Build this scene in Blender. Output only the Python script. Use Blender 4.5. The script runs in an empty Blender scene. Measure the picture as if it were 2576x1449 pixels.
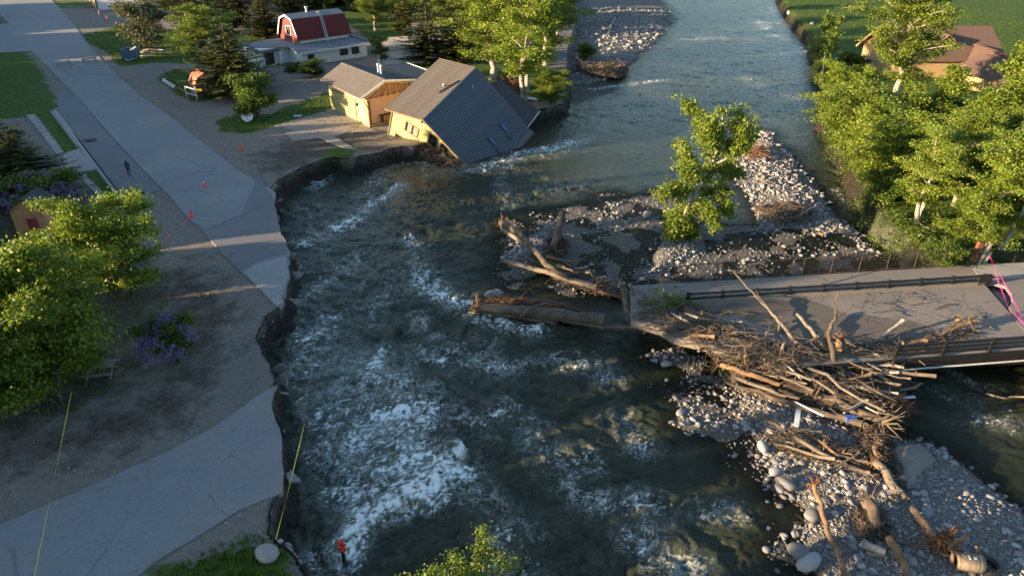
import bpy, math, random
import numpy as np
from mathutils import Vector, Matrix, Euler
SC = bpy.context.scene
COL = SC.collection
R = math.radians
# ---------------------------------------------------------------- camera
CAM_Z = 26.0; PITCH = R(29.0); FPX = 1760.0
cd = bpy.data.cameras.new('camera'); cam = bpy.data.objects.new('camera', cd); COL.objects.link(cam)
cam.location = (0, 0, CAM_Z); cam.rotation_euler = (math.pi/2 - PITCH, 0, 0)
cd.sensor_width = 36; cd.lens = 36*FPX/2576; cd.clip_start = .1; cd.clip_end = 5000
SC.camera = cam
# ---------------------------------------------------------------- sky, sun, exposure
SUN_EL = 9.5; SUN_TRAVEL = 18.0
world = bpy.data.worlds.new('World'); SC.world = world; world.use_nodes = True
wn = world.node_tree.nodes; bg = wn['Background']
sky = wn.new('ShaderNodeTexSky'); sky.sky_type = 'NISHITA'; sky.sun_disc = False
sky.sun_elevation = R(SUN_EL); sky.sun_rotation = R(270 - SUN_TRAVEL); sky.air_density = 1.0; sky.dust_density = .6; sky.ozone_density = 1.7
world.node_tree.links.new(sky.outputs[0], bg.inputs[0]); bg.inputs[1].default_value = .092
sd = bpy.data.lights.new('sun', 'SUN'); sd.energy = 5.0; sd.angle = R(.55); sd.color = (1, .73, .45)
sun = bpy.data.objects.new('sun', sd); COL.objects.link(sun)
tv = Vector((math.cos(R(SUN_TRAVEL))*math.cos(R(SUN_EL)), math.sin(R(SUN_TRAVEL))*math.cos(R(SUN_EL)), -math.sin(R(SUN_EL))))
sun.rotation_euler = tv.to_track_quat('-Z', 'Y').to_euler(); sun.location = (-60, -20, 60)
SC.view_settings.view_transform = 'Standard'; SC.view_settings.look = 'None'; SC.view_settings.gamma = 1
SC.view_settings.exposure = 2.1
SC.cycles.max_bounces = 6; SC.cycles.transparent_max_bounces = 8; SC.cycles.caustics_reflective = False; SC.cycles.caustics_refractive = False
SC.cycles.sample_clamp_indirect = 4
# ---------------------------------------------------------------- helpers
cT, sT = math.cos(PITCH), math.sin(PITCH)
WATER = -1.8
def W(u, v, z=0.0):
    """survey helper: the spot at height z seen at (u, v) of a 2576 x 1449 print of the photograph"""
    dx, dy = (u-1288)/FPX, (724.5-v)/FPX
    t = (z-CAM_Z)/(-sT+cT*dy)
    return (dx*t, (cT+sT*dy)*t, z)
def W2(pts, z=0.0): return np.array([W(a, b, z)[:2] for a, b in pts])
def height_at(x, y, v):
    """height of something standing at (x, y) whose top is seen at row v"""
    dy = (724.5-v)/FPX
    t = y/(cT+sT*dy); return CAM_Z + t*(-sT+cT*dy)
rng = np.random.default_rng(7)
def link(o, parent=None):
    COL.objects.link(o)
    if parent is not None: o.parent = parent
    return o
def mesh(name, V, Fc, mat=None, smooth=False):
    m = bpy.data.meshes.new(name)
    V = np.asarray(V, dtype=np.float32)
    if isinstance(Fc, np.ndarray):
        n, k = Fc.shape
        m.vertices.add(len(V)); m.vertices.foreach_set('co', V.ravel())
        m.loops.add(n*k); m.loops.foreach_set('vertex_index', Fc.astype(np.int32).ravel())
        m.polygons.add(n); m.polygons.foreach_set('loop_start', np.arange(0, n*k, k, dtype=np.int32))
        m.update(calc_edges=True)
    else:
        m.from_pydata([tuple(map(float, p)) for p in V], [], [tuple(f) for f in Fc]); m.update()
    for mm in (mat if isinstance(mat, (list, tuple)) else [mat]):
        if mm: m.materials.append(mm)
    if smooth: m.polygons.foreach_set('use_smooth', np.ones(len(m.polygons), dtype=bool))
    return m
def obj(name, me, parent=None, loc=None, rot=None, scale=None):
    o = bpy.data.objects.new(name, me)
    if loc is not None: o.location = loc
    if rot is not None: o.rotation_euler = rot
    if scale is not None: o.scale = scale if hasattr(scale, '__len__') else (scale,)*3
    return link(o, parent)
def tag(o, label, cat, group=None):
    o['label'] = label; o['category'] = cat
    if group: o['group'] = group
    return o
def thing(name, label, cat, loc=(0, 0, 0), rot=(0, 0, 0), group=None):
    o = bpy.data.objects.new(name, None); o.location = loc; o.rotation_euler = rot; link(o)
    o.empty_display_size = .3
    return tag(o, label, cat, group)
class MB:
    """collects boxes, tubes and faces into one mesh"""
    def __init__(s): s.V = []; s.F = []
    def add(s, V, F):
        b = len(s.V); s.V += [tuple(p) for p in V]; s.F += [tuple(i+b for i in f) for f in F]; return s
    def box(s, x0, x1, y0, y1, z0, z1, M=None):
        P = [(x, y, z) for z in (z0, z1) for x, y in ((x0, y0), (x1, y0), (x1, y1), (x0, y1))]
        if M is not None: P = [tuple(M @ Vector(p)) for p in P]
        return s.add(P, [(3, 2, 1, 0), (4, 5, 6, 7), (0, 1, 5, 4), (1, 2, 6, 5), (2, 3, 7, 6), (3, 0, 4, 7)])
    def beam(s, a, b, w, h=None, up=(0, 0, 1)):
        a, b = Vector(a), Vector(b); d = (b-a); L = d.length; d.normalize(); h = h or w
        u = Vector(up); r = d.cross(u)
        if r.length < 1e-3: r = d.cross(Vector((1, 0, 0)))
        r.normalize(); u = r.cross(d)
        P = [a+r*i*w/2+u*j*h/2 for i, j in ((-1, -1), (1, -1), (1, 1), (-1, 1))]; P += [p+d*L for p in P]
        return s.add(P, [(3, 2, 1, 0), (4, 5, 6, 7), (0, 1, 5, 4), (1, 2, 6, 5), (2, 3, 7, 6), (3, 0, 4, 7)])
    def tube(s, pts, rad, n=8, cap=True):
        V, F = tube(pts, rad, n); s.add(V, [tuple(f) for f in F.tolist()])
        if cap:
            b = len(s.V)-len(V); s.F.append(tuple(range(b+n-1, b-1, -1))); s.F.append(tuple(range(len(s.V)-n, len(s.V))))
        return s
    def prism(s, poly, z0, z1, M=None):
        n = len(poly); P = [(x, y, z0) for x, y in poly]+[(x, y, z1) for x, y in poly]
        if M is not None: P = [tuple(M @ Vector(p)) for p in P]
        return s.add(P, [tuple(range(n-1, -1, -1)), tuple(range(n, 2*n))]+[(i, (i+1) % n, (i+1) % n+n, i+n) for i in range(n)])
    def build(s, name, mat, parent=None, smooth=False, loc=None, rot=None):
        me = mesh(name, s.V, s.F, mat, smooth); return obj(name, me, parent, loc, rot)
def tube(pts, rad, n=8):
    P = np.asarray(pts, float); k = len(P); r = np.broadcast_to(np.asarray(rad, float), (k,))
    T = np.gradient(P, axis=0); T /= np.linalg.norm(T, axis=1)[:, None]+1e-9
    ref = np.array([0, 0, 1.]) if abs(T[:, 2]).mean() < .8 else np.array([1., 0, 0])
    A = np.cross(T, ref); A /= np.linalg.norm(A, axis=1)[:, None]+1e-9; B = np.cross(A, T)
    th = np.linspace(0, 2*np.pi, n, endpoint=False)
    V = P[:, None]+(A[:, None]*np.cos(th)[None, :, None]+B[:, None]*np.sin(th)[None, :, None])*r[:, None, None]
    i = np.arange(k-1)[:, None]*n; j = np.arange(n)[None]; j2 = (j+1) % n
    F = np.stack([i+j, i+n+j, i+n+j2, i+j2], -1).reshape(-1, 4)
    return V.reshape(-1, 3), F
class NP:
    """numpy mesh collector for quads or triangles"""
    def __init__(s): s.V = []; s.F = []; s.n = 0
    def add(s, V, F): s.V.append(V); s.F.append(F+s.n); s.n += len(V); return s
    def mesh(s, name, mat, smooth=False): return mesh(name, np.concatenate(s.V), np.concatenate(s.F), mat, smooth)
# --- numpy noise
def _h(ix, iy, seed):
    n = (ix*374761393+iy*668265263+seed*1442695041).astype(np.int64) & 0xffffffff
    n = ((n ^ (n >> 13))*1274126177) & 0xffffffff
    return ((n ^ (n >> 16)) & 0xffffff)/float(0xffffff)
def vnoise(x, y, seed=0):
    ix, iy = np.floor(x).astype(np.int64), np.floor(y).astype(np.int64); fx, fy = x-ix, y-iy
    sx, sy = fx*fx*fx*(fx*(fx*6-15)+10), fy*fy*fy*(fy*(fy*6-15)+10)
    def g(i, j, dx, dy):
        a = _h(ix+i, iy+j, seed)*2*np.pi; return np.cos(a)*dx+np.sin(a)*dy
    a, b = g(0, 0, fx, fy), g(1, 0, fx-1, fy); c, d = g(0, 1, fx, fy-1), g(1, 1, fx-1, fy-1)
    return ((a*(1-sx)+b*sx)*(1-sy)+(c*(1-sx)+d*sx)*sy)*1.5
def fbm(x, y, oct=4, seed=0, gain=.5):
    s = 0; a = 1; t = 0
    for o in range(oct):
        s = s+a*vnoise(x*2**o+o*17.3, y*2**o-o*9.1, seed+o); t += a; a *= gain
    return s/t
def ridged(x, y, oct=4, seed=0, gain=.55):
    s = 0; a = 1; t = 0
    for o in range(oct):
        s = s+a*(1-np.abs(vnoise(x*2**o+o*5.3, y*2**o+o*3.1, seed+o))*1.9); t += a; a *= gain
    return s/t
def sstep(a, b, x):
    t = np.clip((x-a)/(b-a), 0, 1); return t*t*(3-2*t)
def sdf(X, Y, poly):
    """signed distance to a polygon, positive inside"""
    P = np.asarray(poly, float); n = len(P); d = np.full(X.shape, 1e18); ins = np.zeros(X.shape, bool)
    for i in range(n):
        ax, ay = P[i]; bx, by = P[(i+1) % n]; ex, ey = bx-ax, by-ay; wx, wy = X-ax, Y-ay
        t = np.clip((wx*ex+wy*ey)/(ex*ex+ey*ey+1e-12), 0, 1)
        d = np.minimum(d, (wx-ex*t)**2+(wy-ey*t)**2)
        c = ((ay <= Y) & (by > Y)) | ((by <= Y) & (ay > Y))
        with np.errstate(divide='ignore', invalid='ignore'): xi = ax+(Y-ay)/(by-ay if by != ay else 1e-9)*ex
        ins ^= c & (X < xi)
    d = np.sqrt(d); return np.where(ins, d, -d)
def ldist(X, Y, pl):
    P = np.asarray(pl, float); d = np.full(X.shape, 1e18)
    for i in range(len(P)-1):
        ax, ay = P[i]; bx, by = P[i+1]; ex, ey = bx-ax, by-ay
        t = np.clip(((X-ax)*ex+(Y-ay)*ey)/(ex*ex+ey*ey+1e-12), 0, 1)
        d = np.minimum(d, (X-ax-ex*t)**2+(Y-ay-ey*t)**2)
    return np.sqrt(d)
def jitter(pts, step, amp, seed, closed=False):
    """subdivide a polyline and roughen it"""
    r = np.random.default_rng(seed); out = []; P = [np.array(p, float) for p in pts]
    n = len(P) if closed else len(P)-1
    for i in range(n):
        a, b = P[i], P[(i+1) % len(P)]; L = np.linalg.norm(b-a); k = max(1, int(L/step))
        nr = np.array([-(b-a)[1], (b-a)[0]])/(L+1e-9)
        for j in range(k):
            out.append(a+(b-a)*j/k+nr*r.normal(0, amp)*(0 if j == 0 else 1))
    if not closed: out.append(P[-1])
    return np.array(out)
# ---------------------------------------------------------------- materials
class Mt:
    def __init__(s, name):
        s.m = bpy.data.materials.new(name); s.m.use_nodes = True; s.t = s.m.node_tree; s.n = s.t.nodes
        s.p = s.n['Principled BSDF']; s.out = s.n['Material Output']
    def N(s, typ, **kw):
        nd = s.n.new(typ)
        for k, v in kw.items():
            if k.startswith('_'): setattr(nd, k[1:], v)
        for k, v in kw.items():
            if not k.startswith('_'):
                key = int(k[1:]) if k[0] == 'i' and k[1:].isdigit() else k.replace('__', ' ')
                s.put(nd.inputs[key], v)
        return nd
    def put(s, sock, v):
        if isinstance(v, bpy.types.NodeSocket): s.t.links.new(v, sock)
        elif isinstance(v, bpy.types.Node): s.t.links.new(v.outputs[0], sock)
        else:
            if hasattr(sock.default_value, '__len__') and len(sock.default_value) == 4 and len(v) == 3: v = (*v, 1)
            sock.default_value = v
    def coord(s, kind='Object', scale=(1, 1, 1), rot=(0, 0, 0)):
        tc = s.N('ShaderNodeTexCoord'); mp = s.N('ShaderNodeMapping', Vector=tc.outputs[kind], Scale=scale, Rotation=rot); return mp.outputs[0]
    def geo(s): return s.N('ShaderNodeNewGeometry').outputs['Position']
    def noise(s, vec, scale=5, detail=4, rough=.55, dist=0):
        return s.N('ShaderNodeTexNoise', Vector=vec, Scale=scale, Detail=detail, Roughness=rough, Distortion=dist).outputs[0]
    def vor(s, vec, scale=5, feature='F1', out=0, rnd=1):
        return s.N('ShaderNodeTexVoronoi', _feature=feature, Vector=vec, Scale=scale, Randomness=rnd).outputs[out]
    def ramp(s, fac, stops, interp='LINEAR'):
        nd = s.N('ShaderNodeValToRGB', Fac=fac); cr = nd.color_ramp; cr.interpolation = interp
        while len(cr.elements) > 1: cr.elements.remove(cr.elements[-1])
        for i, (p, c) in enumerate(stops):
            e = cr.elements[0] if i == 0 else cr.elements.new(p)
            e.position = p; e.color = (*c, 1) if hasattr(c, '__len__') else (c, c, c, 1)
        return nd.outputs[0]
    def mix(s, f, a, b, blend='MIX'):
        nd = s.N('ShaderNodeMix', _data_type='RGBA', _blend_type=blend)
        s.put(nd.inputs[0], f); s.put(nd.inputs[6], a); s.put(nd.inputs[7], b); return nd.outputs[2]
    def math(s, op, a, b=0, c=0, clamp=False):
        nd = s.N('ShaderNodeMath', _operation=op, _use_clamp=clamp); s.put(nd.inputs[0], a); s.put(nd.inputs[1], b); s.put(nd.inputs[2], c); return nd.outputs[0]
    def attr(s, name, out=2): return s.N('ShaderNodeAttribute', _attribute_name=name).outputs[out]
    def bump(s, h, strength=.5, dist=.05): return s.N('ShaderNodeBump', Height=h, Strength=strength, Distance=dist).outputs[0]
    def set(s, **kw):
        for k, v in kw.items(): s.put(s.p.inputs[k.replace('__', ' ')], v)
        return s
def simple(name, c, rough=.7, var=.25, scale=3.0, metal=0, bump=0, bscale=20, spec=.4):
    """paint, wood or metal with mottled wear"""
    m = Mt(name); v = m.coord('Object'); n = m.noise(v, scale, 6, .65)
    lo = tuple(max(0, x*(1-var)) for x in c); hi = tuple(min(1, x*(1+var)) for x in c)
    m.set(Base__Color=m.ramp(n, [(.3, lo), (.7, hi)]), Roughness=rough, Metallic=metal)
    m.p.inputs['Specular IOR Level'].default_value = spec
    if bump: m.set(Normal=m.bump(m.noise(v, bscale, 4), bump, .02))
    return m.m
def set_attr(me, name, arr):
    a = me.attributes.new(name, 'FLOAT', 'POINT'); a.data.foreach_set('value', np.ascontiguousarray(arr, dtype=np.float32).ravel())
# ================================================================ LAND AND RIVER
LEFT_EDGE = [(1500,-40),(1440,0),(1450,60),(1430,130),(1428,200),(1420,262),(1355,276),(1290,290),(1200,310),(1120,345),(1050,366),(985,372),(955,384),(925,390),(890,398),(860,398),(832,396),(800,405),(760,420),(735,435),(700,452),(686,470),(690,500),(685,512),(672,530),(668,542),(685,556),(692,570),(697,590),(712,602),(718,622),(728,640),(722,665),(724,700),(716,728),(706,752),(712,762),(700,775),(684,785),(668,795),(662,815),(652,835),(652,858),(660,872),(664,890),(676,905),(684,930),(694,945),(692,970),(684,985),(678,1010),(684,1040),(690,1062),(704,1100),(703,1150),(708,1180),(706,1215),(706,1240),(684,1262),(680,1300),(678,1340),(695,1362),(720,1375),(745,1400),(775,1449),(815,1520),(830,1600),(850,1800)]
RIGHT_EDGE = [(1940,-60),(1965,0),(1975,20),(2010,60),(2040,95),(2045,120),(2060,185),(2075,215),(2070,240),(2080,300),(2100,350),(2130,400),(2160,470),(2200,520),(2240,570),(2290,620),(2330,650),(2380,672),(2440,690),(2492,706),(2540,722),(2560,752),(2566,800),(2610,850),(2700,960),(2860,1200)]
LE = W2(LEFT_EDGE); RE = W2(RIGHT_EDGE, .2)
LEj = jitter(LE, .55, .13, 3)
BANK_SOFT = jitter(RE, 1.5, .35, 4)
up_l = [(12, 420), (30, 900)]; up_r = [(150, 900), (108, 420)]
RIVER = np.array(list(LEj[::-1])+up_l+up_r+list(BANK_SOFT)+[(46, -30), (-8, -30)])
def bar(px, z, seed, amp=.5): return jitter(W2(px, z), 1.2, amp, seed, True)
BARS = [  # outline, peak height above the water, slope, sand share
 (bar([(1440,-30),(1660,-30),(1668,0),(1700,45),(1665,95),(1600,150),(1575,185),(1510,208),(1440,215),(1400,200),(1415,60)], -1.7, 11), .9, .09, .45),
 (bar([(1905,332),(1935,322),(1975,360),(2010,400),(2040,440),(2080,490),(2110,530),(2150,570),(2200,610),(2235,640),(2180,635),(2120,590),(2060,585),(1990,575),(1935,585),(1890,575),(1900,545),(1885,510),(1862,480),(1850,455),(1838,425),(1852,385)], -1.6, 12, .35), .7, .12, .0),
 (bar([(1665,590),(1700,570),(1745,578),(1778,600),(1785,622),(1760,645),(1700,668),(1650,690),(1610,695),(1635,655),(1650,620)], -1.6, 13, .2), .75, .22, .1),
 (bar([(1340,575),(1385,540),(1402,560),(1398,600),(1378,650),(1345,668),(1290,655),(1262,640),(1285,612)], -1.7, 14, .25), .4, .12, .0),
 (bar([(1515,505),(1552,500),(1562,540),(1545,580),(1512,612),(1500,580),(1512,545)], -1.7, 15, .2), .22, .1, .0),
 (bar([(1835,1010),(1862,1050),(1905,1095),(1880,1150),(1930,1195),(1960,1240),(2000,1285),(1992,1340),(2020,1400),(2030,1449),(2060,1560),(2760,1600),(2700,1330),(2576,1262),(2480,1190),(2400,1130),(2330,1098),(2262,1085),(2200,1040),(2100,985),(1950,950),(1860,960)], -1.6, 16, .35), .85, .11, .12),
]
SHALLOW = [  # outline, bed depth below the water
 (bar([(1250,560),(1380,520),(1560,478),(1700,490),(1780,560),(1960,570),(2120,600),(2240,650),(2300,700),(2000,760),(1620,760),(1480,760),(1300,740),(1230,690)], -1.8, 21, .8), .0),
 (bar([(1610,850),(1700,860),(1850,940),(2000,1000),(2000,1250),(2050,1449),(1960,1449),(1930,1300),(1850,1200),(1740,1100),(1660,1000)], -1.8, 22, .8), -.01),
 (bar([(1440,200),(1500,215),(1560,205),(1540,235),(1450,262),(1425,255)], -1.8, 23, .5), .12),
]
def terrain(X, Y):
    """height of the solid ground plus cover masks"""
    dr = sdf(X, Y, RIVER); n1 = fbm(X*.12, Y*.12, 4, 5); n2 = fbm(X*.9, Y*.9, 3, 8)
    far = sstep(60, 400, X)+sstep(-60, -400, X)
    land = np.where(X > 12+.1*Y, .2, 0)+.03*n2*sstep(-.5, -3, dr)+.12*n1*sstep(-8, -22, dr)
    # right bank slopes, left bank is a fresh vertical cut
    ld, rd = ldist(X, Y, LEj), ldist(X, Y, RE)
    cut = sstep(-.05, .45, dr)
    soft = sstep(-.55, .75, dr+.5*n1)
    isr = rd < ld
    bed = -2.75-.25*n1
    k = np.where(isr, soft, cut)
    z = land*(1-k)+bed*k
    cob = np.zeros(X.shape); sand = np.zeros(X.shape)
    for P, dep in SHALLOW:
        s = sdf(X, Y, P); w = sstep(-2.2, .8, s)*(dr > 0)
        zb = WATER-dep+.17*fbm(X*.28, Y*.28, 4, 31)
        z = np.where(dr > 0, z*(1-w)+np.maximum(z, zb)*w, z); cob = np.maximum(cob, w*.8)
    for P, hi, sl, sd_ in BARS:
        s = sdf(X, Y, P); h = WATER-.12+np.minimum(hi*(1-np.exp(-np.maximum(s, 0)*sl/hi*2.2)), hi)+.09*fbm(X*.5, Y*.5, 3, 41)
        w = sstep(-2.2, .3, s)
        zz = WATER-.75*(1-w)+(h-WATER)*w
        z = np.where((s > -2.2) & (dr > -.3), np.maximum(z, zz), z)
        cob = np.maximum(cob, w); sand = np.maximum(sand, w*sd_)
    return z, dr, cob, sand, isr
# cover polygons, surveyed on the print
LAWNS = [W2(p) for p in [
 [(-60,120),(60,126),(92,150),(128,205),(146,262),(150,284),(120,290),(60,296),(-80,310)],
 [(93,288),(130,281),(197,372),(160,388)], [(200,434),(246,427),(297,500),(262,508),(228,472)],
 [(-60,40),(0,44),(20,62),(0,80),(-60,85)],
 [(205,90),(300,65),(370,60),(470,90),(440,150),(380,160),(300,168),(262,130),(222,110)],
 [(390,195),(450,170),(540,215),(575,240),(500,262),(440,240)],
 [(545,305),(600,285),(680,290),(720,270),(830,232),(850,262),(800,300),(690,318),(640,335),(560,335)],
 [(660,20),(1500,20),(1420,150),(1400,262),(1200,235),(1050,180),(920,100),(820,15)],
 [(700,-60),(1500,-60),(1500,30),(690,30)],
 [(860,315),(905,312),(920,330),(885,338)],
 [(380,100),(470,60),(560,70),(700,110),(660,150),(640,250),(600,250),(560,215),(480,160),(400,160)],
 [(830,372),(890,360),(900,392),(850,402),(800,405)],
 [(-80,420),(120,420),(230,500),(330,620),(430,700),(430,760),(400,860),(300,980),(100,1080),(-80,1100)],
 [(380,1449),(520,1385),(620,1350),(680,1345),(720,1372),(800,1500),(300,1700)],
]]
DIRT_SHADE = [W2(p) for p in [
 [(-80,420),(120,420),(230,500),(330,620),(430,700),(440,760),(410,860),(310,980),(100,1080),(-80,1100)],  # left trees: soil colour laid here to paint in their deep shade
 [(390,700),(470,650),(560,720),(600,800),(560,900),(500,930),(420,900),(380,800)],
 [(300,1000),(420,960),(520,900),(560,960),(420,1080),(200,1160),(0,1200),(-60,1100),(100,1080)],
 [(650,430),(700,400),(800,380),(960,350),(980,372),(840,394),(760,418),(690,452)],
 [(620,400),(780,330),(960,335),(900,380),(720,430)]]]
NB = [(-100, 1.0)]
def axis(a, f0, f1, b, st, g):
    xs = list(np.arange(f0, f1, st)); x, s = f0, st
    L = []
    while x > a: s *= g; x -= s; L.append(x)
    x, s = xs[-1], st; Rr = []
    while x < b: s *= g; x += s; Rr.append(x)
    return np.array(L[::-1]+xs+Rr)
xs = axis(-1500, -48, 52, 1500, .26, 1.045); ys = []
y = 12.0
while y < 2500: ys.append(y); y += max(.24, .0042*y) if y < 240 else (y-240)*.06+1.2
ys = np.array([-300, -60, 0, 8]+ys); X, Y = np.meshgrid(xs, ys)
Z, DR, COB, SAND, ISR = terrain(X, Y)
# low hills beyond the valley so that the ground carries on
Z = Z+sstep(350, 1500, np.hypot(X, np.maximum(Y-150, 0)))*90*(.6+.8*(fbm(X*.002, Y*.002, 4, 77)+.5))
nx, ny = len(xs), len(ys)
gi = (np.arange(ny-1)[:, None]*nx+np.arange(nx-1)[None]).reshape(-1)
GF = np.stack([gi, gi+1, gi+nx+1, gi+nx], 1)
lawn = np.zeros(X.shape)
wob = fbm(X*.6, Y*.6, 4, 90)
for k, p in enumerate(LAWNS):
    crisp = k in (1, 2)
    d = sdf(X, Y, p); lawn = np.maximum(lawn, sstep(-.03, .05, d) if crisp else sstep(-.8, .9, d+wob*1.6)*(.75 if k in (5,) else .36 if k == 12 else .8 if k in (0, 13) else 1))  # grass thinned upper left and under left trees to paint in deep shade
lawn = np.maximum(lawn, np.where((X > 12+.1*Y) & (DR < .6) | (np.abs(X) > 150) | (Y > 225), 1, 0))
lawn = np.maximum(lawn, np.where((Y > 205) & (X < -2), .9, 0)*sstep(-.2, .3, wob+.2))
dirt = np.zeros(X.shape)  # real dirt plus the shade painted under the left trees
for p in DIRT_SHADE: dirt = np.maximum(dirt, sstep(-3.0, 3.0, sdf(X, Y, p)+wob*4)*.85)
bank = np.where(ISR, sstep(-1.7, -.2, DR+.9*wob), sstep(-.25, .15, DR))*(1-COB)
mg = Mt('ground_cover'); P = mg.geo()
big, mid, fine = mg.noise(P, .35, 5), mg.noise(P, 2.2, 6, .62), mg.noise(P, 16, 5, .7)
gravel = mg.mix(mg.ramp(mg.noise(P, 28, 3, .8), [(.42, 0), (.62, 1)]), (.10, .09, .078), (.36, .32, .27))
gravel = mg.mix(mg.ramp(mid, [(.35, 0), (.65, .8)]), gravel, (.15, .13, .112))
grass = mg.ramp(mid, [(.3, (.022, .044, .008)), (.5, (.060, .112, .015)), (.72, (.13, .20, .026))])
grass = mg.mix(mg.ramp(fine, [(.35, 0), (.7, .75)]), grass, (.02, .038, .008))
grass = mg.mix(mg.ramp(big, [(.5, 0), (.75, .45)]), grass, (.13, .13, .04))
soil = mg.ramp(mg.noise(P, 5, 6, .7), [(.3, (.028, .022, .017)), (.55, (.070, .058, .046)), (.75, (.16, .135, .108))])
cob = mg.mix(mg.ramp(mg.vor(P, 7, 'F1', 0), [(.1, 0), (.5, 1)]), (.32, .31, .295), (.07, .067, .06))
cob = mg.mix(.55, cob, mg.N('ShaderNodeTexVoronoi', Vector=P, Scale=7).outputs[1], 'MULTIPLY')
cob = mg.mix(.5, cob, mg.ramp(fine, [(.35, (.08, .075, .068)), (.65, (.34, .33, .31))]))
sandc = mg.ramp(mid, [(.3, (.17, .15, .12)), (.7, (.25, .225, .185))])
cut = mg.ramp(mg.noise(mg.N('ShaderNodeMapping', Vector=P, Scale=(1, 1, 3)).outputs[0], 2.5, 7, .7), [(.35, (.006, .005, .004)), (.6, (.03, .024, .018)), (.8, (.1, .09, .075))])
thr = lambda a, lo=.35, hi=.65: mg.ramp(mg.math('ADD', a, mg.math('MULTIPLY', mg.math('SUBTRACT', mid, .5), .9)), [(lo, 0), (hi, 1)])
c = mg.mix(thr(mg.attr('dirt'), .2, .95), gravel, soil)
c = mg.mix(thr(mg.attr('lawn')), c, grass)
c = mg.mix(mg.attr('cobble'), c, cob)
c = mg.mix(thr(mg.attr('sand'), .45, .6), c, sandc)
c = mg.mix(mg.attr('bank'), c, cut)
wet = mg.attr('wet')
c = mg.mix(wet, c, (.72, .69, .62), 'MULTIPLY')
mg.set(Base__Color=c, Roughness=mg.ramp(wet, [(0, .95), (1, .45)]), Normal=mg.bump(mg.math('ADD', mg.noise(P, 9, 6, .75), mg.math('MULTIPLY', mg.vor(P, 7), mg.attr('cobble'))), .8, .09))
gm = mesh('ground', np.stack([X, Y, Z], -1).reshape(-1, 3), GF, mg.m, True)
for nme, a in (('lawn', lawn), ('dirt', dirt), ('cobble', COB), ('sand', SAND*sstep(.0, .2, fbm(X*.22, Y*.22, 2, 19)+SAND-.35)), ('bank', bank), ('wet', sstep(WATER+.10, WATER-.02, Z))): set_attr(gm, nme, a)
mg.p.inputs['Specular IOR Level'].default_value = .15
ground = obj('ground', gm); ground['kind'] = 'structure'
def gz(x, y): return float(terrain(np.array([[x]]), np.array([[y]]))[0][0, 0])
# ---------------------------------------------------------------- the fresh cut in the left bank: ragged earth face with stones
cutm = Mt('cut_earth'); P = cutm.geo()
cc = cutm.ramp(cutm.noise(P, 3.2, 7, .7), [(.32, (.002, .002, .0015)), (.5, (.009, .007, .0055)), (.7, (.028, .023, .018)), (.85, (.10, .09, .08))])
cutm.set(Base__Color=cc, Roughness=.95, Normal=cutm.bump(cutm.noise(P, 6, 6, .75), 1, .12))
B = jitter(LEj, .3, .05, 6); k = len(B); Tn = np.gradient(B, axis=0); Tn /= np.linalg.norm(Tn, axis=1)[:, None]; Nn = np.stack([Tn[:, 1], -Tn[:, 0]], 1)
# river side normal
tst = sdf(B[:, 0]+Nn[:, 0]*.5, B[:, 1]+Nn[:, 1]*.5, RIVER); Nn[tst < 0] *= -1
lv = [(-.01, .02), (-.12, -.12), (-.5, -.25), (-.9, .02), (-1.4, .25), (-1.75, .55), (-2.5, 1.1)]
arc = np.arange(k)*.3; rows = []
for i, (zz, off) in enumerate(lv):
    o = off+.55*fbm(arc*.9+i*.6, np.full(k, i*.8), 4, 52)*(0 if i == 0 else 1)
    rows.append(np.concatenate([B+Nn*o[:, None], np.full((k, 1), zz)+(0 if i == 0 else .08*rng.normal(size=(k, 1)))], 1))
V = np.concatenate(rows); q = (np.arange(len(lv)-1)[:, None]*k+np.arange(k-1)[None]).reshape(-1)
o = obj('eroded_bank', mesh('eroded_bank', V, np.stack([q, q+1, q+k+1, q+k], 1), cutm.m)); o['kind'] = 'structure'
# ---------------------------------------------------------------- roads and slabs (thin sheets with real thickness)
def sheet_mat(name, lo, hi, spk=.5, rough=.9, sc=.5):
    m = Mt(name); P = m.geo(); b = m.noise(P, sc, 6, .6); f = m.noise(P, 45, 3, .8); s2 = m.noise(P, 4.5, 5, .7)
    c = m.mix(b, lo, hi); c = m.mix(m.ramp(f, [(.35, 0), (.7, spk)]), c, tuple(x*1.75 for x in hi))
    c = m.mix(m.ramp(s2, [(.5, 0), (.75, .45)]), c, tuple(x*.5 for x in lo))
    wv = m.N('ShaderNodeVectorMath', _operation='ADD', i0=P, i1=m.N('ShaderNodeTexNoise', Vector=P, Scale=.5, Detail=5).outputs[1]).outputs[0]
    crk = m.ramp(m.N('ShaderNodeTexVoronoi', _feature='DISTANCE_TO_EDGE', Vector=wv, Scale=.16).outputs[0], [(.002, 1), (.010, 0)])
    c = m.mix(m.math('MULTIPLY', crk, m.ramp(m.noise(P, .22, 3), [(.45, 0), (.6, .75)])), c, tuple(x*.35 for x in lo))
    c = m.mix(m.ramp(m.noise(P, .11, 5, .65), [(.5, 0), (.66, .5)]), c, tuple(min(1, x*f_) for x, f_ in zip(hi, (1.35, 1.25, 1.08))))
    m.set(Base__Color=c, Roughness=rough, Normal=m.bump(f, .5, .012)); return m.m
ASPH = sheet_mat('worn_asphalt', (.135, .137, .142), (.185, .185, .186), .4)
SHOULDER = sheet_mat('gravel_shoulder', (.082, .080, .078), (.135, .128, .12), .85, sc=.9)
LANE = sheet_mat('patched_lane', (.105, .108, .116), (.135, .138, .145), .3)
CONC = sheet_mat('pale_concrete', (.20, .195, .185), (.27, .262, .25), .3)
DUST = sheet_mat('dusty_concrete', (.165, .145, .125), (.25, .215, .18), .4)
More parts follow.
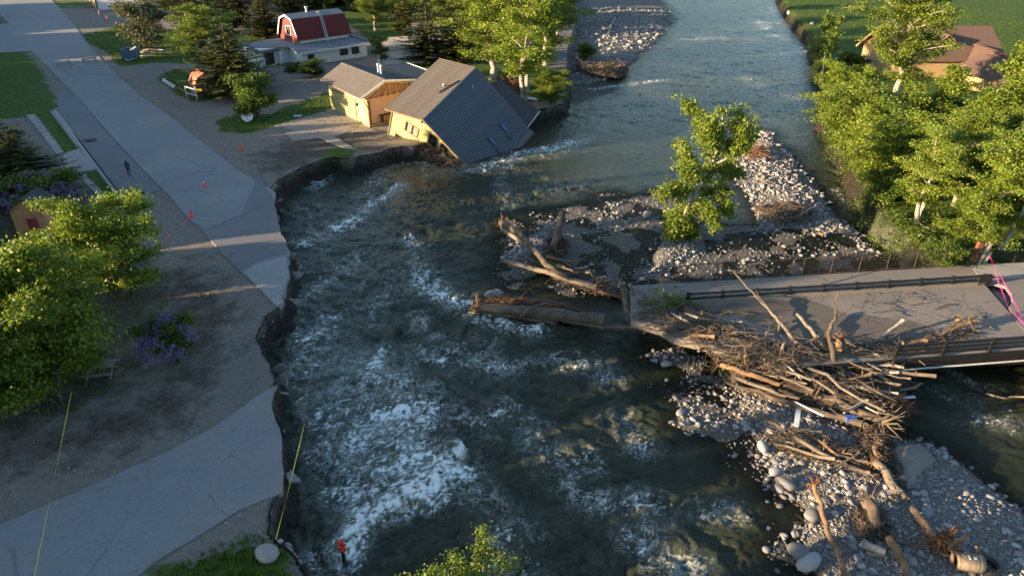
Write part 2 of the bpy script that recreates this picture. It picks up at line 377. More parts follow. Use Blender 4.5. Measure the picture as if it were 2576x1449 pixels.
def inland(P, d=.12):
    """push points that stand over the river back on land"""
    P = np.asarray(P, float).copy()
    for _ in range(12):
        s = sdf(P[:, 0], P[:, 1], RIVER); bad = s > -d
        if not bad.any(): break
        for i in np.where(bad)[0]:
            j = np.argmin(np.hypot(*(LEj-P[i]).T)); P[i] += (np.array([-1.0, 0]))*min(.3, s[i]+d+.05)
    return P
def edge_between(a, b):
    """the ragged bank edge between two print rows, north to south"""
    pa, pb = W2([a, b]); i, j = [int(np.argmin(np.hypot(*(LEj-p).T))) for p in (pa, pb)]
    return LEj[min(i, j):max(i, j)+1]
def slab(name, poly, z, th, mat, rough=0, seed=1, jit=.0):
    P = jitter(poly, .8, jit, seed, True) if jit else np.asarray(poly)
    V = [(x, y, z) for x, y in P]+[(x, y, z-th) for x, y in P]; n = len(P)
    a = sum(P[i][0]*P[(i+1) % n][1]-P[(i+1) % n][0]*P[i][1] for i in range(n))
    top = tuple(range(n)) if a > 0 else tuple(range(n-1, -1, -1))
    Fc = [top]+[((i, (i+1) % n, (i+1) % n+n, i+n) if a < 0 else (i+n, (i+1) % n+n, (i+1) % n, i)) for i in range(n)]
    o = obj(name, mesh(name, V, Fc, mat)); o['kind'] = 'structure'; return o
ZR = .20
e1 = edge_between((692,465), (698,776)); e1 = e1 if e1[0][1] > e1[-1][1] else e1[::-1]
e2 = edge_between((692,962), (706,1242)); e2 = e2 if e2[0][1] > e2[-1][1] else e2[::-1]
off = np.array([.10, 0])
road1 = list(W2([(-60,-30),(110,-30),(130,0),(180,55),(212,100),(255,150),(300,196),(365,250),(436,300),(520,368),(607,434),(655,462),(682,478)]))+list(e1+off)+list(W2([(672,742),(610,690),(560,640),(508,580),(478,556),(440,510),(410,478),(355,424),(300,365),(265,327),(215,268),(176,228),(130,180),(112,160),(80,130),(0,134),(-70,120),(-70,85),(0,62),(22,60),(2,40),(-60,40)]))
slab('road', road1, .085, .3, ASPH, jit=.03, seed=31)
road2 = list(W2([(688,962),(640,1002),(622,1018),(530,1082),(420,1140),(300,1192),(150,1258),(0,1322),(-120,1375),(-150,1600),(250,1620),(345,1449),(400,1408),(480,1362),(600,1285),(700,1240)]))[::-1]
road2 = list(e2+off)+list(W2([(600,1285),(480,1362),(400,1408),(345,1452),(250,1560),(-150,1600),(-120,1375),(0,1322),(150,1258),(300,1192),(420,1140),(530,1082),(622,1018),(640,1002)]))
slab('road', road2, .085, .3, ASPH, jit=.03, seed=32)
slab('gravel_lane', W2([(186,238),(150,232),(144,262),(155,292),(205,365),(300,490),(330,500),(404,479),(352,424),(300,368),(262,327),(212,268)]), .075, .1, LANE, jit=.02)
slab('concrete_patch', inland(W2([(612,688),(640,668),(700,652),(722,645),(722,665),(722,700),(714,728),(704,752),(706,762),(694,774)]), .06)+off, .097, .3, CONC)
slab('road_patch', inland(W2([(478,557),(520,575),(560,560),(610,540),(650,440),(690,500),(712,610),(724,640),(640,662),(608,686),(560,638),(508,580)]), .06), .0935, .05, LANE, jit=.02)
slab('driveway', W2([(690,318),(780,292),(862,268),(925,320),(955,335),(880,332),(840,345),(900,378),(870,376),(800,348),(735,356),(720,335),(745,330)]), .06, .1, DUST, jit=.06, seed=9)
slab('driveway', W2([(158,390),(200,376),(246,428),(200,434),(168,446)]), .07, .1, CONC)
slab('sidewalk', W2([(131,281),(142,277),(305,492),(318,520),(297,502)]), .075, .1, CONC)
# kerb with a real step
o = MB(); kp = W2([(128,283),(197,373)]); o.beam((*kp[0], .09), (*kp[1], .09), .16, .2); kp = W2([(246,427),(297,500)]); o.beam((*kp[0], .09), (*kp[1], .09), .16, .2)
k_ = o.build('kerb', CONC); k_['kind'] = 'structure'
# stepping slabs of the garden walk: each one its own piece
walk = thing('garden_walk', 'broken line of pale concrete walkway slabs beside the dark lawn strips', 'walkway')
rs = random.Random(4)
for (l0, r0, l1, r1, n) in [((66,292),(88,289),(146,392),(162,386),12), ((196,440),(212,437),(228,478),(244,472),5), ((228,478),(246,472),(262,510),(278,503),4)]:
    a0, b0, a1, b1 = [np.array(p) for p in W2([l0, r0, l1, r1])]
    for i in range(n):
        t0, t1 = i/n, (i+.86)/n; q = [a0+(a1-a0)*t0, b0+(b1-b0)*t0, b0+(b1-b0)*t1, a0+(a1-a0)*t1]
        q = [p+np.array([rs.uniform(-.05, .05), rs.uniform(-.05, .05)]) for p in q]
        m = MB().prism([tuple(p) for p in q], .0, .09+rs.uniform(0, .03)); m.build('slab', CONC, walk)
# ================================================================ WATER
wy = []; y = 17.0
while y < 900: wy.append(y); y += max(.11, .0038*y) if y < 240 else (y-240)*.05+1
wy = np.array([-20, 5]+wy); wx = axis(-300, -19, 46, 600, .115, 1.035)
X, Y = np.meshgrid(wx, wy)
spine = W2([(1800,-60),(1760,0),(1690,110),(1600,230),(1500,320),(1360,400),(1200,480),(1080,560),(990,680),(940,820),(930,980),(960,1120),(1000,1280),(1040,1449),(1060,1700)], WATER)
def smooth_line(P, n=160):
    for _ in range(4): P = np.concatenate([[P[0]], (P[:-1]*.75+P[1:]*.25)[0:], (P[:-1]*.25+P[1:]*.75)[0:], [P[-1]]])[np.argsort(np.concatenate([[-1], np.arange(len(P)-1), np.arange(len(P)-1)+.5, [1e9]]))]
    return P[np.linspace(0, len(P)-1, n).astype(int)]
def flow_coords(X, Y, line):
    P = smooth_line(line); S = np.concatenate([[0], np.cumsum(np.hypot(*np.diff(P, axis=0).T))])
    wsum = np.zeros(X.shape); s_ = np.zeros(X.shape); t_ = np.zeros(X.shape)
    for i in range(0, len(P)-1):
        a, b = P[i], P[i+1]; e = b-a; L = np.hypot(*e)+1e-9; e = e/L; dx, dy = X-a[0], Y-a[1]
        al = dx*e[0]+dy*e[1]; ac = -dx*e[1]+dy*e[0]; d2 = dx*dx+dy*dy; w = L/(d2+4)**3
        wsum += w; s_ += w*(S[i]+al); t_ += w*ac
    return s_/wsum, t_/wsum
st = 4
s_c, t_c = flow_coords(X[::st, ::st], Y[::st, ::st], spine)
def upsample(A, xs0, ys0, xs1, ys1):
    B = np.array([np.interp(xs1, xs0, r) for r in A]); return np.array([np.interp(ys1, ys0, c) for c in B.T]).T
s_, t_ = [upsample(a, wx[::st], wy[::st], wx, wy) for a in (s_c, t_c)]
# terrain depth sampled on the coarse lattice and finely near shore
gZ = upsample(Z, xs, ys, wx, wy)
depth = np.clip(WATER-gZ, 0, 3)
wi = lambda px: W2(px, WATER)
calm = np.zeros(X.shape)   # turbulence of the surface, surveyed on the print
FOAM = [ # polyline, radius m, strength
 ([(1180,1180),(1125,1190),(1110,1225),(1060,1255),(1010,1272),(960,1285),(920,1300),(900,1340),(880,1380)],.75,1.2),
 ([(1100,1180),(1040,1215),(980,1240),(920,1255)],1.6,.85),
 ([(1060,1140),(980,1180),(880,1200),(830,1190)],1.9,.6),
 ([(1090,980),(1050,1060),(1000,1110)],1.4,.6),
 ([(930,930),(940,1040),(900,1120)],2.2,.50),
 ([(870,1400),(820,1425),(790,1400)],.8,.8),([(880,1420),(860,1440)],.6,.8),
 ([(760,830),(800,860),(770,930),(740,960)],1.4,.62),([(835,800),(780,870),(745,925)],1.1,.6),
 ([(1000,470),(930,520),(870,560),(810,590),(770,610)],1.3,.75),([(960,440),(900,500)],1.6,.35),
 ([(860,410),(820,440),(790,470)],1.1,.45),
 ([(1440,358),(1380,375),(1310,385),(1240,412),(1215,425)],1.5,.95),([(1180,425),(1120,408),(1050,400),(960,405)],1.6,.55),
 ([(1520,330),(1460,352),(1400,370)],2.5,.42),
 ([(1260,450),(1270,500),(1290,520)],1.3,.35),([(1440,560),(1430,610)],.8,.5),
 ([(1050,690),(1080,730),(1130,750),(1190,775),(1240,800)],.95,.95),([(1030,600),(1050,660),(1100,720)],1.1,.5),
 ([(1190,790),(1230,812),(1290,825),(1350,828)],.9,.9),([(1050,790),(1060,830),(1100,850)],.7,.7),
 ([(900,640),(850,700),(780,740),(740,770)],1.3,.45),([(980,700),(900,800)],2.5,.28),
 ([(1060,880),(1120,905),(1200,905),(1280,925)],1.2,.62),([(1130,890),(1250,930)],2.0,.3),
 ([(1170,1050),(1230,1090)],1.0,.4),([(1280,1030),(1330,1060)],1.5,.3),
 ([(1330,1100),(1410,1150),(1480,1170)],1.3,.42),([(1460,1240),(1560,1290),(1620,1270)],1.2,.55),
 ([(1600,1350),(1680,1400),(1740,1430)],1.0,.7),([(1560,1060),(1620,1130)],1.2,.4),
 ([(1180,1200),(1230,1260)],1.0,.5),([(1290,1320),(1240,1420)],1.6,.36),([(1780,1290),(1840,1290)],1.0,.5),([(1400,900),(1520,940)],1.6,.34),
 ([(1490,225),(1560,215),(1630,207),(1690,200)],1.2,.9),([(1740,98),(1800,95)],3.5,.85),([(1600,290),(1660,275),(1720,262)],3.0,.45),
 ([(1900,50),(1950,90),(2000,120),(2050,150)],2.4,.78),([(1940,20),(1960,60)],2.5,.5),([(1900,100),(2000,150),(2060,180)],2.6,.55),
 ([(1850,180),(1900,215),(1950,235)],2.6,.5),([(1990,240),(2030,270)],2.0,.5),([(1880,290),(1885,330)],1.5,.5),([(1740,400),(1710,420)],1.0,.6),
 ([(2110,480),(2140,510),(2120,540)],1.2,.55),([(2190,530),(2230,560),(2290,610)],1.1,.55),([(2100,430),(2130,450)],1.0,.4),
 ([(2350,970),(2420,1010),(2520,1040)],2.5,.3),([(2470,1050),(2560,1070)],1.0,.5),([(2330,905),(2420,950),(2470,975)],.6,.5),
 ([(1210,870),(1150,960),(1120,1100)],2.6,.22),([(760,500),(800,560),(760,640)],3.0,.2),([(1300,420),(1400,470),(1500,440)],4,.22),([(1450,330),(1600,260),(1750,200),(1850,120)],9,.20),
 ([(860,1000),(820,1100),(800,1150)],1.6,.45),([(1300,700),(1400,740)],1.8,.3),
]
dens = np.zeros(X.shape)
for pl, r_, s in FOAM:
    P = wi(pl); x0, y0 = P.min(0)-r_*3; x1, y1 = P.max(0)+r_*3
    m = (X > x0) & (X < x1) & (Y > y0) & (Y < y1)
    d = ldist(X[m], Y[m], P); dens[m] = np.maximum(dens[m], s*np.exp(-(d/r_)**2)*.85+dens[m]*.35)
zone = sdf(X, Y, wi([(690,430),(980,395),(1300,430),(1500,470),(1300,560),(1240,700),(1560,850),(1700,980),(1900,1250),(1980,1449),(2100,1700),(760,1700),(690,1000),(650,800)]))
turb = .30+.70*sstep(-4, 5, zone)
turb *= 1-.75*sstep(.45, .1, depth)
upz = sstep(70, 110, Y); turb = np.maximum(turb, .45*upz)
farf = 1/(1+np.maximum(Y-60, 0)*.006)
wxn = fbm(X*.22, Y*.22, 3, 201); wyn = fbm(X*.22+9, Y*.22+4, 3, 202)
wx2 = fbm(X*.9, Y*.9, 3, 203); wy2 = fbm(X*.9+5, Y*.9+2, 3, 204)
a_, b_ = s_*.62+wxn*1.6+wx2*.5, t_*.42+wyn*1.6+wy2*.5
lx0, ly0 = s_*1.15+wxn*2.6+wx2*1.5, t_*.85+wyn*2.6+wy2*1.5
waves = fbm(a_*.7, b_*.55, 4, 210, .5)
chop = ridged(a_*1.5, b_*1.25, 4, 215)-.55
hz = turb*(.42*waves+.26*chop)*1.0+.05*dens*(fbm(X*2, Y*2, 3, 230))
# standing wave: hump with a steep lip where the pour-over folds
lip = wi([(1175,1135),(1160,1165),(1140,1195),(1110,1228),(1060,1258),(1010,1275),(960,1290),(925,1312),(900,1360),(880,1400)])
inside = sdf(X, Y, np.concatenate([lip, wi([(820,1420),(790,1380),(800,1240),(760,1080),(1000,980),(1120,1060)])]))
dl = ldist(X, Y, lip)*np.where(inside > 0, 1, -1)
hz += .42*np.exp(-((dl-.7)/.9)**2)-.30*np.exp(-((dl+.9)/.9)**2)
MILK = [([(980,860),(1060,930),(1100,1020),(1120,1110),(1150,1170),(1140,1200),(1100,1240),(1010,1280),(960,1295),(905,1330),(880,1400),(865,1430),(800,1430),(782,1400),(810,1330),(800,1200),(775,1100),(745,1000),(750,900),(850,830)], .85), ([(990,440),(1040,520),(960,700),(1000,850),(760,900),(730,760),(750,640),(850,520),(900,450)], .30), ([(1020,640),(1120,700),(1260,800),(1420,830),(1400,860),(1220,830),(1080,760),(1000,700)], .5), ([(1060,860),(1300,900),(1320,960),(1100,930)], .3), ([(1210,410),(1440,350),(1500,330),(1500,370),(1400,400),(1260,430)], .6), ([(960,400),(1200,425),(1180,445),(1000,450),(860,430)], .45), ([(1480,1230),(1700,1290),(1720,1430),(1600,1380)], .3)]
milk = np.zeros(X.shape); soft_n = fbm(lx0*.45, ly0*.45, 3, 280)
for pl, m_ in MILK: milk = np.maximum(milk, m_*sstep(-1.4, 2.2, sdf(X, Y, wi(pl))+1.6*soft_n))
milk = np.clip(np.maximum(milk, dens*.7)*(.80+.75*soft_n), 0, 1)
hz *= sstep(.02, .5, depth)*.9+.1
# lace: ridges of warped noise, thresholded by how broken the water is there
lx, ly = s_*1.15+wxn*2.6+wx2*1.5, t_*.85+wyn*2.6+wy2*1.5
la1 = ridged(lx*.52, ly*1.0, 4, 240, .62); la2 = ridged(X*1.7+wx2*1.9, Y*1.35+wy2*1.9, 4, 250, .6)
lace = np.maximum(la1, la2*.97)
patch = fbm(lx*.33, ly*.33, 3, 260)
base = turb*(.07+.36*np.clip(patch+.12+.6*waves, -.3, .9))
D = np.clip(base+dens*(.85+.5*patch)+milk*.45, 0, 1.3)
foam = sstep(.80-.30*D, 1.12-.30*D, lace)*np.clip(D*1.9, 0, 1)*.9
foam = np.maximum(foam, sstep(.80, 1.45, dens+.6*fbm(X*2.2, Y*2.2, 4, 270)+.6*(lace-.6))*.9)
foam = np.maximum(foam, np.exp(-((dl-.45)/.55)**2)*sstep(-.25, .35, fbm(X*1.6, Y*1.6, 4, 271)+.05+.5*(lace-.6))*.85)
foam *= sstep(.0, .05, WATER-gZ+.02)
mwt = Mt('river_water'); P = mwt.geo(); f = mwt.attr('foam'); dp = mwt.attr('depth'); db = mwt.attr('broken')
fl = mwt.N('ShaderNodeCombineXYZ', X=mwt.attr('flow_s'), Y=mwt.attr('flow_t')).outputs[0]
n1 = mwt.noise(fl, 3.2, 6, .7, .8); n2 = mwt.noise(P, 7, 6, .72, 1.2); silt = mwt.noise(P, .16, 4, .6)
fd = mwt.math('ADD', f, mwt.math('MULTIPLY', mwt.math('SUBTRACT', n2, .5), 1.1))
fm = mwt.ramp(fd, [(.14, 0), (.42, .42), (.74, 1)])
fm = mwt.math('MULTIPLY', fm, mwt.ramp(f, [(.02, 0), (.12, 1)]))
wp = mwt.N('ShaderNodeVectorMath', _operation='ADD', i0=P, i1=mwt.N('ShaderNodeVectorMath', _operation='SCALE', i0=mwt.N('ShaderNodeTexNoise', Vector=P, Scale=.55, Detail=3).outputs[1], Scale=3.2).outputs[0]).outputs[0]
def curl(sc, k, lo, det=3):
    q = mwt.noise(mwt.N('ShaderNodeMapping', Vector=wp, Scale=(.75, .75, 1)).outputs[0], sc, det, .5, .2)
    return mwt.ramp(mwt.math('ABSOLUTE', mwt.math('MULTIPLY', mwt.math('SUBTRACT', q, .5), k)), [(0, 1), (lo, .35), (.9, 0)])
cl_a = mwt.math('MULTIPLY', curl(.6, 20, .35), mwt.ramp(n2, [(.42, 0), (.56, 1)])); cl_b = mwt.math('MULTIPLY', curl(1.3, 17, .35, 4), mwt.ramp(mwt.noise(P, .8, 3), [(.42, 0), (.6, 1)]))
fm = mwt.math('MAXIMUM', fm, mwt.math('MULTIPLY', mwt.math('MAXIMUM', cl_a, cl_b), mwt.ramp(db, [(.05, 0), (.8, .62)])))
aer = mwt.attr('milk')
body = mwt.mix(silt, (.016, .025, .014), (.036, .040, .020))
body = mwt.mix(mwt.math('MULTIPLY', aer, mwt.ramp(mwt.noise(P, 1.1, 6, .68, 1.2), [(.36, .12), (.66, 1)])), body, (.30, .335, .275))
col = mwt.mix(fm, body, (.80, .82, .79))
mwt.set(Base__Color=col, Roughness=mwt.ramp(fm, [(0, .16), (.6, .75)]), IOR=1.333,
        Normal=mwt.bump(mwt.math('ADD', mwt.math('ADD', mwt.noise(fl, 1.6, 7, .68, .6), mwt.math('MULTIPLY', n2, .5)), mwt.math('MULTIPLY', fm, .25)), .85, .13))
tr = mwt.N('ShaderNodeBsdfTransparent', Color=(.86, .83, .72)); ms = mwt.N('ShaderNodeMixShader')
clear = mwt.math('MULTIPLY', mwt.math('POWER', 2.718, mwt.math('MULTIPLY', dp, -1.9)), mwt.math('SUBTRACT', 1, fm))
fr = mwt.N('ShaderNodeFresnel', IOR=1.333)
clear = mwt.math('MULTIPLY', clear, mwt.math('SUBTRACT', 1, fr.outputs[0]))
mwt.put(ms.inputs[0], mwt.math('MULTIPLY', clear, .92)); mwt.put(ms.inputs[1], mwt.p.outputs[0]); mwt.put(ms.inputs[2], tr.outputs[0]); mwt.put(mwt.out.inputs[0], ms.outputs[0])
keep = (gZ < WATER+.5)
nx, ny = len(wx), len(wy); gi = (np.arange(ny-1)[:, None]*nx+np.arange(nx-1)[None]).reshape(-1)
kf = keep.ravel(); sel = kf[gi] | kf[gi+1] | kf[gi+nx] | kf[gi+nx+1]; gi = gi[sel]
F4 = np.stack([gi, gi+1, gi+nx+1, gi+nx], 1); used = np.unique(F4); remap = np.zeros(nx*ny, int); remap[used] = np.arange(len(used))
me = mesh('river_water', np.stack([X, Y, WATER+hz], -1).reshape(-1, 3)[used], remap[F4], mwt.m, True)
for nm, a in (('foam', foam), ('depth', depth), ('milk', milk), ('broken', np.clip(D*turb*1.1+dens*.5-.12, 0, 1)), ('flow_s', s_*.35+wx2*.25), ('flow_t', t_*.6+wy2*.25)): set_attr(me, nm, a.ravel()[used])
water = obj('river', me); water['kind'] = 'structure'
def water_h(x, y):
    i = min(max(np.searchsorted(wx, x), 1), len(wx)-1); j = min(max(np.searchsorted(wy, y), 1), len(wy)-1); return WATER+float(hz[j, i])
# ================================================================ TREES
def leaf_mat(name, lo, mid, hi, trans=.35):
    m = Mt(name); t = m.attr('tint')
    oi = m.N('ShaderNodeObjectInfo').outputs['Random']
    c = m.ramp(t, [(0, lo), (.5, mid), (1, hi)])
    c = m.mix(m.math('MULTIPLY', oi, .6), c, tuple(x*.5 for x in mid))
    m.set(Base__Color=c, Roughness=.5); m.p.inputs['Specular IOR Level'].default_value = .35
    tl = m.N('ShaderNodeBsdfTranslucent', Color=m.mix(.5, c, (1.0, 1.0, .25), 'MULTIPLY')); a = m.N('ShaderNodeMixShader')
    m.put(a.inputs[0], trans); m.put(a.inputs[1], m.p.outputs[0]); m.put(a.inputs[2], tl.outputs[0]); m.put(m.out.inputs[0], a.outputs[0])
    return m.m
LEAF = leaf_mat('cottonwood_leaves', (.055, .10, .012), (.155, .225, .022), (.32, .365, .045), .36)
LEAF_D = leaf_mat('shrub_leaves', (.03, .065, .010), (.080, .135, .016), (.18, .235, .032), .35)
LEAF_G = leaf_mat('willow_leaves', (.045, .058, .025), (.085, .10, .045), (.15, .16, .08), .3)
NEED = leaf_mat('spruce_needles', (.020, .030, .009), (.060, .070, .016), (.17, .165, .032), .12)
LILA = leaf_mat('lilac_blossom', (.12, .09, .22), (.24, .19, .38), (.40, .33, .54), .2)
def bark_mat(name, lo, hi, sc=6):
    m = Mt(name); v = m.coord('Object', (1, 1, .25)); n = m.noise(v, sc, 6, .7)
    m.set(Base__Color=m.ramp(n, [(.32, lo), (.68, hi)]), Roughness=.9, Normal=m.bump(n, .8, .04)); return m.m
BARK_P = bark_mat('pale_bark', (.13, .115, .095), (.42, .38, .31)); BARK_D = bark_mat('dark_bark', (.035, .026, .02), (.12, .09, .065))
def leaves(C, n, spread, size, r, flat=.7, tint_noise=True):
    """n leaf quads scattered about every centre in C"""
    k = len(C)*n; c = np.repeat(C, n, 0)+r.normal(size=(k, 3))*spread*np.array([1, 1, flat])
    d = r.normal(size=(k, 3)); d /= np.linalg.norm(d, axis=1)[:, None]
    up = r.normal(size=(k, 3))+np.array([0, 0, .5]); e = np.cross(d, up); e /= np.linalg.norm(e, axis=1)[:, None]+1e-9
    s = size*r.uniform(.6, 1.35, (k, 1)); d = d*s*.62; e = e*s*.45
    V = np.stack([c-d, c+e*.9, c+d, c-e*.9], 1).reshape(-1, 3); F = np.arange(4*k).reshape(-1, 4)
    t = np.repeat(np.clip(np.repeat(r.normal(.5, .22, len(C)), n)+r.normal(0, .12, k), 0, 1), 4)
    return V, F, t
def broadleaf(seed, H, crown_r, base=.12, trunks=1, tips=420, per=26, leaf=.17, spread=.34, gap=.0, shape='round', lean=(0, 0)):
    """returns wood mesh data and leaf mesh data of one tree, H metres tall"""
    r = np.random.default_rng(seed); wood = NP(); cl = []
    lobes = r.uniform(-1, 1, (9, 2)); 
    def env(t, a):  # crown radius at relative height t and bearing a
        e = {'round': math.sin(math.pi*min(1, max(0, (t*.92+.08)))**.85)**.6, 'tall': (math.sin(math.pi*(.1+.88*t)))**.55, 'bush': (max(0, 1-t**2.2))**.5, 'spire': (1-t*.85)*min(1, .45+t*2.4)}[shape]
        return crown_r*e*(1+.26*math.sin(2*a+seed)+.24*math.sin(3*a+5*t+seed*2)+.11*math.sin(17*t+2*a))
    for q in range(trunks):
        a0 = r.uniform(0, 6.3); o = np.array([math.cos(a0), math.sin(a0)])*(0 if trunks == 1 else crown_r*.1)
        sp = np.array([math.cos(a0), math.sin(a0)])*(0 if trunks == 1 else crown_r*.42*r.uniform(.6, 1))
        nseg = 9; tt = np.linspace(0, 1, nseg); wob = np.cumsum(r.normal(0, H*.012, (nseg, 2)), 0)
        T = np.stack([o[0]+sp[0]*tt**1.2+wob[:, 0]+lean[0]*tt, o[1]+sp[1]*tt**1.2+wob[:, 1]+lean[1]*tt, tt*H*r.uniform(.86, .97)], 1); T[0, :2] = o
        R0 = H*.021/(trunks**.4); wood.add(*tube(T, R0*(1-tt*.88)+.012, 7))
        nb = max(6, int(tips/trunks/11))
        for b in range(nb):
            t = base+(1-base)*(b+.5)/nb*.97; p = np.array([np.interp(t, tt, T[:, i]) for i in range(3)])
            a = b*2.4+r.uniform(-.5, .5); rel = (t-base)/(1-base)
            if gap and r.random() < gap: continue
            L = env(rel, a)*(1 if trunks == 1 else .72)*r.uniform(.7, 1.12); L = max(L, .3)
            rise = {'tall': .75, 'spire': .5, 'round': .45, 'bush': .55}[shape]
            s = np.linspace(0, 1, 5); d = np.array([math.cos(a), math.sin(a)])
            Lb = np.stack([p[0]+d[0]*L*s, p[1]+d[1]*L*s, p[2]+L*rise*(s**.8)*(1 if rel < .8 else 1.2)-L*.12*s**2], 1)+np.cumsum(r.normal(0, L*.03, (5, 3)), 0)*np.array([1, 1, .6])
            Lb[0] = p; wood.add(*tube(Lb, (R0*.42*(1-t*.6))*(1-s*.85)+.008, 5))
            nt = max(3, int(11*(.35+.9*L/crown_r)))
            for w in range(nt):
                u = .22+.78*(w+r.random())/nt; c0 = np.array([np.interp(u, s, Lb[:, i]) for i in range(3)])
                dv = r.normal(size=3); dv[2] = abs(dv[2])*.5; dv /= np.linalg.norm(dv); l2 = L*r.uniform(.12, .34)
                e = c0+dv*l2; 
                if w % 2 == 0: wood.add(*tube(np.array([c0, (c0+e)/2+r.normal(0, l2*.06, 3), e]), [.022, .014, .006], 3))
                cl += [c0+(e-c0)*.6, e]
    C = np.array(cl); keep = C[:, 2] > .25; C = C[keep]
    V, F, t = leaves(C, per, spread, leaf, r)
    return wood, V, F, t
def conifer(seed, H, rad, dens=1.0):
    r = np.random.default_rng(seed); wood = NP(); T = np.array([[0, 0, 0], [0, 0, H*.5], [0, 0, H]]); wood.add(*tube(T, [H*.018+.03, H*.011+.02, .01], 6))
    Vs, Fs, ts = [], [], []; n = 0; z = H*.05; lop = r.uniform(.8, 1.2, 12)
    while z < H*.985:
        rel = z/H; L0 = rad*(1-rel)**.82*(.35+.65*min(1, rel*7)) + .12; nb = int(6+5*dens*(1-rel))
        for b in range(nb):
            a = r.uniform(0, 6.283); L = L0*r.uniform(.62, 1.15)*lop[int(a/6.284*12)]; dr = r.uniform(-.28, .02) + rel*.35
            k = max(5, int(L/.16*dens)); s = np.linspace(.12, 1, k)
            ax = np.array([math.cos(a), math.sin(a)]); px = ax[0]*L*s; py = ax[1]*L*s; pz = z+L*dr*s+L*.16*s**3
            P = np.stack([px, py, pz], 1)
            for sd_ in (-1, 1, 0):
                ll = L*.30*(1.08-s)+.13; ang = a+sd_*(.75+r.normal(0, .12, k))
                d = np.stack([np.cos(ang)*ll, np.sin(ang)*ll, r.normal(-.03, .06, k)+(.06 if sd_ == 0 else -.02)], 1)
                w = np.stack([-np.sin(ang), np.cos(ang), r.normal(0, .5, k)], 1)*.055
                Q = np.stack([P-w, P+w, P+d+w*.4, P+d-w*.4], 1).reshape(-1, 3)
                Vs.append(Q); Fs.append(np.arange(4*k).reshape(-1, 4)+n); n += 4*k
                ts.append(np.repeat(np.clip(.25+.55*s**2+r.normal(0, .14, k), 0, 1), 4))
        z += H*.021+.05
    return wood, np.concatenate(Vs), np.concatenate(Fs), np.concatenate(ts)
def tree_kind(name, data, lm, bm, extra=None):
    wood, V, F, t = data; cm = mesh(name+'_crown', V, F, lm); set_attr(cm, 'tint', t)
    return (wood.mesh(name+'_trunk', bm, True), cm)
KINDS = {
 'cotton_a': (tree_kind('cottonwood', broadleaf(1, 14, 3.3, .16, 1, 560, 36, .145, .27, .06, 'tall'), LEAF, BARK_P), 14),
 'cotton_b': (tree_kind('cottonwood', broadleaf(2, 14, 3.9, .2, 2, 600, 36, .145, .28, .1, 'tall'), LEAF, BARK_P), 14),
 'poplar': (tree_kind('poplar', broadleaf(3, 11, 2.1, .08, 1, 430, 34, .14, .23, .0, 'spire'), LEAF, BARK_P), 11),
 'maple_a': (tree_kind('maple', broadleaf(4, 7, 4.1, .05, 4, 700, 38, .125, .25, .0, 'round'), LEAF, BARK_D), 7),
 'maple_b': (tree_kind('maple', broadleaf(5, 7, 3.4, .08, 3, 520, 42, .12, .24, .0, 'bush'), LEAF, BARK_D), 7),
 'shrub': (tree_kind('shrub', broadleaf(6, 3, 1.8, .06, 5, 260, 26, .12, .20, .0, 'bush'), LEAF_D, BARK_D), 3),
 'willow': (tree_kind('willow', broadleaf(7, 4.5, 3.0, .05, 6, 420, 26, .13, .30, .0, 'bush'), LEAF_G, BARK_D), 4.5),
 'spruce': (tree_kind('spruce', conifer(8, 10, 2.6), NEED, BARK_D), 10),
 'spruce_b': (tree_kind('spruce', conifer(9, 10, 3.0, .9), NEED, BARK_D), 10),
 'sapling': (tree_kind('sapling', broadleaf(10, 4, 1.1, .2, 1, 120, 20, .13, .2, .15, 'tall'), LEAF_D, BARK_P), 4),
}
TR = random.Random(3)
CW = {}
def crown_w(cm):
    if cm.name not in CW:
        a = np.empty(len(cm.vertices)*3, dtype=np.float32); cm.vertices.foreach_get('co', a); a = a.reshape(-1, 3)
        CW[cm.name] = float(np.percentile(np.hypot(a[:, 0], a[:, 1]), 93))*2
    return CW[cm.name]
def tree(kind, name, label, u, v, top=None, width=None, z=0.0, cat='tree', group=None, H=None, rot=None, xy=None, sc=None):
    (wm, cm), H0 = KINDS[kind]; x, y = (xy or W(u, v, z)[:2])
    if H is None: H = height_at(x, y, top)-z
    s = H/H0
    sx = s if width is None else width/crown_w(cm)
    t = thing(name, label, cat, (x, y, z), (0, 0, TR.uniform(0, 6.28) if rot is None else rot), group); t.scale = (sx, sx, s)
    obj('trunk', wm, t); obj('crown', cm, t)
    return t
def pxw(u, v, w, z=0): x, y, _ = W(u, v, z); return w/FPX*(y*cT+(CAM_Z-z)*sT)
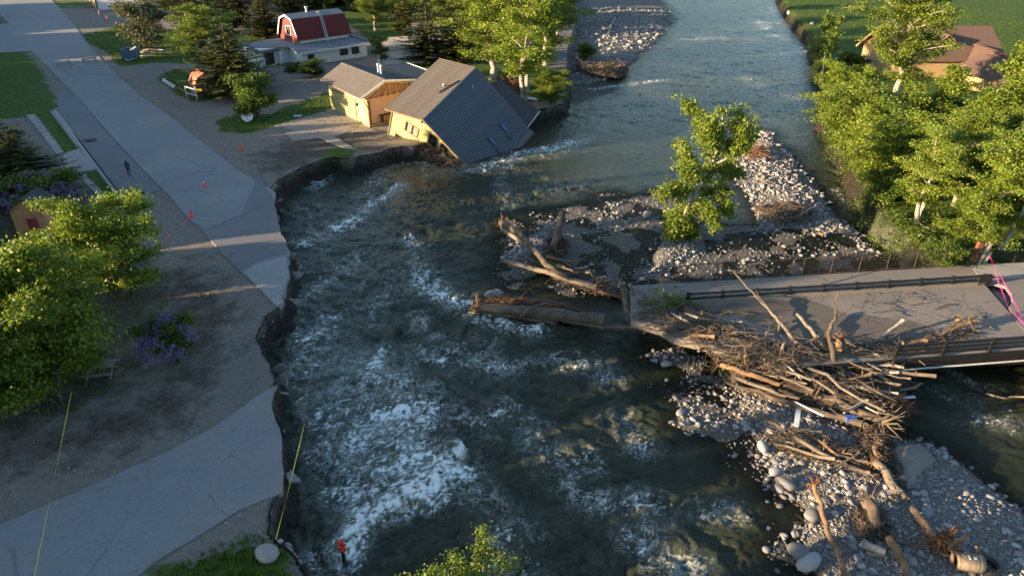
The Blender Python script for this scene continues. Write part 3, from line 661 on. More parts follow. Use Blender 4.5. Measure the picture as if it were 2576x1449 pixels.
T_ = [ # kind, name, label, u, v(base), top v, width px
 ('poplar','poplar_tree','bright poplar at the very right edge beside the brown annex',2566,415,88,135),
 ('maple_b','maple_tree','dense round green tree nearest the concrete patch, above the lower lilac',322,750,492,250),
 ('maple_a','maple_tree','largest broad multi-stemmed green tree at the left edge of the photo',125,1015,622,350),
 ('maple_b','maple_tree','lower green tree in the bottom left corner behind the big maple, partly out of frame',0,1070,770,270),
 ('maple_a','maple_tree','bright bushy tree between the small orange shed and the big left maple',205,950,705,180),
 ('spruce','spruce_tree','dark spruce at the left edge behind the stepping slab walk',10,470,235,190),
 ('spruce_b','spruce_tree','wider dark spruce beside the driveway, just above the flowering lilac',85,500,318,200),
 ('willow','willow_shrub','large grey-green willow shrub beside the road above the blue trailer',378,128,2,150),
 ('cotton_b','leafy_tree','bright green broadleaf tree standing behind the tall spruce near the red-roofed shed',522,195,8,150),
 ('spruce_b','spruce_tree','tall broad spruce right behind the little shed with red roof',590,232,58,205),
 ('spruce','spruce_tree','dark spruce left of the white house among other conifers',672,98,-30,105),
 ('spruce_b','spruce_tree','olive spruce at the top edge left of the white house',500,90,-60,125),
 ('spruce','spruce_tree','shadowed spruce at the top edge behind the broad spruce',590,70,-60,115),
 ('spruce_b','spruce_tree','shadowed conifer directly behind the gable of the white house',735,60,-60,90),
 ('shrub','round_shrub','bright round shrub beside the satellite dish in the yard',643,298,190,98),
 ('shrub','garden_shrub','dark shrub against the front wall of the white house, below the small window',790,196,152,60),
 ('shrub','garden_shrub','low dark shrub at the front left corner of the white house',738,180,160,50),
 ('sapling','small_tree','small green tree in front of the cream gravel roof between white house and garage',962,165,93,62),
 ('spruce_b','spruce_tree','tall golden-tipped spruce right of the cream flat roof',1078,160,-6,130),
 ('spruce','spruce_tree','dark spruce between the golden-tipped spruce and the birch grove',1150,160,-30,110),
 ('spruce','spruce_tree','dark spruce at the back behind the cream flat roof',1020,92,-50,75),
 ('cotton_a','cottonwood_tree','leafy tree at the top edge above the white house roof end',945,78,-60,95),
 ('cotton_b','cottonwood_tree','bright cottonwood at the top edge between white house and river',1035,60,-80,100),
 ('cotton_a','cottonwood_tree','left cottonwood of the lit grove, its grey trunk right of the tilted house ridge',1238,200,-90,215),
 ('cotton_b','cottonwood_tree','right cottonwood of the lit grove with pale trunk standing nearest the river',1325,254,-70,235),
 ('cotton_a','cottonwood_tree','cottonwood at the back of the lit grove beside the upper gravel bar',1372,165,-110,185),
 ('cotton_b','cottonwood_tree','shaded back cottonwood behind the tilted house ridge',1180,140,-110,165),
 ('maple_b','riverside_shrub','dark green bush on the bank tip above the water right of the tilted house',1392,264,176,95),
 ('shrub','riverside_shrub','small olive shrub on the upper gravel bar edge',1472,150,112,50),
 ('sapling','thin_tree','slender sapling on the right bank beside the upper rapids',2066,205,40,72),
 ('shrub','dark_shrub','dark low shrub on the lawn edge beside the slender sapling',2132,178,135,75),
 ('cotton_a','cottonwood_tree','tall cottonwood in front of the brown lodge, forked pale trunk showing',2250,255,-60,185),
 ('maple_b','riverside_tree','upstream bush on the right bank under the slender sapling',2118,300,160,130),
 ('maple_a','riverside_tree','broad olive tree overhanging the right channel above the orange roots',2180,400,205,250),
 ('maple_a','riverside_tree','olive bushy tree just downstream of the orange roots on the right bank',2250,480,290,240),
 ('poplar','poplar_tree','upright lime poplar between the tall cottonwood and the brown roof',2330,400,148,120),
 ('poplar','poplar_tree','upright poplar in front of the lodge wing, left of the tallest right poplar',2410,470,205,130),
 ('poplar','poplar_tree','tallest bright poplar near the right edge, crossing the lodge roof',2500,440,66,130),
 ('cotton_b','cottonwood_tree','leafy tree at the right edge behind the tallest poplar',2590,420,110,150),
 ('cotton_b','riverside_tree','dense green tree mid right bank with its trunk visible above the bare soil',2310,560,315,190),
 ('cotton_b','riverside_tree','large bright tree above the bridge end at the right edge',2500,625,335,230),
 ('maple_b','riverside_tree','bright tree at the right edge just above the bridge fence',2590,600,400,190),
 ('maple_b','riverside_tree','leafy bush directly behind the two wooden posts of the bridge',2440,640,470,150),
 ('shrub','riverside_shrub','low yellow-green shrub left of the wooden fence posts',2365,672,610,75),
 ('shrub','riverside_shrub','low shrub beside the wooden fence posts on the right, in the sun',2400,668,622,60),
 ('maple_b','riverside_shrub','bush leaning over the water opposite the top of the island',2098,322,225,95),
 ('shrub','riverside_shrub','low bush above the orange hanging roots',2130,378,318,95),
 ('maple_b','riverside_shrub','bush at the water edge right of the orange hanging roots',2185,440,330,125),
 ('shrub','riverside_shrub','low bush on the brown bank downstream of the orange roots',2225,505,432,100),
 ('cotton_a','riverside_tree','tree in the middle of the right bank thicket, in front of the upright poplar',2400,520,268,150),
 ('maple_a','riverside_tree','big leafy tree filling the right edge behind the fence thicket',2560,520,270,230),
 ('maple_b','riverside_tree','leafy tree at the back of the right bank thicket below the lodge wing',2300,420,262,150),
]
for (k, n, l, u, v, tp, w) in T_:
    z = .2 if u > 1900 else (-1.3 if u > 1450 else 0.0)
    tree(k, n, l, u, v, tp, pxw(u, v, w, z), z)
for (l, u, v) in (('tall cottonwood right of the lit grove beside the upper bar', 1402, 92), ('cottonwood behind the tall one beside the upper bar', 1418, 52), ('farthest cottonwood on the bank of the upper bar at the top edge', 1396, 22)):
    tree('cotton_a', 'cottonwood_tree', l, u, v, width=pxw(u, v, 85), H=16.5)
# background wood at the top of the picture, each tree its own
r2 = random.Random(12)
WL = ['leftmost dark conifer of the top-edge wood, above the grey willow shrub', 'leafy tree of the top-edge wood right above the tall spruce', 'leafy tree of the top-edge wood just left of the barn roof peak', 'dark conifer of the top-edge wood behind the left end of the barn roof',
 'dark conifer of the top-edge wood behind the chimney of the white house', 'leafy tree of the top-edge wood behind the ladder on the red roof', 'leafy tree of the top-edge wood behind the right end of the red roof', 'dark conifer of the top-edge wood right of the small flat-roofed shed',
 'dark conifer of the top-edge wood above the golden-tipped spruce', 'leafy tree of the top-edge wood left of the lit grove', 'leafy tree of the top-edge wood behind the lit grove, its left half', 'dark conifer of the top-edge wood hidden behind the lit grove',
 'rightmost dark conifer of the top-edge wood beside the upper gravel bar', 'leafy tree between the cream flat roof and the lit grove', 'leafy tree directly behind the white shed with the flat roof',
 'farthest conifer above the lit grove at the very top edge', 'farthest leafy tree above the golden-tipped spruce at the very top edge', 'farthest leafy tree above the barn roof end at the very top edge', 'farthest conifer above the right half of the lit grove']
for i, (u, v, w) in enumerate([(455,30,70),(620,20,80),(690,8,75),(760,14,80),(830,6,80),(895,25,85),(960,20,80),(1090,20,80),(1150,45,90),(1210,60,90),(1270,40,90),(1340,50,90),(1400,60,80),(1110,90,70),(980,50,70),(1180,20,90),(1060,10,90),(930,0,90),(1290,10,90)]):
    k = ['spruce', 'cotton_a', 'cotton_b', 'spruce_b'][i % 4]
    tree(k, 'woodland_tree', WL[i], u, v, v-110-r2.uniform(0, 30), pxw(u, v, w*1.15), 0, group='wood along the top edge')
r3 = random.Random(5)
for i in range(26):
    u = 430+i*29+r3.uniform(-12, 12); v = r3.uniform(2, 34); tree(['spruce', 'cotton_b', 'spruce_b', 'cotton_a', 'spruce_b'][i % 5], 'woodland_tree', ['dark conifer in the dense far wood across the top edge', 'leafy tree in the dense far wood across the top edge'][i % 5 in (1, 3)], u, v, v-95-r3.uniform(0, 40), pxw(u, v, 78), 0, group='far wood across the top edge')
tree('cotton_b', 'cottonwood_tree', 'treetop rising into the bottom edge of the photo over the dark water', 0, 0, H=6.7, z=0, width=4.4, xy=(-2.3, 15.6), rot=1.0)
# undergrowth spilling down the right bank
r = np.random.default_rng(17); RBp = jitter(RE[4:18], .5, .2, 9); pos = RBp[r.integers(0, len(RBp), 1100)]+r.normal(0, .75, (1100, 2))+np.array([.5, .2])
pos = pos[(pos[:, 1] > 46)]; zz = terrain(pos[:, 0], pos[:, 1])[0]+r.uniform(0, .9, len(pos)); keep_ = fbm(pos[:, 0]*.22, pos[:, 1]*.22, 2, 4)+.08 > 0
V, F, t = leaves(np.stack([pos[:, 0], pos[:, 1], zz], 1)[keep_], 34, .34, .15, r); m = mesh('bank_undergrowth', V, F, LEAF_D); set_attr(m, 'tint', t); o = obj('bank_undergrowth', m); o['kind'] = 'stuff'; o['label'] = 'leafy undergrowth spilling down the right bank'
# leaning tree left standing on its cone of gravel in mid-river
r = np.random.default_rng(55)
ix, iy, _ = W(1714, 600, -1.2)
LT = thing('leaning_cottonwood', 'lone ragged cottonwood with forked trunk on the gravel cone in mid-river', 'tree', (ix, iy, -1.25))
def ip(u, v, dy=0):
    """point of the lone tree in its own frame, in the upright plane through its foot"""
    y = iy+dy; x = (u-1288)/FPX*(y*cT+(CAM_Z-height_at(0, y, v))*sT); return (x-ix, dy, height_at(x, y, v)+1.25)
wd = NP(); tips = []
limbs = [([(1712,605),(1716,560),(1728,520),(1742,490),(1768,455),(1790,420),(1805,380),(1822,330),(1818,270)], .26, 0),
 ([(1742,490),(1775,480),(1800,478),(1835,470)], .1, .8), ([(1742,490),(1720,478),(1695,478),(1665,490)], .1, -.6), ([(1735,510),(1760,515),(1785,535),(1800,560)], .09, -1),
 ([(1790,420),(1785,370),(1762,320),(1745,275),(1728,262)], .13, .8), ([(1790,420),(1830,400),(1862,370),(1880,340),(1885,300)], .13, -.8), ([(1805,380),(1850,370),(1890,350)], .08, 1.2),
 ([(1768,455),(1740,420),(1722,390),(1712,350)], .09, 1.3), ([(1768,455),(1745,440),(1715,420)], .07, -1.2), ([(1728,520),(1715,540),(1698,560)], .06, .5), ([(1790,420),(1830,430),(1860,440)], .07, .9), ([(1805,380),(1780,340),(1790,290)], .07, -.9), ([(1862,370),(1868,320),(1850,280)], .06, .3), ([(1800,478),(1820,510),(1825,540)], .06, -.4), ([(1716,560),(1735,575),(1742,590)], .05, .3),([(1716,560),(1700,580),(1690,590)], .05, -.3)]
for pl, rad, dy in limbs:
    n = len(pl); P = np.array([ip(u, v, dy*2.2*(i/(n-1))) for i, (u, v) in enumerate(pl)]); P[1:] += r.normal(0, .05, (n-1, 3))
    wd.add(*tube(P, np.linspace(rad, rad*.25, n), 7))
    m_ = 26 if rad > .2 else int(12+90*rad)
    for q in range(m_*2):
        u = r.uniform(.5 if rad > .2 else .25, 1)*(n-1); c0 = np.array([np.interp(u, np.arange(n), P[:, i]) for i in range(3)])
        dv = r.normal(size=3); dv /= np.linalg.norm(dv); e = c0+dv*r.uniform(.25, 1.15)
        wd.add(*tube(np.array([c0, (c0+e)/2+r.normal(0, .05, 3), e]), [.02, .012, .006], 3)); tips += [e, (c0+e)/2]
for q in range(90):
    tips.append(np.array(ip(r.uniform(1675, 1742), r.uniform(525, 592), r.uniform(-1, 1))))
V, F, t = leaves(np.array(tips), 26, .21, .17, r); cm = mesh('crown', V, F, LEAF); set_attr(cm, 'tint', t)
obj('trunk', wd.mesh('trunk', BARK_P, True), LT); obj('crown', cm, LT)
# lilacs: dark shrubs with blossom trusses as a part of their own
def lilac(label, u, v, top, wpx, seed, side=0):
    x, y, _ = W(u, v); w = pxw(u, v, wpx); H = height_at(x, y, top); r = np.random.default_rng(seed)
    t = thing('lilac_bush', label, 'shrub', (x, y, 0)); k, H0 = KINDS['shrub'] 
    wm, cm = k; s = Vector((w/3.9, w/3.9, H/H0)); a = obj('trunk', wm, t, scale=s); b = obj('crown', cm, t, scale=s)
    n = 150; th = r.uniform(0, 6.28, n); ph = np.arccos(r.uniform(.12, 1, n)); q = r.uniform(.85, 1.02, n)
    C = np.stack([np.cos(th)*np.sin(ph)*w*.42*q, np.sin(th)*np.sin(ph)*w*.42*q, .22*H+np.cos(ph)*H*.80*q], 1)
    C = C[fbm(C[:, 0]*.6+seed, C[:, 1]*.6+C[:, 2]*.5, 2, seed) > -.22]
    V, F, tt = leaves(C, 42, .17, .105, r); m = mesh('blossoms', V, F, LILA); set_attr(m, 'tint', tt); obj('blossoms', m, t)
lilac('big lilac in pale violet bloom behind the little orange shed', 118, 545, 436, 215, 61)
lilac('smaller dark lilac with purple blossoms alone on the dirt below the maples', 436, 915, 800, 152, 62)
# the wood west of the street: out of frame, heights and gaps shaped to shade the river
r = np.random.default_rng(91); bw = NP(); V0, F0 = [], []; n = 0
BELT = []
def belt_tree(x, y, H, rad):
    global n
    k = 900; z = r.beta(1.3, 1.6, k)*H; a = r.uniform(0, 6.28, k); q = rad*(1-z/H)**.7*np.sqrt(r.uniform(.1, 1, k)); 
    c = np.stack([x+np.cos(a)*q, y+np.sin(a)*q, z+.2], 1); s = r.uniform(.45, .8, (k, 1))
    d = r.normal(size=(k, 3)); d /= np.linalg.norm(d, axis=1)[:, None]; e = np.cross(d, r.normal(size=(k, 3))); e /= np.linalg.norm(e, axis=1)[:, None]
    V0.append(np.stack([c-d*s, c+e*s, c+d*s, c-e*s], 1).reshape(-1, 3)); F0.append(np.arange(4*k).reshape(-1, 4)+n); n += 4*k
def bx(y): return -max(41, .64*y+27)
HS = [(-40, 10.5), (-20, 10.5), (-12, 8), (-5, 7.2), (8, 6.9), (18, 6.8), (23, 6.4), (30, 6.6), (48, 7.2), (54, 9.4), (66, 9.8), (78, 9.6), (96, 9), (101, 13), (107, 16), (116, 16), (119, 12), (123, 3.5), (127, 7), (150, 8), (156, 3), (162, 8), (210, 9)]
yy = -38.0
while yy < 205:
    hh = float(np.interp(yy, [a for a, b in HS], [b for a, b in HS]))
    for dx in (-7.5, -3.5, 0, 3.5): belt_tree(bx(yy)-4+dx+r.normal(0, .8), yy+r.normal(0, .6)+dx*.5, hh*r.uniform(.84, 1.08), min(3.2, hh*.42))
    yy += 2.8
for y_, h_ in ((-16, 10.5), (-9, 11), (-3, 10), (2, 11.2), (7, 9.6), (12, 10.8), (17, 10.6), (20, 12), (40, 13.5), (45, 13), (50, 13.8)): belt_tree(bx(y_)-9, y_, h_, 1.35)  # thin unseen spires added only to dapple island, deck and lower bar
bm_ = mesh('unseen_shade_wood', np.concatenate(V0), np.concatenate(F0), NEED); set_attr(bm_, 'tint', r.uniform(0, 1, n))
o = obj('unseen_shade_wood', bm_); o['kind'] = 'stuff'; o['label'] = 'dense unseen belt of trees west of the street shaped to cast the long evening shade'
# ================================================================ BUILDINGS
def roof_metal(name, c, c2):
    m = Mt(name); v = m.coord('Object'); n = m.noise(v, 1.3, 5, .6); f = m.noise(v, 14, 4, .7)
    m.set(Base__Color=m.mix(m.ramp(n, [(.3, 0), (.7, 1)]), c, c2), Roughness=m.ramp(f, [(.3, .42), (.7, .62)]), Metallic=.0); m.p.inputs['Specular IOR Level'].default_value = .5; return m.m
RM_TAN = roof_metal('sunlit_bronze_roof_metal', (.105, .090, .072), (.15, .128, .10))  # warm sunlight on the tilted house's left slope put into the colour
RM_BLUE = roof_metal('shaded_charcoal_roof_metal', (.045, .056, .072), (.066, .080, .100))  # right slope of the same roof, its shade put into the colour
def siding(name, lo, hi, pitch=.2):
    m = Mt(name); v = m.coord('Object'); sx = m.N('ShaderNodeSeparateXYZ', Vector=v).outputs[2]
    w = m.math('FRACT', m.math('DIVIDE', sx, pitch)); n = m.noise(v, 1.6, 6, .65)
    c = m.ramp(n, [(.3, lo), (.7, hi)]); c = m.mix(m.ramp(m.noise(v, .7, 4, .6), [(.58, 0), (.8, .35)]), c, tuple(x*.6 for x in lo))
    m.set(Base__Color=c, Roughness=.7, Normal=m.bump(w, .9, .025)); return m.m
YEL = siding('yellow_lap_siding', (.52, .44, .17), (.62, .53, .22))
TRIM = simple('olive_trim_paint', (.16, .14, .075), .6); FASC = simple('brown_fascia', (.17, .12, .08), .7)
GLASSD = Mt('dark_window_glass'); GLASSD.set(Base__Color=(.012, .014, .016), Roughness=.08); GLASSD = GLASSD.m
BLIND = simple('closed_blinds', (.28, .25, .20), .6); WOODL = simple('fresh_lumber', (.52, .30, .16), .8, .2, 9); PINK = simple('plaster_board', (.46, .30, .22), .85, .12, 1.5)
WHITE = simple('white_paint', (.60, .62, .62), .7, .12, 1.2); GREYR = simple('grey_roll_roofing', (.15, .165, .185), .9, .18, 1.0, bump=.5, bscale=30)
REDSH = simple('dark_red_shingle', (.11, .018, .018), .85, .25, 8, bump=.6, bscale=30); SHG = simple('charcoal_shingle', (.05, .052, .058), .9, .25, 6, bump=.6, bscale=25)
CONCF = simple('foundation_concrete', (.26, .23, .19), .9, .25, 2); DKW = simple('dark_timber', (.045, .032, .022), .85, .3, 4); BLACK = simple('black_steel', (.012, .012, .013), .5)
def window(par, M, x0, x1, z0, z1, y, panes=2, fr=TRIM, name='window', gl=GLASSD, t=.14, blind=False):
    """framed window in the plane y of a local frame M, facing -y"""
    f = MB()
    for a in ((x0, x1, z0, z0+t), (x0, x1, z1-t, z1), (x0, x0+t, z0+t, z1-t), (x1-t, x1, z0+t, z1-t)): f.box(a[0], a[1], y-.07, y+.02, a[2], a[3], M)
    for i in range(1, panes): xm = x0+(x1-x0)*i/panes; f.box(xm-.04, xm+.04, y-.05, y+.02, z0+t, z1-t, M)
    w = f.build(name, fr, par)
    for i in range(panes):
        a, b = x0+t+(x1-x0-2*t)*i/panes, x0+t+(x1-x0-2*t)*(i+1)/panes
        MB().box(a+.02, b-.02, y-.02, y-.005, z0+t, z1-t, M).build('pane', gl, w)
        if blind: MB().box(a+.3*(b-a), b-.03, y-.045, y-.03, z0+t+.03, z1-t-.02, M).build('blind', BLIND, w)
    return w
def panel_roof(par, M, y0, y1, n, prof, mat, rib=.05, gap=.01):
    """standing seam panels running down a slope: prof = [(x0,z0),(x1,z1)] in the local frame, panels side by side along y"""
    (xa, za), (xb, zb) = prof; w = (y1-y0)/n; L = math.hypot(xb-xa, zb-za); dx, dz = (xb-xa)/L, (zb-za)/L; nx_, nz_ = -dz*(1 if xb > xa else -1), abs(dx)
    V, F = [], []
    cs = [(0, 0), (0, rib), (.035, rib), (.045, .008), (w-gap, .008), (w-gap, 0)]
    for s in (0, L):
        for (c, h) in cs: V.append((xa+dx*s+nx_*h, c, za+dz*s+nz_*h))
    k = len(cs); F = [(i, (i+1) % k, (i+1) % k+k, i+k) for i in range(k)]+[tuple(range(k-1, -1, -1)), tuple(range(k, 2*k))]
    me = mesh('roof_panel', V, F, mat)
    for i in range(n):
        o = obj('roof_panel', me, par); o.matrix_local = M @ Matrix.Translation((0, y0+w*i, 0))
# ---- the undermined yellow house, tipped into the river
HM = Matrix.Translation((-10.44, 81.48, 3.43)) @ Matrix.Rotation(-.542, 4, 'Z') @ Matrix.Rotation(.335, 4, 'X') @ Matrix.Rotation(.504, 4, 'Y')
I4 = Matrix.Identity(4)
H = thing('tilted_house', 'yellow house with dark metal roof tipped over into the river', 'house'); H.matrix_world = HM; H.location = HM.to_translation(); H.rotation_euler = HM.to_euler()
m_, Lh = .41, 12.0
wall = MB(); wx0, wx1, zb = -4.5, 8.0, -7.3
g = [(wx0, zb), (wx0, wx0*m_-.12), (0, -.12), (wx1, -wx1*m_-.12), (wx1, zb)]
P4 = lambda y: [(x, y, z) for x, z in g]
wall.add(P4(.6)+P4(11.4), [(0, 1, 2, 3, 4), (9, 8, 7, 6, 5), (0, 5, 6, 1), (4, 3, 8, 9)]); wall.build('wall', YEL, H)
MB().box(wx0-.05, wx0+.12, .5, .62, zb, wx0*m_-.1).build('corner_board', TRIM, H)
MB().box(wx0-.02, wx1, .56, .62, -7.2, -6.5).build('foundation_band', CONCF, H)
ws = window(H, I4, -2.44, -.46, -4.2, -2.5, .6, 2, blind=True)
window(H, I4, -3.56, -2.5, -6.9, -5.55, .6, 1)
window(H, I4, .86, 2.3, -3.9, -1.9, .6, 1); window(H, I4, 2.62, 3.9, -3.9, -2.3, .6, 1)
core = MB(); core.add([(-5.1, 0, -5.1*m_-.06), (0, 0, -.06), (0, Lh, -.06), (-5.1, Lh, -5.1*m_-.06)], [(0, 1, 2, 3)]); core.add([(-5.1, 0, -5.1*m_-.22), (0, 0, -.22), (0, Lh, -.22), (-5.1, Lh, -5.1*m_-.22)], [(3, 2, 1, 0)])
for (a, b) in ((0, 8.35), (8.35, 10.0)):
    dz = -.0 if a == 0 else -.12
    core.add([(a, 0, -a*m_-.06+dz), (b, 0, -b*m_-.06+dz), (b, Lh, -b*m_-.06+dz), (a, Lh, -a*m_-.06+dz)], [(0, 1, 2, 3)]); core.add([(a, 0, -a*m_-.22+dz), (b, 0, -b*m_-.22+dz), (b, Lh, -b*m_-.22+dz), (a, Lh, -a*m_-.22+dz)], [(3, 2, 1, 0)])
core.build('roof_deck', FASC, H)
panel_roof(H, I4, 0, Lh, 27, [(-5.15, -5.15*m_), (-.03, -.01)], RM_TAN)
panel_roof(H, I4, 0, Lh, 27, [(.03, -.01), (8.36, -8.36*m_)], RM_BLUE)
panel_roof(H, I4, 0, Lh, 27, [(8.3, -8.3*m_-.10), (9.62, -9.62*m_-.10)], RM_BLUE)
panel_roof(H, I4, .3, Lh+.35, 27, [(9.6, -9.6*m_-.2), (10.25, -10.25*m_-.2)], RM_BLUE)
b = MB(); b.add([(-.16, -.02, -.045), (0, -.02, .06), (.16, -.02, -.045), (-.16, Lh+.02, -.045), (0, Lh+.02, .06), (.16, Lh+.02, -.045)], [(0, 1, 4, 3), (1, 2, 5, 4), (0, 2, 1), (3, 4, 5)]); b.build('ridge_cap', RM_BLUE, H)
for y in (-.04, Lh+.04):
    b = MB(); b.beam((-5.15, y, -5.15*m_-.1), (0, y, -.1), .05, .26); b.beam((0, y, -.1), (8.36, y, -8.36*m_-.1), .05, .26); b.build('rake_board', FASC, H)
MB().beam((-5.17, -.05, -5.15*m_-.12), (-5.17, Lh+.05, -5.15*m_-.12), .05, .2).build('gutter', FASC, H)
MB().beam((0, -.35, -.33), (0, .6, -.33), .2, .24).build('ridge_beam_end', FASC, H)
for (a, y0, y1) in ((7.13, 8.42, 8.97), (7.15, 5.4, 5.98)):
    s = MB(); A = Matrix.Translation((a, (y0+y1)/2, -a*m_)) @ Matrix.Rotation(math.atan(m_), 4, 'Y'); s.box(-.68, .68, (y0-y1)/2, (y1-y0)/2, .03, .12, A); sk = s.build('skylight', BLACK, H)
    gl = Mt('sky_blue_glass'); gl.set(Base__Color=(.05, .09, .19), Roughness=.12); MB().box(-.6, .6, (y0-y1)/2+.06, (y1-y0)/2-.06, .125, .14, A).build('pane', gl.m, sk)
    MB().box(-.5+1.5, .55+1.15, (y0-y1)/2-.15, (y0-y1)/2+.05, .03, .08, A).build('snow_guard', BLACK, H)
PIPE = simple('galvanised_pipe', (.55, .55, .56), .4, .15, 5)
MB().tube([(1.36, 9.17, -.56), (1.36, 9.17, -.1)], .07, 8).build('vent_pipe', PIPE, H); MB().tube([(-1.5, 6.8, -.62), (-1.5, 6.8, -.15)], .09, 8).build('vent_pipe', PIPE, H)
MB().beam((-1.2, 5.3, -.38), (-.35, 8.6, -.05), .1, .1).build('fallen_board', DKW, H)
# low dark porch roof torn loose behind
pr = MB(); z_ = lambda x: -x*m_-1.25; pr.add([(1.6, 12.05, z_(1.6)), (9.0, 12.05, z_(9)), (8.8, 16.8, z_(8.8)), (2.6, 15.0, z_(2.6))]+[(1.6, 12.05, z_(1.6)-.2), (9.0, 12.05, z_(9)-.2), (8.8, 16.8, z_(8.8)-.2), (2.6, 15.0, z_(2.6)-.2)], [(0, 1, 2, 3), (7, 6, 5, 4), (0, 4, 5, 1), (1, 5, 6, 2), (2, 6, 7, 3), (3, 7, 4, 0)]); pr.build('porch_roof', SHG, H)
MB().beam((9.02, 12.0, z_(9.02)), (8.82, 16.85, z_(8.82)), .1, .1).build('porch_gutter', WHITE, H)
# ---- garage whose house end has been torn away
G = thing('torn_garage', 'yellow garage with brown ribbed roof, its end wall torn open showing roof trusses', 'garage')
A = Vector((-25.88, 100.07, 0)); Bc = Vector((-18.6, 90.1, .0)); e = (Bc-A).normalized(); pp = Vector((-e.y, e.x, 0)); Lg = (Bc-A).length
rl, rr = Vector((-24.2, 102.4, 5.74)), Vector((-16.3, 91.7, 5.74)); el, er = Vector((-27.0, 100.4, 3.85)), Vector((-19.3, 89.7, 3.85))
er2 = Vector(W(1046, 200, 4.9)); el2 = Vector(W(968, 163, 4.9)); D_ = Vector((er2.x, er2.y, 0)) - (er2-Vector((rr.x, rr.y, 4.9))).normalized()*.5
C_ = Vector((el2.x, el2.y, 0)); gh = 4.1
b = MB(); b.add([A, Bc, Bc+Vector((0, 0, gh)), A+Vector((0, 0, gh))], [(0, 1, 2, 3)]); b.add([A, C_, C_+Vector((0, 0, 4.6)), Vector((rl.x, rl.y, 5.55)), A+Vector((0, 0, gh))], [(4, 3, 2, 1, 0)]); b.add([C_, D_, D_+Vector((0, 0, 4.6)), C_+Vector((0, 0, 4.6))], [(0, 1, 2, 3)]); b.build('wall', YEL, G)
GM = Matrix.Translation(A) @ Matrix.Rotation(math.atan2(e.y, e.x), 4, 'Z')   # local x along the door wall, -y outwards
b = MB(); b.box(1.2, 8.6, -.06, .0, .05, 2.75, GM); gd = b.build('garage_door', simple('olive_garage_door', (.34, .31, .13), .65), G)
for i in range(4): MB().box(1.22, 8.58, -.085, -.065, .08+i*.67, .08+i*.67+.62, GM).build('door_section', bpy.data.materials['olive_garage_door'], gd)
for a in ((1.0, 1.2, 0, 2.9), (8.6, 8.8, 0, 2.9), (1.2, 8.6, 2.75, 2.95)): MB().box(a[0], a[1], -.1, .0, a[2], a[3], GM).build('door_trim', TRIM, G)
MB().box(9.3, 9.55, -.2, -.02, 2.2, 2.6, GM).build('wall_lamp', BLACK, G)
MB().box(-.1, Lg, -.14, -.0, -.3, .02, GM).build('sill', CONCF, G)
# roof: left slope in panels, right slope shingle-grey
n = 23; d_dn = (el-rl); 
for i in range(n):
    t0, t1 = i/n, (i+.97)/n; a0, a1 = el.lerp(er, t0), el.lerp(er, t1); c0, c1 = rl.lerp(rr, t0), rl.lerp(rr, t1); up = (a1-a0).cross(c0-a0).normalized()*(.02); rb = up*2.8
    q = a0.lerp(a1, .12), c0.lerp(c1, .12)
    MB().add([a0, a1, c1, c0, a0+up, a1+up, c1+up, c0+up], [(3, 2, 1, 0), (4, 5, 6, 7), (0, 1, 5, 4), (1, 2, 6, 5), (2, 3, 7, 6), (3, 0, 4, 7)]).add([a0+up, q[0]+up, q[1]+up, c0+up, a0+rb, q[0]+rb, q[1]+rb, c0+rb], [(4, 5, 6, 7), (0, 1, 5, 4), (1, 2, 6, 5), (2, 3, 7, 6), (3, 0, 4, 7)]).build('roof_panel', RM_TAN, G)
dn = Vector((0, 0, .18)); b = MB(); b.add([rl, rr, er2, el2, rl-dn, rr-dn, er2-dn, el2-dn], [(0, 1, 2, 3), (7, 6, 5, 4), (0, 4, 5, 1), (1, 5, 6, 2), (2, 6, 7, 3), (3, 7, 4, 0)]).build('back_roof', SHG, G)
MB().add([rl-dn, rr-dn, er-dn*.6, el-dn*.6], [(0, 3, 2, 1)]).build('soffit', FASC, G)
MB().beam(rl+Vector((0, 0, .04)), rr+Vector((0, 0, .04)), .3, .06).build('ridge_cap', RM_TAN, G)
MB().beam(el-dn*.4, er-dn*.4, .12, .16).build('gutter', FASC, G); MB().beam(er-dn*.5, rr-dn*.5, .06, .26).build('rake_board', WHITE, G); MB().beam(rr-dn*.5, er2-dn*.5, .06, .26).build('rake_board', WHITE, G)
# torn end: recessed lining, stud, trusses, bench
t_ = (D_-Bc).normalized(); inn = Vector((-t_.y, t_.x, 0)); inn = inn if inn.dot(e) < 0 else -inn
wz = lambda p, z: Vector((p.x, p.y, z)); i0, i1 = Bc+inn*.5, D_+inn*.5
b = MB(); b.add([wz(i0, .25), wz(i1, .25), wz(i1, 3.5), wz(i0, 3.5)], [(0, 1, 2, 3)]).build('inner_wall', PINK, G)
b = MB(); rm = Vector((rr.x, rr.y, 0))+inn*.6; b.add([wz(i0, 3.5), wz(i1, 3.5), wz(i1, 4.5), wz(rm, 5.4), wz(i0, 4.0)], [(0, 1, 2, 3, 4)]).build('attic_back', simple('attic_ply', (.26, .15, .09), .9), G)
b = MB(); b.add([wz(Bc, .25), wz(D_, .25), wz(i1, .25), wz(i0, .25), wz(Bc, -1.6), wz(D_, -1.6)], [(0, 1, 2, 3), (0, 4, 5, 1)]).build('floor_edge', simple('muddy_floor', (.28, .18, .11), .9, .3, 2), G)
trs = [(Bc, 3.45, D_, 3.45), (Bc, 3.7, rr, 5.45), (rr, 5.45, D_, 4.55)]
for a, za, c, zc in trs: MB().beam(wz(a+inn*.15, za), wz(c+inn*.15, zc), .1, .13).build('truss_chord', WOODL, G)
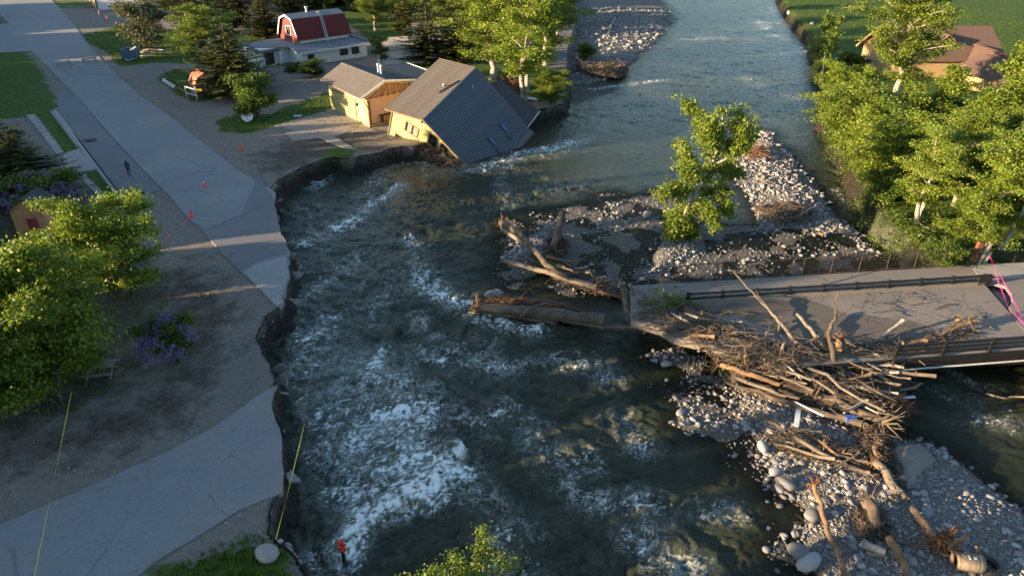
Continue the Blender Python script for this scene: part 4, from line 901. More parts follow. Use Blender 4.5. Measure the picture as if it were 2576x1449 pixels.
for k in range(1, 8):
    t = k/8.0; p = Bc.lerp(D_, t)+inn*.15; tr_ = (Vector((rr.x, rr.y, 0))-Bc).dot(t_)/(D_-Bc).length; zt = 3.7+(5.45-3.7)*t/tr_ if t < tr_ else 5.45-(5.45-4.55)*(t-tr_)/(1-tr_)
    MB().beam(wz(p, 3.45), wz(p, zt), .08, .08).build('truss_web', WOODL, G)
    if k % 2: p2 = Bc.lerp(D_, min(1, t+.125))+inn*.15; MB().beam(wz(p, 3.45), wz(p2, zt-.05), .07, .07).build('truss_web', WOODL, G)
MB().beam(wz(Bc, .2), wz(Bc, 4.0), .16).build('corner_stud', WOODL, G); MB().beam(wz(Bc.lerp(D_, .07)+inn*.3, .2), wz(Bc.lerp(D_, .07)+inn*.3, 3.3), .25, .1).build('corner_stud', FASC, G)
MB().beam(er+Vector((.2, .2, -.2)), er+Vector((1.2, 0, -1.9)), .16, .06).build('hanging_board', DKW, G)
o = thing('workbench', 'wooden bench standing inside the torn-open end of the garage', 'bench', tuple(wz(Bc.lerp(D_, .42)+inn*.1, .27)), (0, 0, math.atan2(t_.y, t_.x)))
MB().box(-1.3, 1.3, -.25, .3, .85, .95).build('bench_top', DKW, o)
for x in (-1.0, 1.0): MB().box(x-.05, x+.05, -.2, .25, 0, .85).build('leg', DKW, o)
MB().box(-.4, .9, -.45, -.3, .45, .52).build('seat', WOODL, o); [MB().box(x-.04, x+.04, -.44, -.34, 0, .45).build('leg', WOODL, o) for x in (-.35, .85)]
# ---- low black-roofed lean-to between garage and tilted house
o = thing('lean_to', 'black-roofed lean-to with white edge strip between garage and tilted house', 'shed')
q = [Vector(W(*p, 3.0)) for p in ((972, 166), (1022, 158), (1082, 180), (1046, 200))]; dn2 = Vector((0, 0, .15))
MB().add(q+[p-dn2 for p in q], [(3, 2, 1, 0), (4, 5, 6, 7), (0, 1, 5, 4), (1, 2, 6, 5), (2, 3, 7, 6), (3, 0, 4, 7)]).build('roof', BLACK, o)
MB().beam(q[1], q[2], .15, .15).build('edge_strip', WHITE, o); [MB().beam(wz(p, -.5), p-dn2, .15).build('post', DKW, o) for p in q]
# ---- white house with barn-style upper storey
WH = thing('white_house', 'white house with dark red barn-shaped upper roof and flat grey lower roof', 'house', (-37.3, 128.4, 0), (0, 0, .755))
LW = 13.5
b = MB(); b.box(0, LW, 0, 12, 0, 2.5).build('lower_wall', siding('white_board_siding', (.44, .47, .48), (.62, .64, .64), .9), WH)
b = MB(); rf = [(-.5, -.55, 2.45), (LW+.4, -.55, 2.45), (LW+.4, 3.9, 3.0), (LW+.4, 12.3, 3.05), (-5.6, 12.3, 3.05), (-5.6, 8, 3.0), (-.5, 3.4, 2.95)]
b.add(rf+[(x, y, z-.18) for x, y, z in rf], [tuple(range(7)), tuple(range(13, 6, -1))]+[(i, i+7, (i+1) % 7+7, (i+1) % 7) for i in range(7)]); b.build('lower_roof', GREYR, WH)
MB().box(-.5, LW+.4, -.6, -.55, 2.2, 2.47).build('fascia', WHITE, WH)
MB().box(-5.2, 0, 5.0, 12, 0, 2.8).build('side_wall', WHITE, WH)
for y in (5.0, 7.0): MB().box(-5.4, -5.2, y, y+.2, 0, 2.7).build('porch_post', WHITE, WH)
b = MB().add([(-6.3, 3.9, 2.5), (-2.0, 3.6, 2.6), (-2.0, 8.0, 2.9), (-6.3, 8.4, 2.8)]+[(-6.3, 3.9, 2.38), (-2.0, 3.6, 2.48), (-2.0, 8.0, 2.78), (-6.3, 8.4, 2.68)], [(0, 1, 2, 3), (7, 6, 5, 4), (0, 4, 5, 1), (1, 5, 6, 2), (2, 6, 7, 3), (3, 7, 4, 0)]); b.build('porch_roof', SHG, WH)
for x, y in ((-6.2, 4.0), (-2.3, 3.8)): MB().box(x, x+.5, y, y+.1, 0, 2.5).build('porch_post', WHITE, WH)
MB().box(-4.6, -2.8, 4.95, 5.0, .1, 2.1).build('doorway', DKW, WH)
window(WH, I4, 1.15, 2.45, .95, 1.85, 0, 3, fr=DKW); window(WH, I4, 7.7, 9.4, .85, 1.95, 0, 2, fr=DKW); window(WH, I4, 10.2, 11.8, .75, 2.1, 0, 1, fr=DKW)
MB().box(12.6, 12.75, -.04, .0, .2, 2.2).build('door', WHITE, WH)
# upper storey, its own frame: x along the ridge
U = Matrix.Translation((-37.3, 128.4, 0)).inverted() if False else None
uo = Matrix.Rotation(-.755, 4, 'Z') @ Matrix.Translation((-38.99+37.3, 133.8-128.4, 0)) @ Matrix.Rotation(.78, 4, 'Z')
LU, DU = 10.85, 7.09; gp = [(0, 2.9), (0, 3.95), (1.5, 6.85), (DU/2, 7.5), (DU-1.5, 6.85), (DU, 3.95), (DU, 2.9)]
def up(name, VV, FF, mat): o_ = MB().add([tuple(uo @ Vector(p)) for p in VV], FF).build(name, mat, WH); return o_
up('upper_wall', [(x, y, z) for x in (.25, LU-.25) for y, z in gp], [tuple(range(7)), tuple(range(13, 6, -1)), (0, 7, 8, 1), (6, 5, 12, 13)], WHITE)
REDW = siding('red_gable_siding', (.13, .022, .02), (.17, .032, .028))
up('gable_wall', [(.2, y, z-.05) for y, z in gp[1:6]]+[(.2, DU-.1, 2.95), (.2, .1, 2.95)], [tuple(range(6, -1, -1))], REDW)
def slope(name, a, b_, mat, th=.12):
    (y0, z0), (y1, z1) = a, b_; L = math.hypot(y1-y0, z1-z0); ny_, nz_ = -(z1-z0)/L*th, (y1-y0)/L*th
    if nz_ < 0: ny_, nz_ = -ny_, -nz_
    P = [(x, y, z) for x in (-.25, LU+.25) for y, z in ((y0, z0), (y1, z1), (y1+ny_, z1+nz_), (y0+ny_, z0+nz_))]
    up(name, P, [(0, 1, 2, 3), (7, 6, 5, 4), (0, 4, 5, 1), (1, 5, 6, 2), (2, 6, 7, 3), (3, 7, 4, 0)], mat)
slope('steep_roof', (-.3, 3.45), (1.5, 6.9), REDSH); slope('top_roof', (1.42, 6.97), (DU/2, 7.62), GREYR); slope('top_roof', (DU/2, 7.62), (DU-1.42, 6.97), GREYR); slope('steep_roof', (DU-1.5, 6.9), (DU+.3, 3.45), REDSH)
for i in range(5):
    (y0, z0), (y1, z1) = gp[1:6][i-1] if i else gp[1], gp[1:6][i]
    if i: o_ = MB().beam(uo @ Vector((-.28, y0, z0)), uo @ Vector((-.28, y1, z1)), .28, .1, up=tuple((uo.to_3x3() @ Vector((1, 0, 0))))).build('barge_board', WHITE, WH)
UM = uo @ Matrix.Translation((.15, 0, 0)) @ Matrix.Rotation(-math.pi/2, 4, 'Z'); window(WH, UM, -4.5, -2.7, 4.0, 5.7, 0, 2, fr=WHITE)
lp = lambda x, y, z: uo @ Vector((x, y, z))
ld = thing('ladder', 'long aluminium ladder lying on the dark red roof of the white house', 'ladder'); WM = Matrix.Translation((-37.3, 128.4, 0)) @ Matrix.Rotation(.755, 4, 'Z')
a0, a1 = [WM @ lp(*p) for p in ((5.0, -1.35, 2.95), (6.1, 3.1, 7.65))]; a0b, a1b = [WM @ lp(*p) for p in ((5.45, -1.35, 2.95), (6.55, 3.1, 7.65))]
am = WM @ lp(5.72, 1.35, 7.02); amb = WM @ lp(6.17, 1.35, 7.02)
for pq in ((a0, am, a1), (a0b, amb, a1b)): MB().beam(pq[0], pq[1], .07).beam(pq[1], pq[2], .07).build('rail', PIPE, ld)
for i in range(16): t = (i+.5)/16; q0, q1 = a0.lerp(am, t), a0b.lerp(amb, t); MB().beam(q0, q1, .05).build('rung', PIPE, ld)
MB().tube([WM @ lp(4.2, 3.3, 7.5), WM @ lp(4.2, 3.3, 8.5)], .2, 10).tube([WM @ lp(4.2, 3.3, 8.5), WM @ lp(4.2, 3.3, 8.65)], .32, 10).build('chimney', PIPE, None)
tag(bpy.data.objects['chimney'], 'short metal chimney pipe on the grey top of the barn roof', 'chimney')
# flat-roofed white shed behind, cream flat roof building
o = thing('flat_roofed_shed', 'white shed with tan flat roof behind the white house', 'shed', tuple(W(1040, 110, 0)), (0, 0, .1))
MB().box(0, 5.5, 0, 7, 0, 2.9).build('wall', WHITE, o); MB().box(-.3, 5.8, -.3, 7.3, 2.9, 3.1).build('roof', simple('tan_roofing', (.21, .17, .13), .9), o); MB().box(2.2, 2.32, -.03, 0, 0, 2.8).build('batten', WHITE, o); MB().box(.4, 1.6, -.04, 0, .1, 2.2).build('door', DKW, o)
o = thing('cream_outbuilding', 'low outbuilding with big cream weathered flat roof and white end wall', 'outbuilding', tuple(W(981, 163, 0)), (0, 0, .15))
MB().box(-2.2, 13, 0, 10, 0, 2.5).build('wall', WHITE, o); b = MB().add([(-2.5, -.4, 2.5), (13.3, -.4, 2.4), (13.3, 10.3, 3.0), (-2.5, 10.3, 3.0), (-2.5, -.4, 2.62), (13.3, -.4, 2.52), (13.3, 10.3, 3.12), (-2.5, 10.3, 3.12)], [(3, 2, 1, 0), (4, 5, 6, 7), (0, 1, 5, 4), (1, 2, 6, 5), (2, 3, 7, 6), (3, 0, 4, 7)]); b.build('roof', simple('cream_roofing', (.40, .33, .24), .9, .12, 1.5), o)
# twin chimneys through the garage roof
for (u, v, l) in ((953, 176, 'left one of two slim metal stove pipes on the grey garage roof'), (960, 180, 'right one of two slim metal stove pipes on the grey garage roof')):
    x, y, z = W(u, v+14, 5.1); tag(MB().tube([(x, y, z-.1), (x, y, z+1.35)], .14, 10).tube([(x, y, z+1.35), (x, y, z+1.55)], .2, 10).build('stove_pipe', PIPE), l, 'chimney', 'stove pipes on the garage roof')
def gable_shed(name, label, x, y, rz, w, d, h, rh, wm, rm, dm, door=(.35, 1.15, 2.0), oh=.2, gambrel=False):
    """gable end faces local -y"""
    o = thing(name, label, 'shed', (x, y, 0), (0, 0, rz)); pr = [(0, 0), (w, 0), (w, h), (w*.82, h+(rh-h)*.68), (w/2, rh), (w*.18, h+(rh-h)*.68), (0, h)] if gambrel else [(0, 0), (w, 0), (w, h), (w/2, rh), (0, h)]
    n = len(pr); MB().add([(a, yy, z) for yy in (0, d) for a, z in pr], [tuple(range(n)), tuple(range(2*n-1, n-1, -1))]+[(i, i+n, (i+1) % n+n, (i+1) % n) for i in (0, 1, n-1)]).build('wall', wm, o)
    rp = pr[2:]
    for i in range(len(rp)-1):
        (x0, z0), (x1, z1) = rp[i], rp[i+1]; L = math.hypot(x1-x0, z1-z0); ux, uz = (x1-x0)/L, (z1-z0)/L
        if i == 0: x0 -= ux*oh; z0 -= uz*oh
        if i == len(rp)-2: x1 += ux*oh; z1 += uz*oh
        nx_, nz_ = -uz*.07, ux*.07
        if nz_ < 0: nx_, nz_ = -nx_, -nz_
        P = [(x_, yy, z) for yy in (-oh, d+oh) for x_, z in ((x0, z0+.01), (x1, z1+.01), (x1+nx_, z1+nz_+.01), (x0+nx_, z0+nz_+.01))]
        MB().add(P, [(0, 1, 2, 3), (7, 6, 5, 4), (0, 4, 5, 1), (1, 5, 6, 2), (2, 6, 7, 3), (3, 7, 4, 0)]).build('roof_slope', rm, o)
    if door: MB().box(door[0]*w, door[0]*w+door[1], -.05, 0, .05, door[2]).build('door', dm, o)
    return o
ORS = simple('orange_plywood', (.40, .20, .09), .8, .25, 2); RSD = simple('faded_red_door', (.22, .025, .03), .7)
x, y, _ = W(52, 608); o = gable_shed('garden_shed', 'small orange plywood shed with grey-blue roof and red door by the left edge', x, y, .12, 2.6, 2.6, 2.9, 3.9, ORS, SHG, RSD, (.42, .85, 2.1), .25)
for p, q in (((2.0, -.6), (2.7, 0)),): MB().box(p[0], q[0]+.3, p[1], q[1], 0, .9).build('lean_sheet', CONC, o)
PKW = simple('pinkish_grey_board', (.22, .18, .165), .85, .15, 3); ORR = simple('salmon_red_roof', (.46, .12, .07), .8, .15, 3)
x, y, _ = W(497, 246); o = gable_shed('barn_shed', 'little barn-style shed with salmon red roof and boarded double door', x, y, .62, 3.1, 3.6, 1.7, 3.3, PKW, ORR, PKW, None, .12, True)
for a in ((1.0, 1.08, .1, 2.3), (1.9, 1.98, .1, 2.3), (2.78, 2.86, .1, 2.3), (1.0, 2.86, 2.3, 2.4), (1.0, 2.86, 1.2, 1.28), (1.0, 2.86, .05, .13)): MB().box(a[0], a[1], -.04, 0, a[2], a[3]).build('door_batten', BLACK, o)
x, y, _ = W(249, 26); o = gable_shed('cream_shed', 'pale building cut by the top edge of the photo beyond the parked cones', x, y, .22, 12, 6, 3.0, 4.8, WHITE, SHG, WHITE, None, .3)
# board fence beside it
f = thing('board_fence', 'tall board fence running along the top edge to the pale building, its end sunlit', 'fence'); a, b_ = Vector(W(212, -12, 0)), Vector(W(243, 24, 0)); n = 22
for i in range(n): p = a.lerp(b_, i/n); q = a.lerp(b_, (i+.93)/n); MB().add([p, q, q+Vector((0, .04, 2.1)), p+Vector((0, .04, 2.1)), p+Vector((.1, .1, 0)), q+Vector((.1, .1, 0)), q+Vector((.1, .1, 2.1)), p+Vector((.1, .1, 2.1))], [(0, 1, 2, 3), (7, 6, 5, 4), (0, 3, 7, 4), (3, 2, 6, 7), (1, 5, 6, 2)]).build('board', WOODL if i > 14 else PKW, f)  # last boards in brighter lumber, sunlight put into their colour
# ---- brown lodge among the trees on the right bank
LBR = simple('brown_shingle', (.115, .070, .052), .9, .22, 9, bump=.8, bscale=22); LST = simple('tan_stucco', (.34, .23, .12), .8)
lx, ly, _ = W(2378, 196, .2)
LO = thing('brown_lodge', 'large house with brown shingle roof and small dormer behind the right bank trees', 'house', (lx-9, ly, .2), (0, 0, .0))
lw, ldp, lh, lr = 17, 12, 3.2, 7.0
MB().add([(0, 0, 0), (0, ldp, 0), (0, ldp, lh), (0, ldp/2, lr), (0, 0, lh), (lw, 0, 0), (lw, ldp, 0), (lw, ldp, lh), (lw, ldp/2, lr), (lw, 0, lh)], [(0, 4, 3, 2, 1), (5, 6, 7, 8, 9), (0, 5, 9, 4), (1, 2, 7, 6)]).build('wall', LST, LO)
for s_ in (0, 1):
    ya, yb = (-.8, ldp/2) if s_ == 0 else (ldp+.8, ldp/2); za = lh-.5; P = [(-.9, ya, za), (lw+.9, ya, za), (lw+.9, yb, lr+.05), (-.9, yb, lr+.05)]; P += [(x_, y_, z+.2) for x_, y_, z in P]
    MB().add(P, [(3, 2, 1, 0), (4, 5, 6, 7), (0, 1, 5, 4), (1, 2, 6, 5), (2, 3, 7, 6), (3, 0, 4, 7)] if s_ == 0 else [(0, 1, 2, 3), (7, 6, 5, 4), (4, 5, 1, 0), (5, 6, 2, 1), (6, 7, 3, 2), (7, 4, 0, 3)]).build('roof_slope', LBR, LO)
MB().beam((-.95, -.8, lh-.4), (-.95, ldp/2, lr+.1), .08, .3).beam((-.95, ldp/2, lr+.1), (-.95, ldp+.8, lh-.4), .08, .3).build('barge_board', WOODL, LO)
dm = MB().add([(7.2, 1.6, 4.2), (9.6, 1.6, 4.2), (9.6, 1.6, 5.4), (8.4, 1.6, 6.3), (7.2, 1.6, 5.4), (7.2, 4.5, 5.4), (9.6, 4.5, 5.4), (8.4, 5.5, 6.3)], [(0, 1, 2, 3, 4), (0, 4, 5), (1, 6, 2)]).build('dormer', LST, LO)
MB().box(7.75, 9.1, 1.53, 1.6, 4.55, 5.4).build('window', GLASSD, dm)
for q in ([(6.8, 1.0, 5.15), (8.4, 1.0, 6.45), (8.4, 5.6, 6.45), (6.8, 4.3, 5.15)], [(8.4, 1.0, 6.45), (10.0, 1.0, 5.15), (10.0, 4.3, 5.15), (8.4, 5.6, 6.45)]):
    MB().add(q+[(a, b_, c_+.14) for a, b_, c_ in q], [(3, 2, 1, 0), (4, 5, 6, 7), (0, 1, 5, 4), (1, 2, 6, 5), (2, 3, 7, 6), (3, 0, 4, 7)]).build('dormer_roof', LBR, dm)
wg = [(10.6, -9.5, 2.4), (13.2, -9.5, 4.6), (13.2, 2.0, 4.9), (10.6, -1, 2.9)]; wg2 = [(13.2, -9.5, 4.6), (19.5, -9.5, 1.6), (19.5, 2, 1.6), (13.2, 2.0, 4.9)]
wg = [(10.2, -9.5, 1.9), (14.0, -9.5, 4.6), (14.0, 3.0, 4.9), (10.2, 0, 1.9)]
for q in (wg, wg2): MB().add(q+[(a, b_, c_+.16) for a, b_, c_ in q], [(3, 2, 1, 0), (4, 5, 6, 7), (0, 1, 5, 4), (1, 2, 6, 5), (2, 3, 7, 6), (3, 0, 4, 7)]).build('wing_roof', LBR, LO)
MB().box(11, 19, -8.8, 0, 0, 1.9).build('wing_wall', LST, LO); MB().beam((10.2, -9.6, 1.95), (14, -9.6, 4.7), .08, .3).build('barge_board', WOODL, LO)
x, y, _ = W(2600, 250, .2); o = gable_shed('brown_annex', 'second brown-roofed building at the right edge behind the tallest poplar', x-4, y, .3, 9, 10, 2.4, 4.6, LST, LBR, LST, None, .5)
# ================================================================ BRIDGE
ZD = .4
DECKM = sheet_mat('bridge_deck_concrete', (.135, .122, .108), (.18, .162, .142), .35, sc=.35)
MUD = sheet_mat('mud_skin', (.085, .072, .060), (.115, .098, .082), .2, sc=1.5)
f0, f1 = np.array(W(1717,715,ZD)[:2]), np.array(W(2432,672,ZD)[:2]); bd = (f1-f0)/np.hypot(*(f1-f0)); bn = np.array([bd[1], -bd[0]])
n1_ = np.array(W(2470,890,ZD)[:2]); wdt = float(np.dot(n1_-f0, bn)); r0 = np.array(W(1728,762,ZD)[:2]); wr = float(np.dot(r0-f0, bn)); Lb = float(np.dot(f1-f0, bd))
def bp(s, t): p = f0+bd*s+bn*t; return (float(p[0]), float(p[1]))
def bs(u, v, z=ZD): p = np.array(W(u, v, z)[:2])-f0; return float(np.dot(p, bd)), float(np.dot(p, bn))
BR = thing('road_bridge', 'concrete road bridge with footway, its left end broken off in the river', 'bridge')
eR0, eR1 = bs(2466,703), bs(2532,777); sl = (eR1[0]-eR0[0])/(eR1[1]-eR0[1])
eS = lambda t: eR0[0]+sl*(t-eR0[1])
lB = [bs(1590,728), bs(1588,806), bs(1660,826), bs(1700,850)]; lB[0] = (lB[0][0], 0)
deck = [bp(*lB[0]), bp(eS(0), 0), bp(eS(wdt), wdt), bp(lB[3][0]+7, wdt), bp(lB[3][0]+4.5, lB[3][1]+2.6), bp(*lB[3]), bp(*lB[2]), bp(*lB[1])]
MB().prism(jitter(deck, 2.5, .03, 3, True).tolist()[::-1], ZD-.55, ZD).build('deck', DECKM, BR)
MB().prism([bp(lB[0][0]+.1, .05), bp(eS(0)-.1, .05), bp(eS(wr)-.1, wr), bp(lB[0][0]+1.5, wr)][::-1], ZD+.004, ZD+.16).build('footway', DECKM, BR)
for t in (1.2, wdt*.35, wdt*.65, wdt-.6): MB().beam((*bp(lB[0][0]+11, t), ZD-1.0), (*bp(eS(t)-.3, t), ZD-1.0), .35, .85).build('girder', BLACK, BR)
MB().beam((*bp(lB[3][0]+6, wdt+.06), ZD-.75), (*bp(eS(wdt)+6, wdt+.06), ZD-.75), .1, .06).build('edge_strip', WHITE, BR)
MB().beam((*bp(lB[3][0]+6, wdt+.0), ZD-.3), (*bp(eS(wdt)+6, wdt+.0), ZD-.3), .12, .7).build('edge_beam', BLACK, BR)
MB().prism([bp(eS(0)+.6, 1), bp(eS(0)+1.6, 1), bp(eS(wdt)+1.6, wdt), bp(eS(wdt)+.6, wdt)][::-1], -2.6, ZD-.6).build('abutment', CONCF, BR)
# silt washed over the deck
MB().prism(jitter([bp(lB[0][0]+3, wr+.3), bp(8, wr+.4), bp(10, wr+3), bp(14, 7), bp(15.5, wdt-.5), bp(7, wdt-.5), bp(3, 6)], 1.2, .25, 8, True).tolist()[::-1], ZD+.002, ZD+.012).build('silt', MUD, BR)
# guardrail of the carriageway
def railing(name, label, t, s0, s1, step, hs, post, rail, z0=ZD, cat='railing', mat=BLACK, top=None):
    o = thing(name, label, cat, (0, 0, 0)); n = max(1, round((s1-s0)/step))
    for i in range(n+1):
        x, y = bp(s0+(s1-s0)*i/n, t); MB().beam((x, y, z0), (x, y, z0+post[1]), post[0], up=(bd[0], bd[1], 0)).build('post', mat, o)
    for h, w in hs: MB().beam((*bp(s0-.2, t), z0+h), (*bp(s1+.2, t), z0+h), rail, w).build('rail', mat, o)
    return o
rl_ = railing('guardrail', 'black double-rail guardrail between footway and carriageway of the bridge', wr+.1, lB[0][0]+3.4, eS(wr)-.3, 2.55, [(.42, .13), (.78, .13)], (.2, .92), .12)
MB().beam((*bp(lB[0][0]+2, wr+.1), ZD+.14), (*bp(eS(wr)-.2, wr+.1), ZD+.14), .3, .28).build('kerb', DECKM, rl_)
MB().beam((*bp(eS(wr)-.8, wr+.1), ZD+.45), (*bp(eS(wr)+.3, wr+.1), ZD+.45), .3, .75).build('end_block', BLACK, rl_)
nr_ = railing('guardrail', 'black guardrail along the near edge of the bridge, driftwood hanging on it', wdt-.1, lB[3][0]+13, eS(wdt)+6, 3.1, [(.35, .16), (.66, .16), (.98, .18)], (.22, 1.05), .12)
fn = railing('footway_fence', 'tall mesh fence on thin posts along the far side of the bridge footway', .08, 0.2, eS(0)-.2, 2.42, [(1.55, .05), (.2, .04)], (.06, 1.6), .05, ZD+.1, 'fence', simple('rusty_fence_steel', (.05, .035, .025), .7))
wm = Mt('wire_mesh'); trn = wm.N('ShaderNodeBsdfTransparent'); mx = wm.N('ShaderNodeMixShader', i0=.17); wm.set(Base__Color=(.06, .045, .035), Roughness=.7); wm.put(mx.inputs[1], trn.outputs[0]); wm.put(mx.inputs[2], wm.p.outputs[0]); wm.put(wm.out.inputs[0], mx.outputs[0])
MB().add([(*bp(-4, .08), ZD+.2), (*bp(eS(0)-.2, .08), ZD+.2), (*bp(eS(0)-.2, .08), ZD+1.6), (*bp(-1.5, .08), ZD+1.35)], [(0, 1, 2, 3)]).build('wire_mesh', wm.m, fn)
MB().beam((*bp(0.2, .08), ZD+1.65), (*bp(-4.2, .1), ZD+.9), .05).build('rail', BLACK, fn)
RB = simple('red_brown_post', (.12, .042, .025), .85, .25, 4); GW = simple('grey_weathered_wood', (.25, .22, .19), .9, .25, 5)
for (s, h, mt_, l, ln) in ((eS(0)+.1, 2.3, RB, 'red-brown wooden post at the right end of the bridge fence', .35), (eS(0)+.75, 2.2, GW, 'split grey wooden post beside the red-brown post', .5), (eS(0)+1.15, 1.4, GW, 'short dark stump post right of the split grey post', .4)):
    x, y = bp(s, -.2); tag(MB().beam((x, y, .2), (x+ln, y, .2+h), .36 if mt_ is RB else .26).build('wooden_post', mt_), l, 'post')
railing('field_fence', 'black three-rail fence on the grass right of the wooden posts', -.5, eS(0)+1.9, eS(0)+14, 2.6, [(.4, .12), (.8, .12), (1.15, .12)], (.13, 1.25), .06, .2, 'fence')
# approach slab on the right bank, undermined
ap = [W(*p, .42)[:2] for p in ((2441,671),(2700,662),(3100,760),(3100,1200),(2760,1100),(2580,836),(2545,790),(2538,772),(2548,760),(2545,740),(2531,720),(2500,713),(2474,711))]
slab('approach_road', jitter(ap, 1.2, .04, 9, True), .42, .25, DECKM); slab('approach_footway', [W(*p, .55)[:2] for p in ((2441,668),(2700,655),(2700,688),(2466,702))], .58, .16, CONC)
# under the deck end: washed-out abutment
# ================================================================ DRIFTWOOD
def wood_mat(name, lo, hi, warm):
    m = Mt(name); v = m.coord('Object'); n = m.noise(v, 2.2, 6, .7); f = m.noise(m.N('ShaderNodeMapping', Vector=v, Scale=(6, 6, 6)).outputs[0], 4, 6, .75, 1.5)
    c = m.ramp(n, [(.32, lo), (.68, hi)]); c = m.mix(m.ramp(f, [(.40, .9), (.60, 0)]), c, tuple(x*.35 for x in lo)); c = m.mix(m.ramp(m.noise(v, .9, 3), [(.5, 0), (.7, .6)]), c, warm)
    m.set(Base__Color=c, Roughness=.85, Normal=m.bump(f, .9, .05)); return m.m
LOGA = wood_mat('bleached_log', (.13, .105, .082), (.31, .26, .20), (.24, .18, .12)); LOGB = wood_mat('barked_log', (.060, .046, .035), (.18, .14, .10), (.20, .14, .09)); LOGC = wood_mat('raw_orange_wood', (.17, .095, .048), (.37, .245, .135), (.30, .15, .065))
TWG = wood_mat('drift_twigs', (.085, .064, .046), (.28, .22, .16), (.30, .20, .11)); TWO = wood_mat('rusty_roots', (.16, .065, .028), (.34, .17, .075), (.30, .11, .04))
rw = np.random.default_rng(31); RS = .95
def crooked(P, amp, k=3):
    P = np.array(P, float); t = np.linspace(0, len(P)-1, (len(P)-1)*k+1); Q = np.stack([np.interp(t, np.arange(len(P)), P[:, i]) for i in range(3)], 1)
    Q[1:-1] += rw.normal(0, amp, (len(Q)-2, 3)); return Q
def log(pts, r0, r1, label, mat=LOGA, name='driftwood_log', root=0, group=None, branches=(), amp=.04, stubs=3, root_end=0):
    """pts: print positions with heights (u, v, z)"""
    r0 *= RS; r1 *= RS; P = crooked([W(*p) for p in pts], amp); o = P[0].copy(); Q = P-o; t = thing(name, label, 'driftwood', tuple(o), group=group)
    rad = np.linspace(r0, r1, len(Q))*(1+rw.normal(0, .06, len(Q))); V, F = tube(Q, rad, 9); b = MB(); b.tube(Q, rad, 9); tr = b.build('trunk', mat, t, True)
    for (i_, q, ra) in branches:
        B = crooked([P[min(int(i_*(len(P)-1)), len(P)-1)]]+[W(*p) for p in q], amp*.7)-o; MB().tube(B, np.linspace(ra*.75, ra*.25, len(B)), 6).build('branch', mat, t, True)
    L = np.linalg.norm(Q[-1]-Q[0])
    if stubs:
        b = MB()
        for _ in range(stubs+int(L/2)):
            i = rw.integers(1, len(Q)-1); d = rw.normal(size=3); d[2] = abs(d[2])+.1; d /= np.linalg.norm(d); l = rw.uniform(.15, .6)*(r0*3+.3); b.tube([Q[i], Q[i]+d*l*.5+rw.normal(0, .03, 3), Q[i]+d*l], [r0*.25, r0*.18, r0*.08], 5)
        b.build('branch_stubs', mat, t, True)['kind'] = 'stuff'
    if root:
        e = Q[0] if root_end == 0 else Q[-1]; ax = (Q[0]-Q[1]) if root_end == 0 else (Q[-1]-Q[-2]); ax /= np.linalg.norm(ax); b = MB(); n_ = int(30*min(root, 1.6))
        for k in range(n_):
            d = rw.normal(size=3); d = d-ax*np.dot(d, ax)*.6+ax*rw.uniform(.1, .9); d /= np.linalg.norm(d); l = root*rw.uniform(.45, 1.15); s = e+rw.normal(0, r0*.4, 3)
            p1 = s+d*l*.5+rw.normal(0, l*.12, 3); p2 = s+d*l+rw.normal(0, l*.2, 3); b.tube([s, p1, p2], [root*.07*rw.uniform(.5, 1.3), root*.045, root*.012], 5, False)
        b.build('root_wad', LOGC if rw.random() < .35 else TWO if rw.random() < .5 else LOGB, t, True)['kind'] = 'stuff'
    return t
zg = -1.25
log([(1262,560,-.9),(1300,582,-.4),(1340,622,-.2),(1375,665,-.2),(1410,690,-.5),(1445,707,-1.2)], .36, .18, 'thick frayed trunk reaching furthest left out of the mid-river log pile', LOGB, root=.9)
log([(1268,578,-1.2),(1310,607,-.9),(1345,632,-.9),(1366,655,-1.0)], .26, .2, 'split pale trunk lying under the thick frayed trunk', LOGA, root=.5)
log([(1391,628,-1.0),(1402,590,-.5),(1416,535,1.1)], .42, .3, 'short stout trunk standing on its orange root wad in mid-river', LOGB, root=1.1)
log([(1266,655,-1.0),(1320,670,-1.0),(1400,692,-.9),(1460,712,-1.1),(1500,722,-1.2)], .2, .24, 'long pale log along the lower edge of the mid-river log pile', LOGA, root=.7, root_end=1)
log([(1372,645,-.7),(1400,652,-.8),(1440,661,-1.2)], .16, .1, 'thin sunlit branch sticking right out of the mid-river log pile', LOGC)
log([(1402,655,-1.2),(1435,672,-1.2),(1475,691,-1.3)], .2, .16, 'grey log half hidden behind the thin sunlit branch', LOGB)
log([(1470,690,-1.2),(1482,683,-.3),(1500,700,-1.2)], .12, .1, 'bent fork of wood at the downstream tip of the mid-river pile', LOGA)
log([(1560,748,-1.6),(1540,742,-1.5),(1500,734,-1.6)], .13, .1, 'orange stick pointing left from the upright snag', LOGC, root=.5)
log([(1580,782,-1.0),(1574,745,0.1),(1567,712,1.4)], .30, .22, 'upright splintered snag at the broken end of the bridge', LOGA, name='splintered_snag')
log([(1556,722,-.2),(1566,690,2.0)], .1, .05, 'grey slat leaning behind the upright snag', GW, stubs=0); log([(1592,745,.3),(1588,712,1.5)], .09, .05, 'thin broken stake right of the upright snag', LOGA, stubs=0)
log([(1585,770,.0),(1625,782,.3),(1680,778,.3)], .13, .08, 'slim log lying left to right below the snag', LOGA)
log([(1205,775,-1.2),(1280,781,-1.0),(1400,790,-.8),(1470,798,-.7),(1518,806,-.8)], .34, .48, 'fattest log of the pile in the rapids, orange roots at its left end', LOGB, root=1.0)
log([(1192,770,-1.3),(1260,776,-1.1),(1345,783,-.9),(1420,785,-.7)], .3, .25, 'rust-orange shredded log lying on the fattest log', LOGC, root=.6)
log([(1335,790,-1.2),(1410,803,-1.2),(1520,822,-1.3)], .2, .2, 'pale stripped log below the fattest log in the rapids', LOGA)
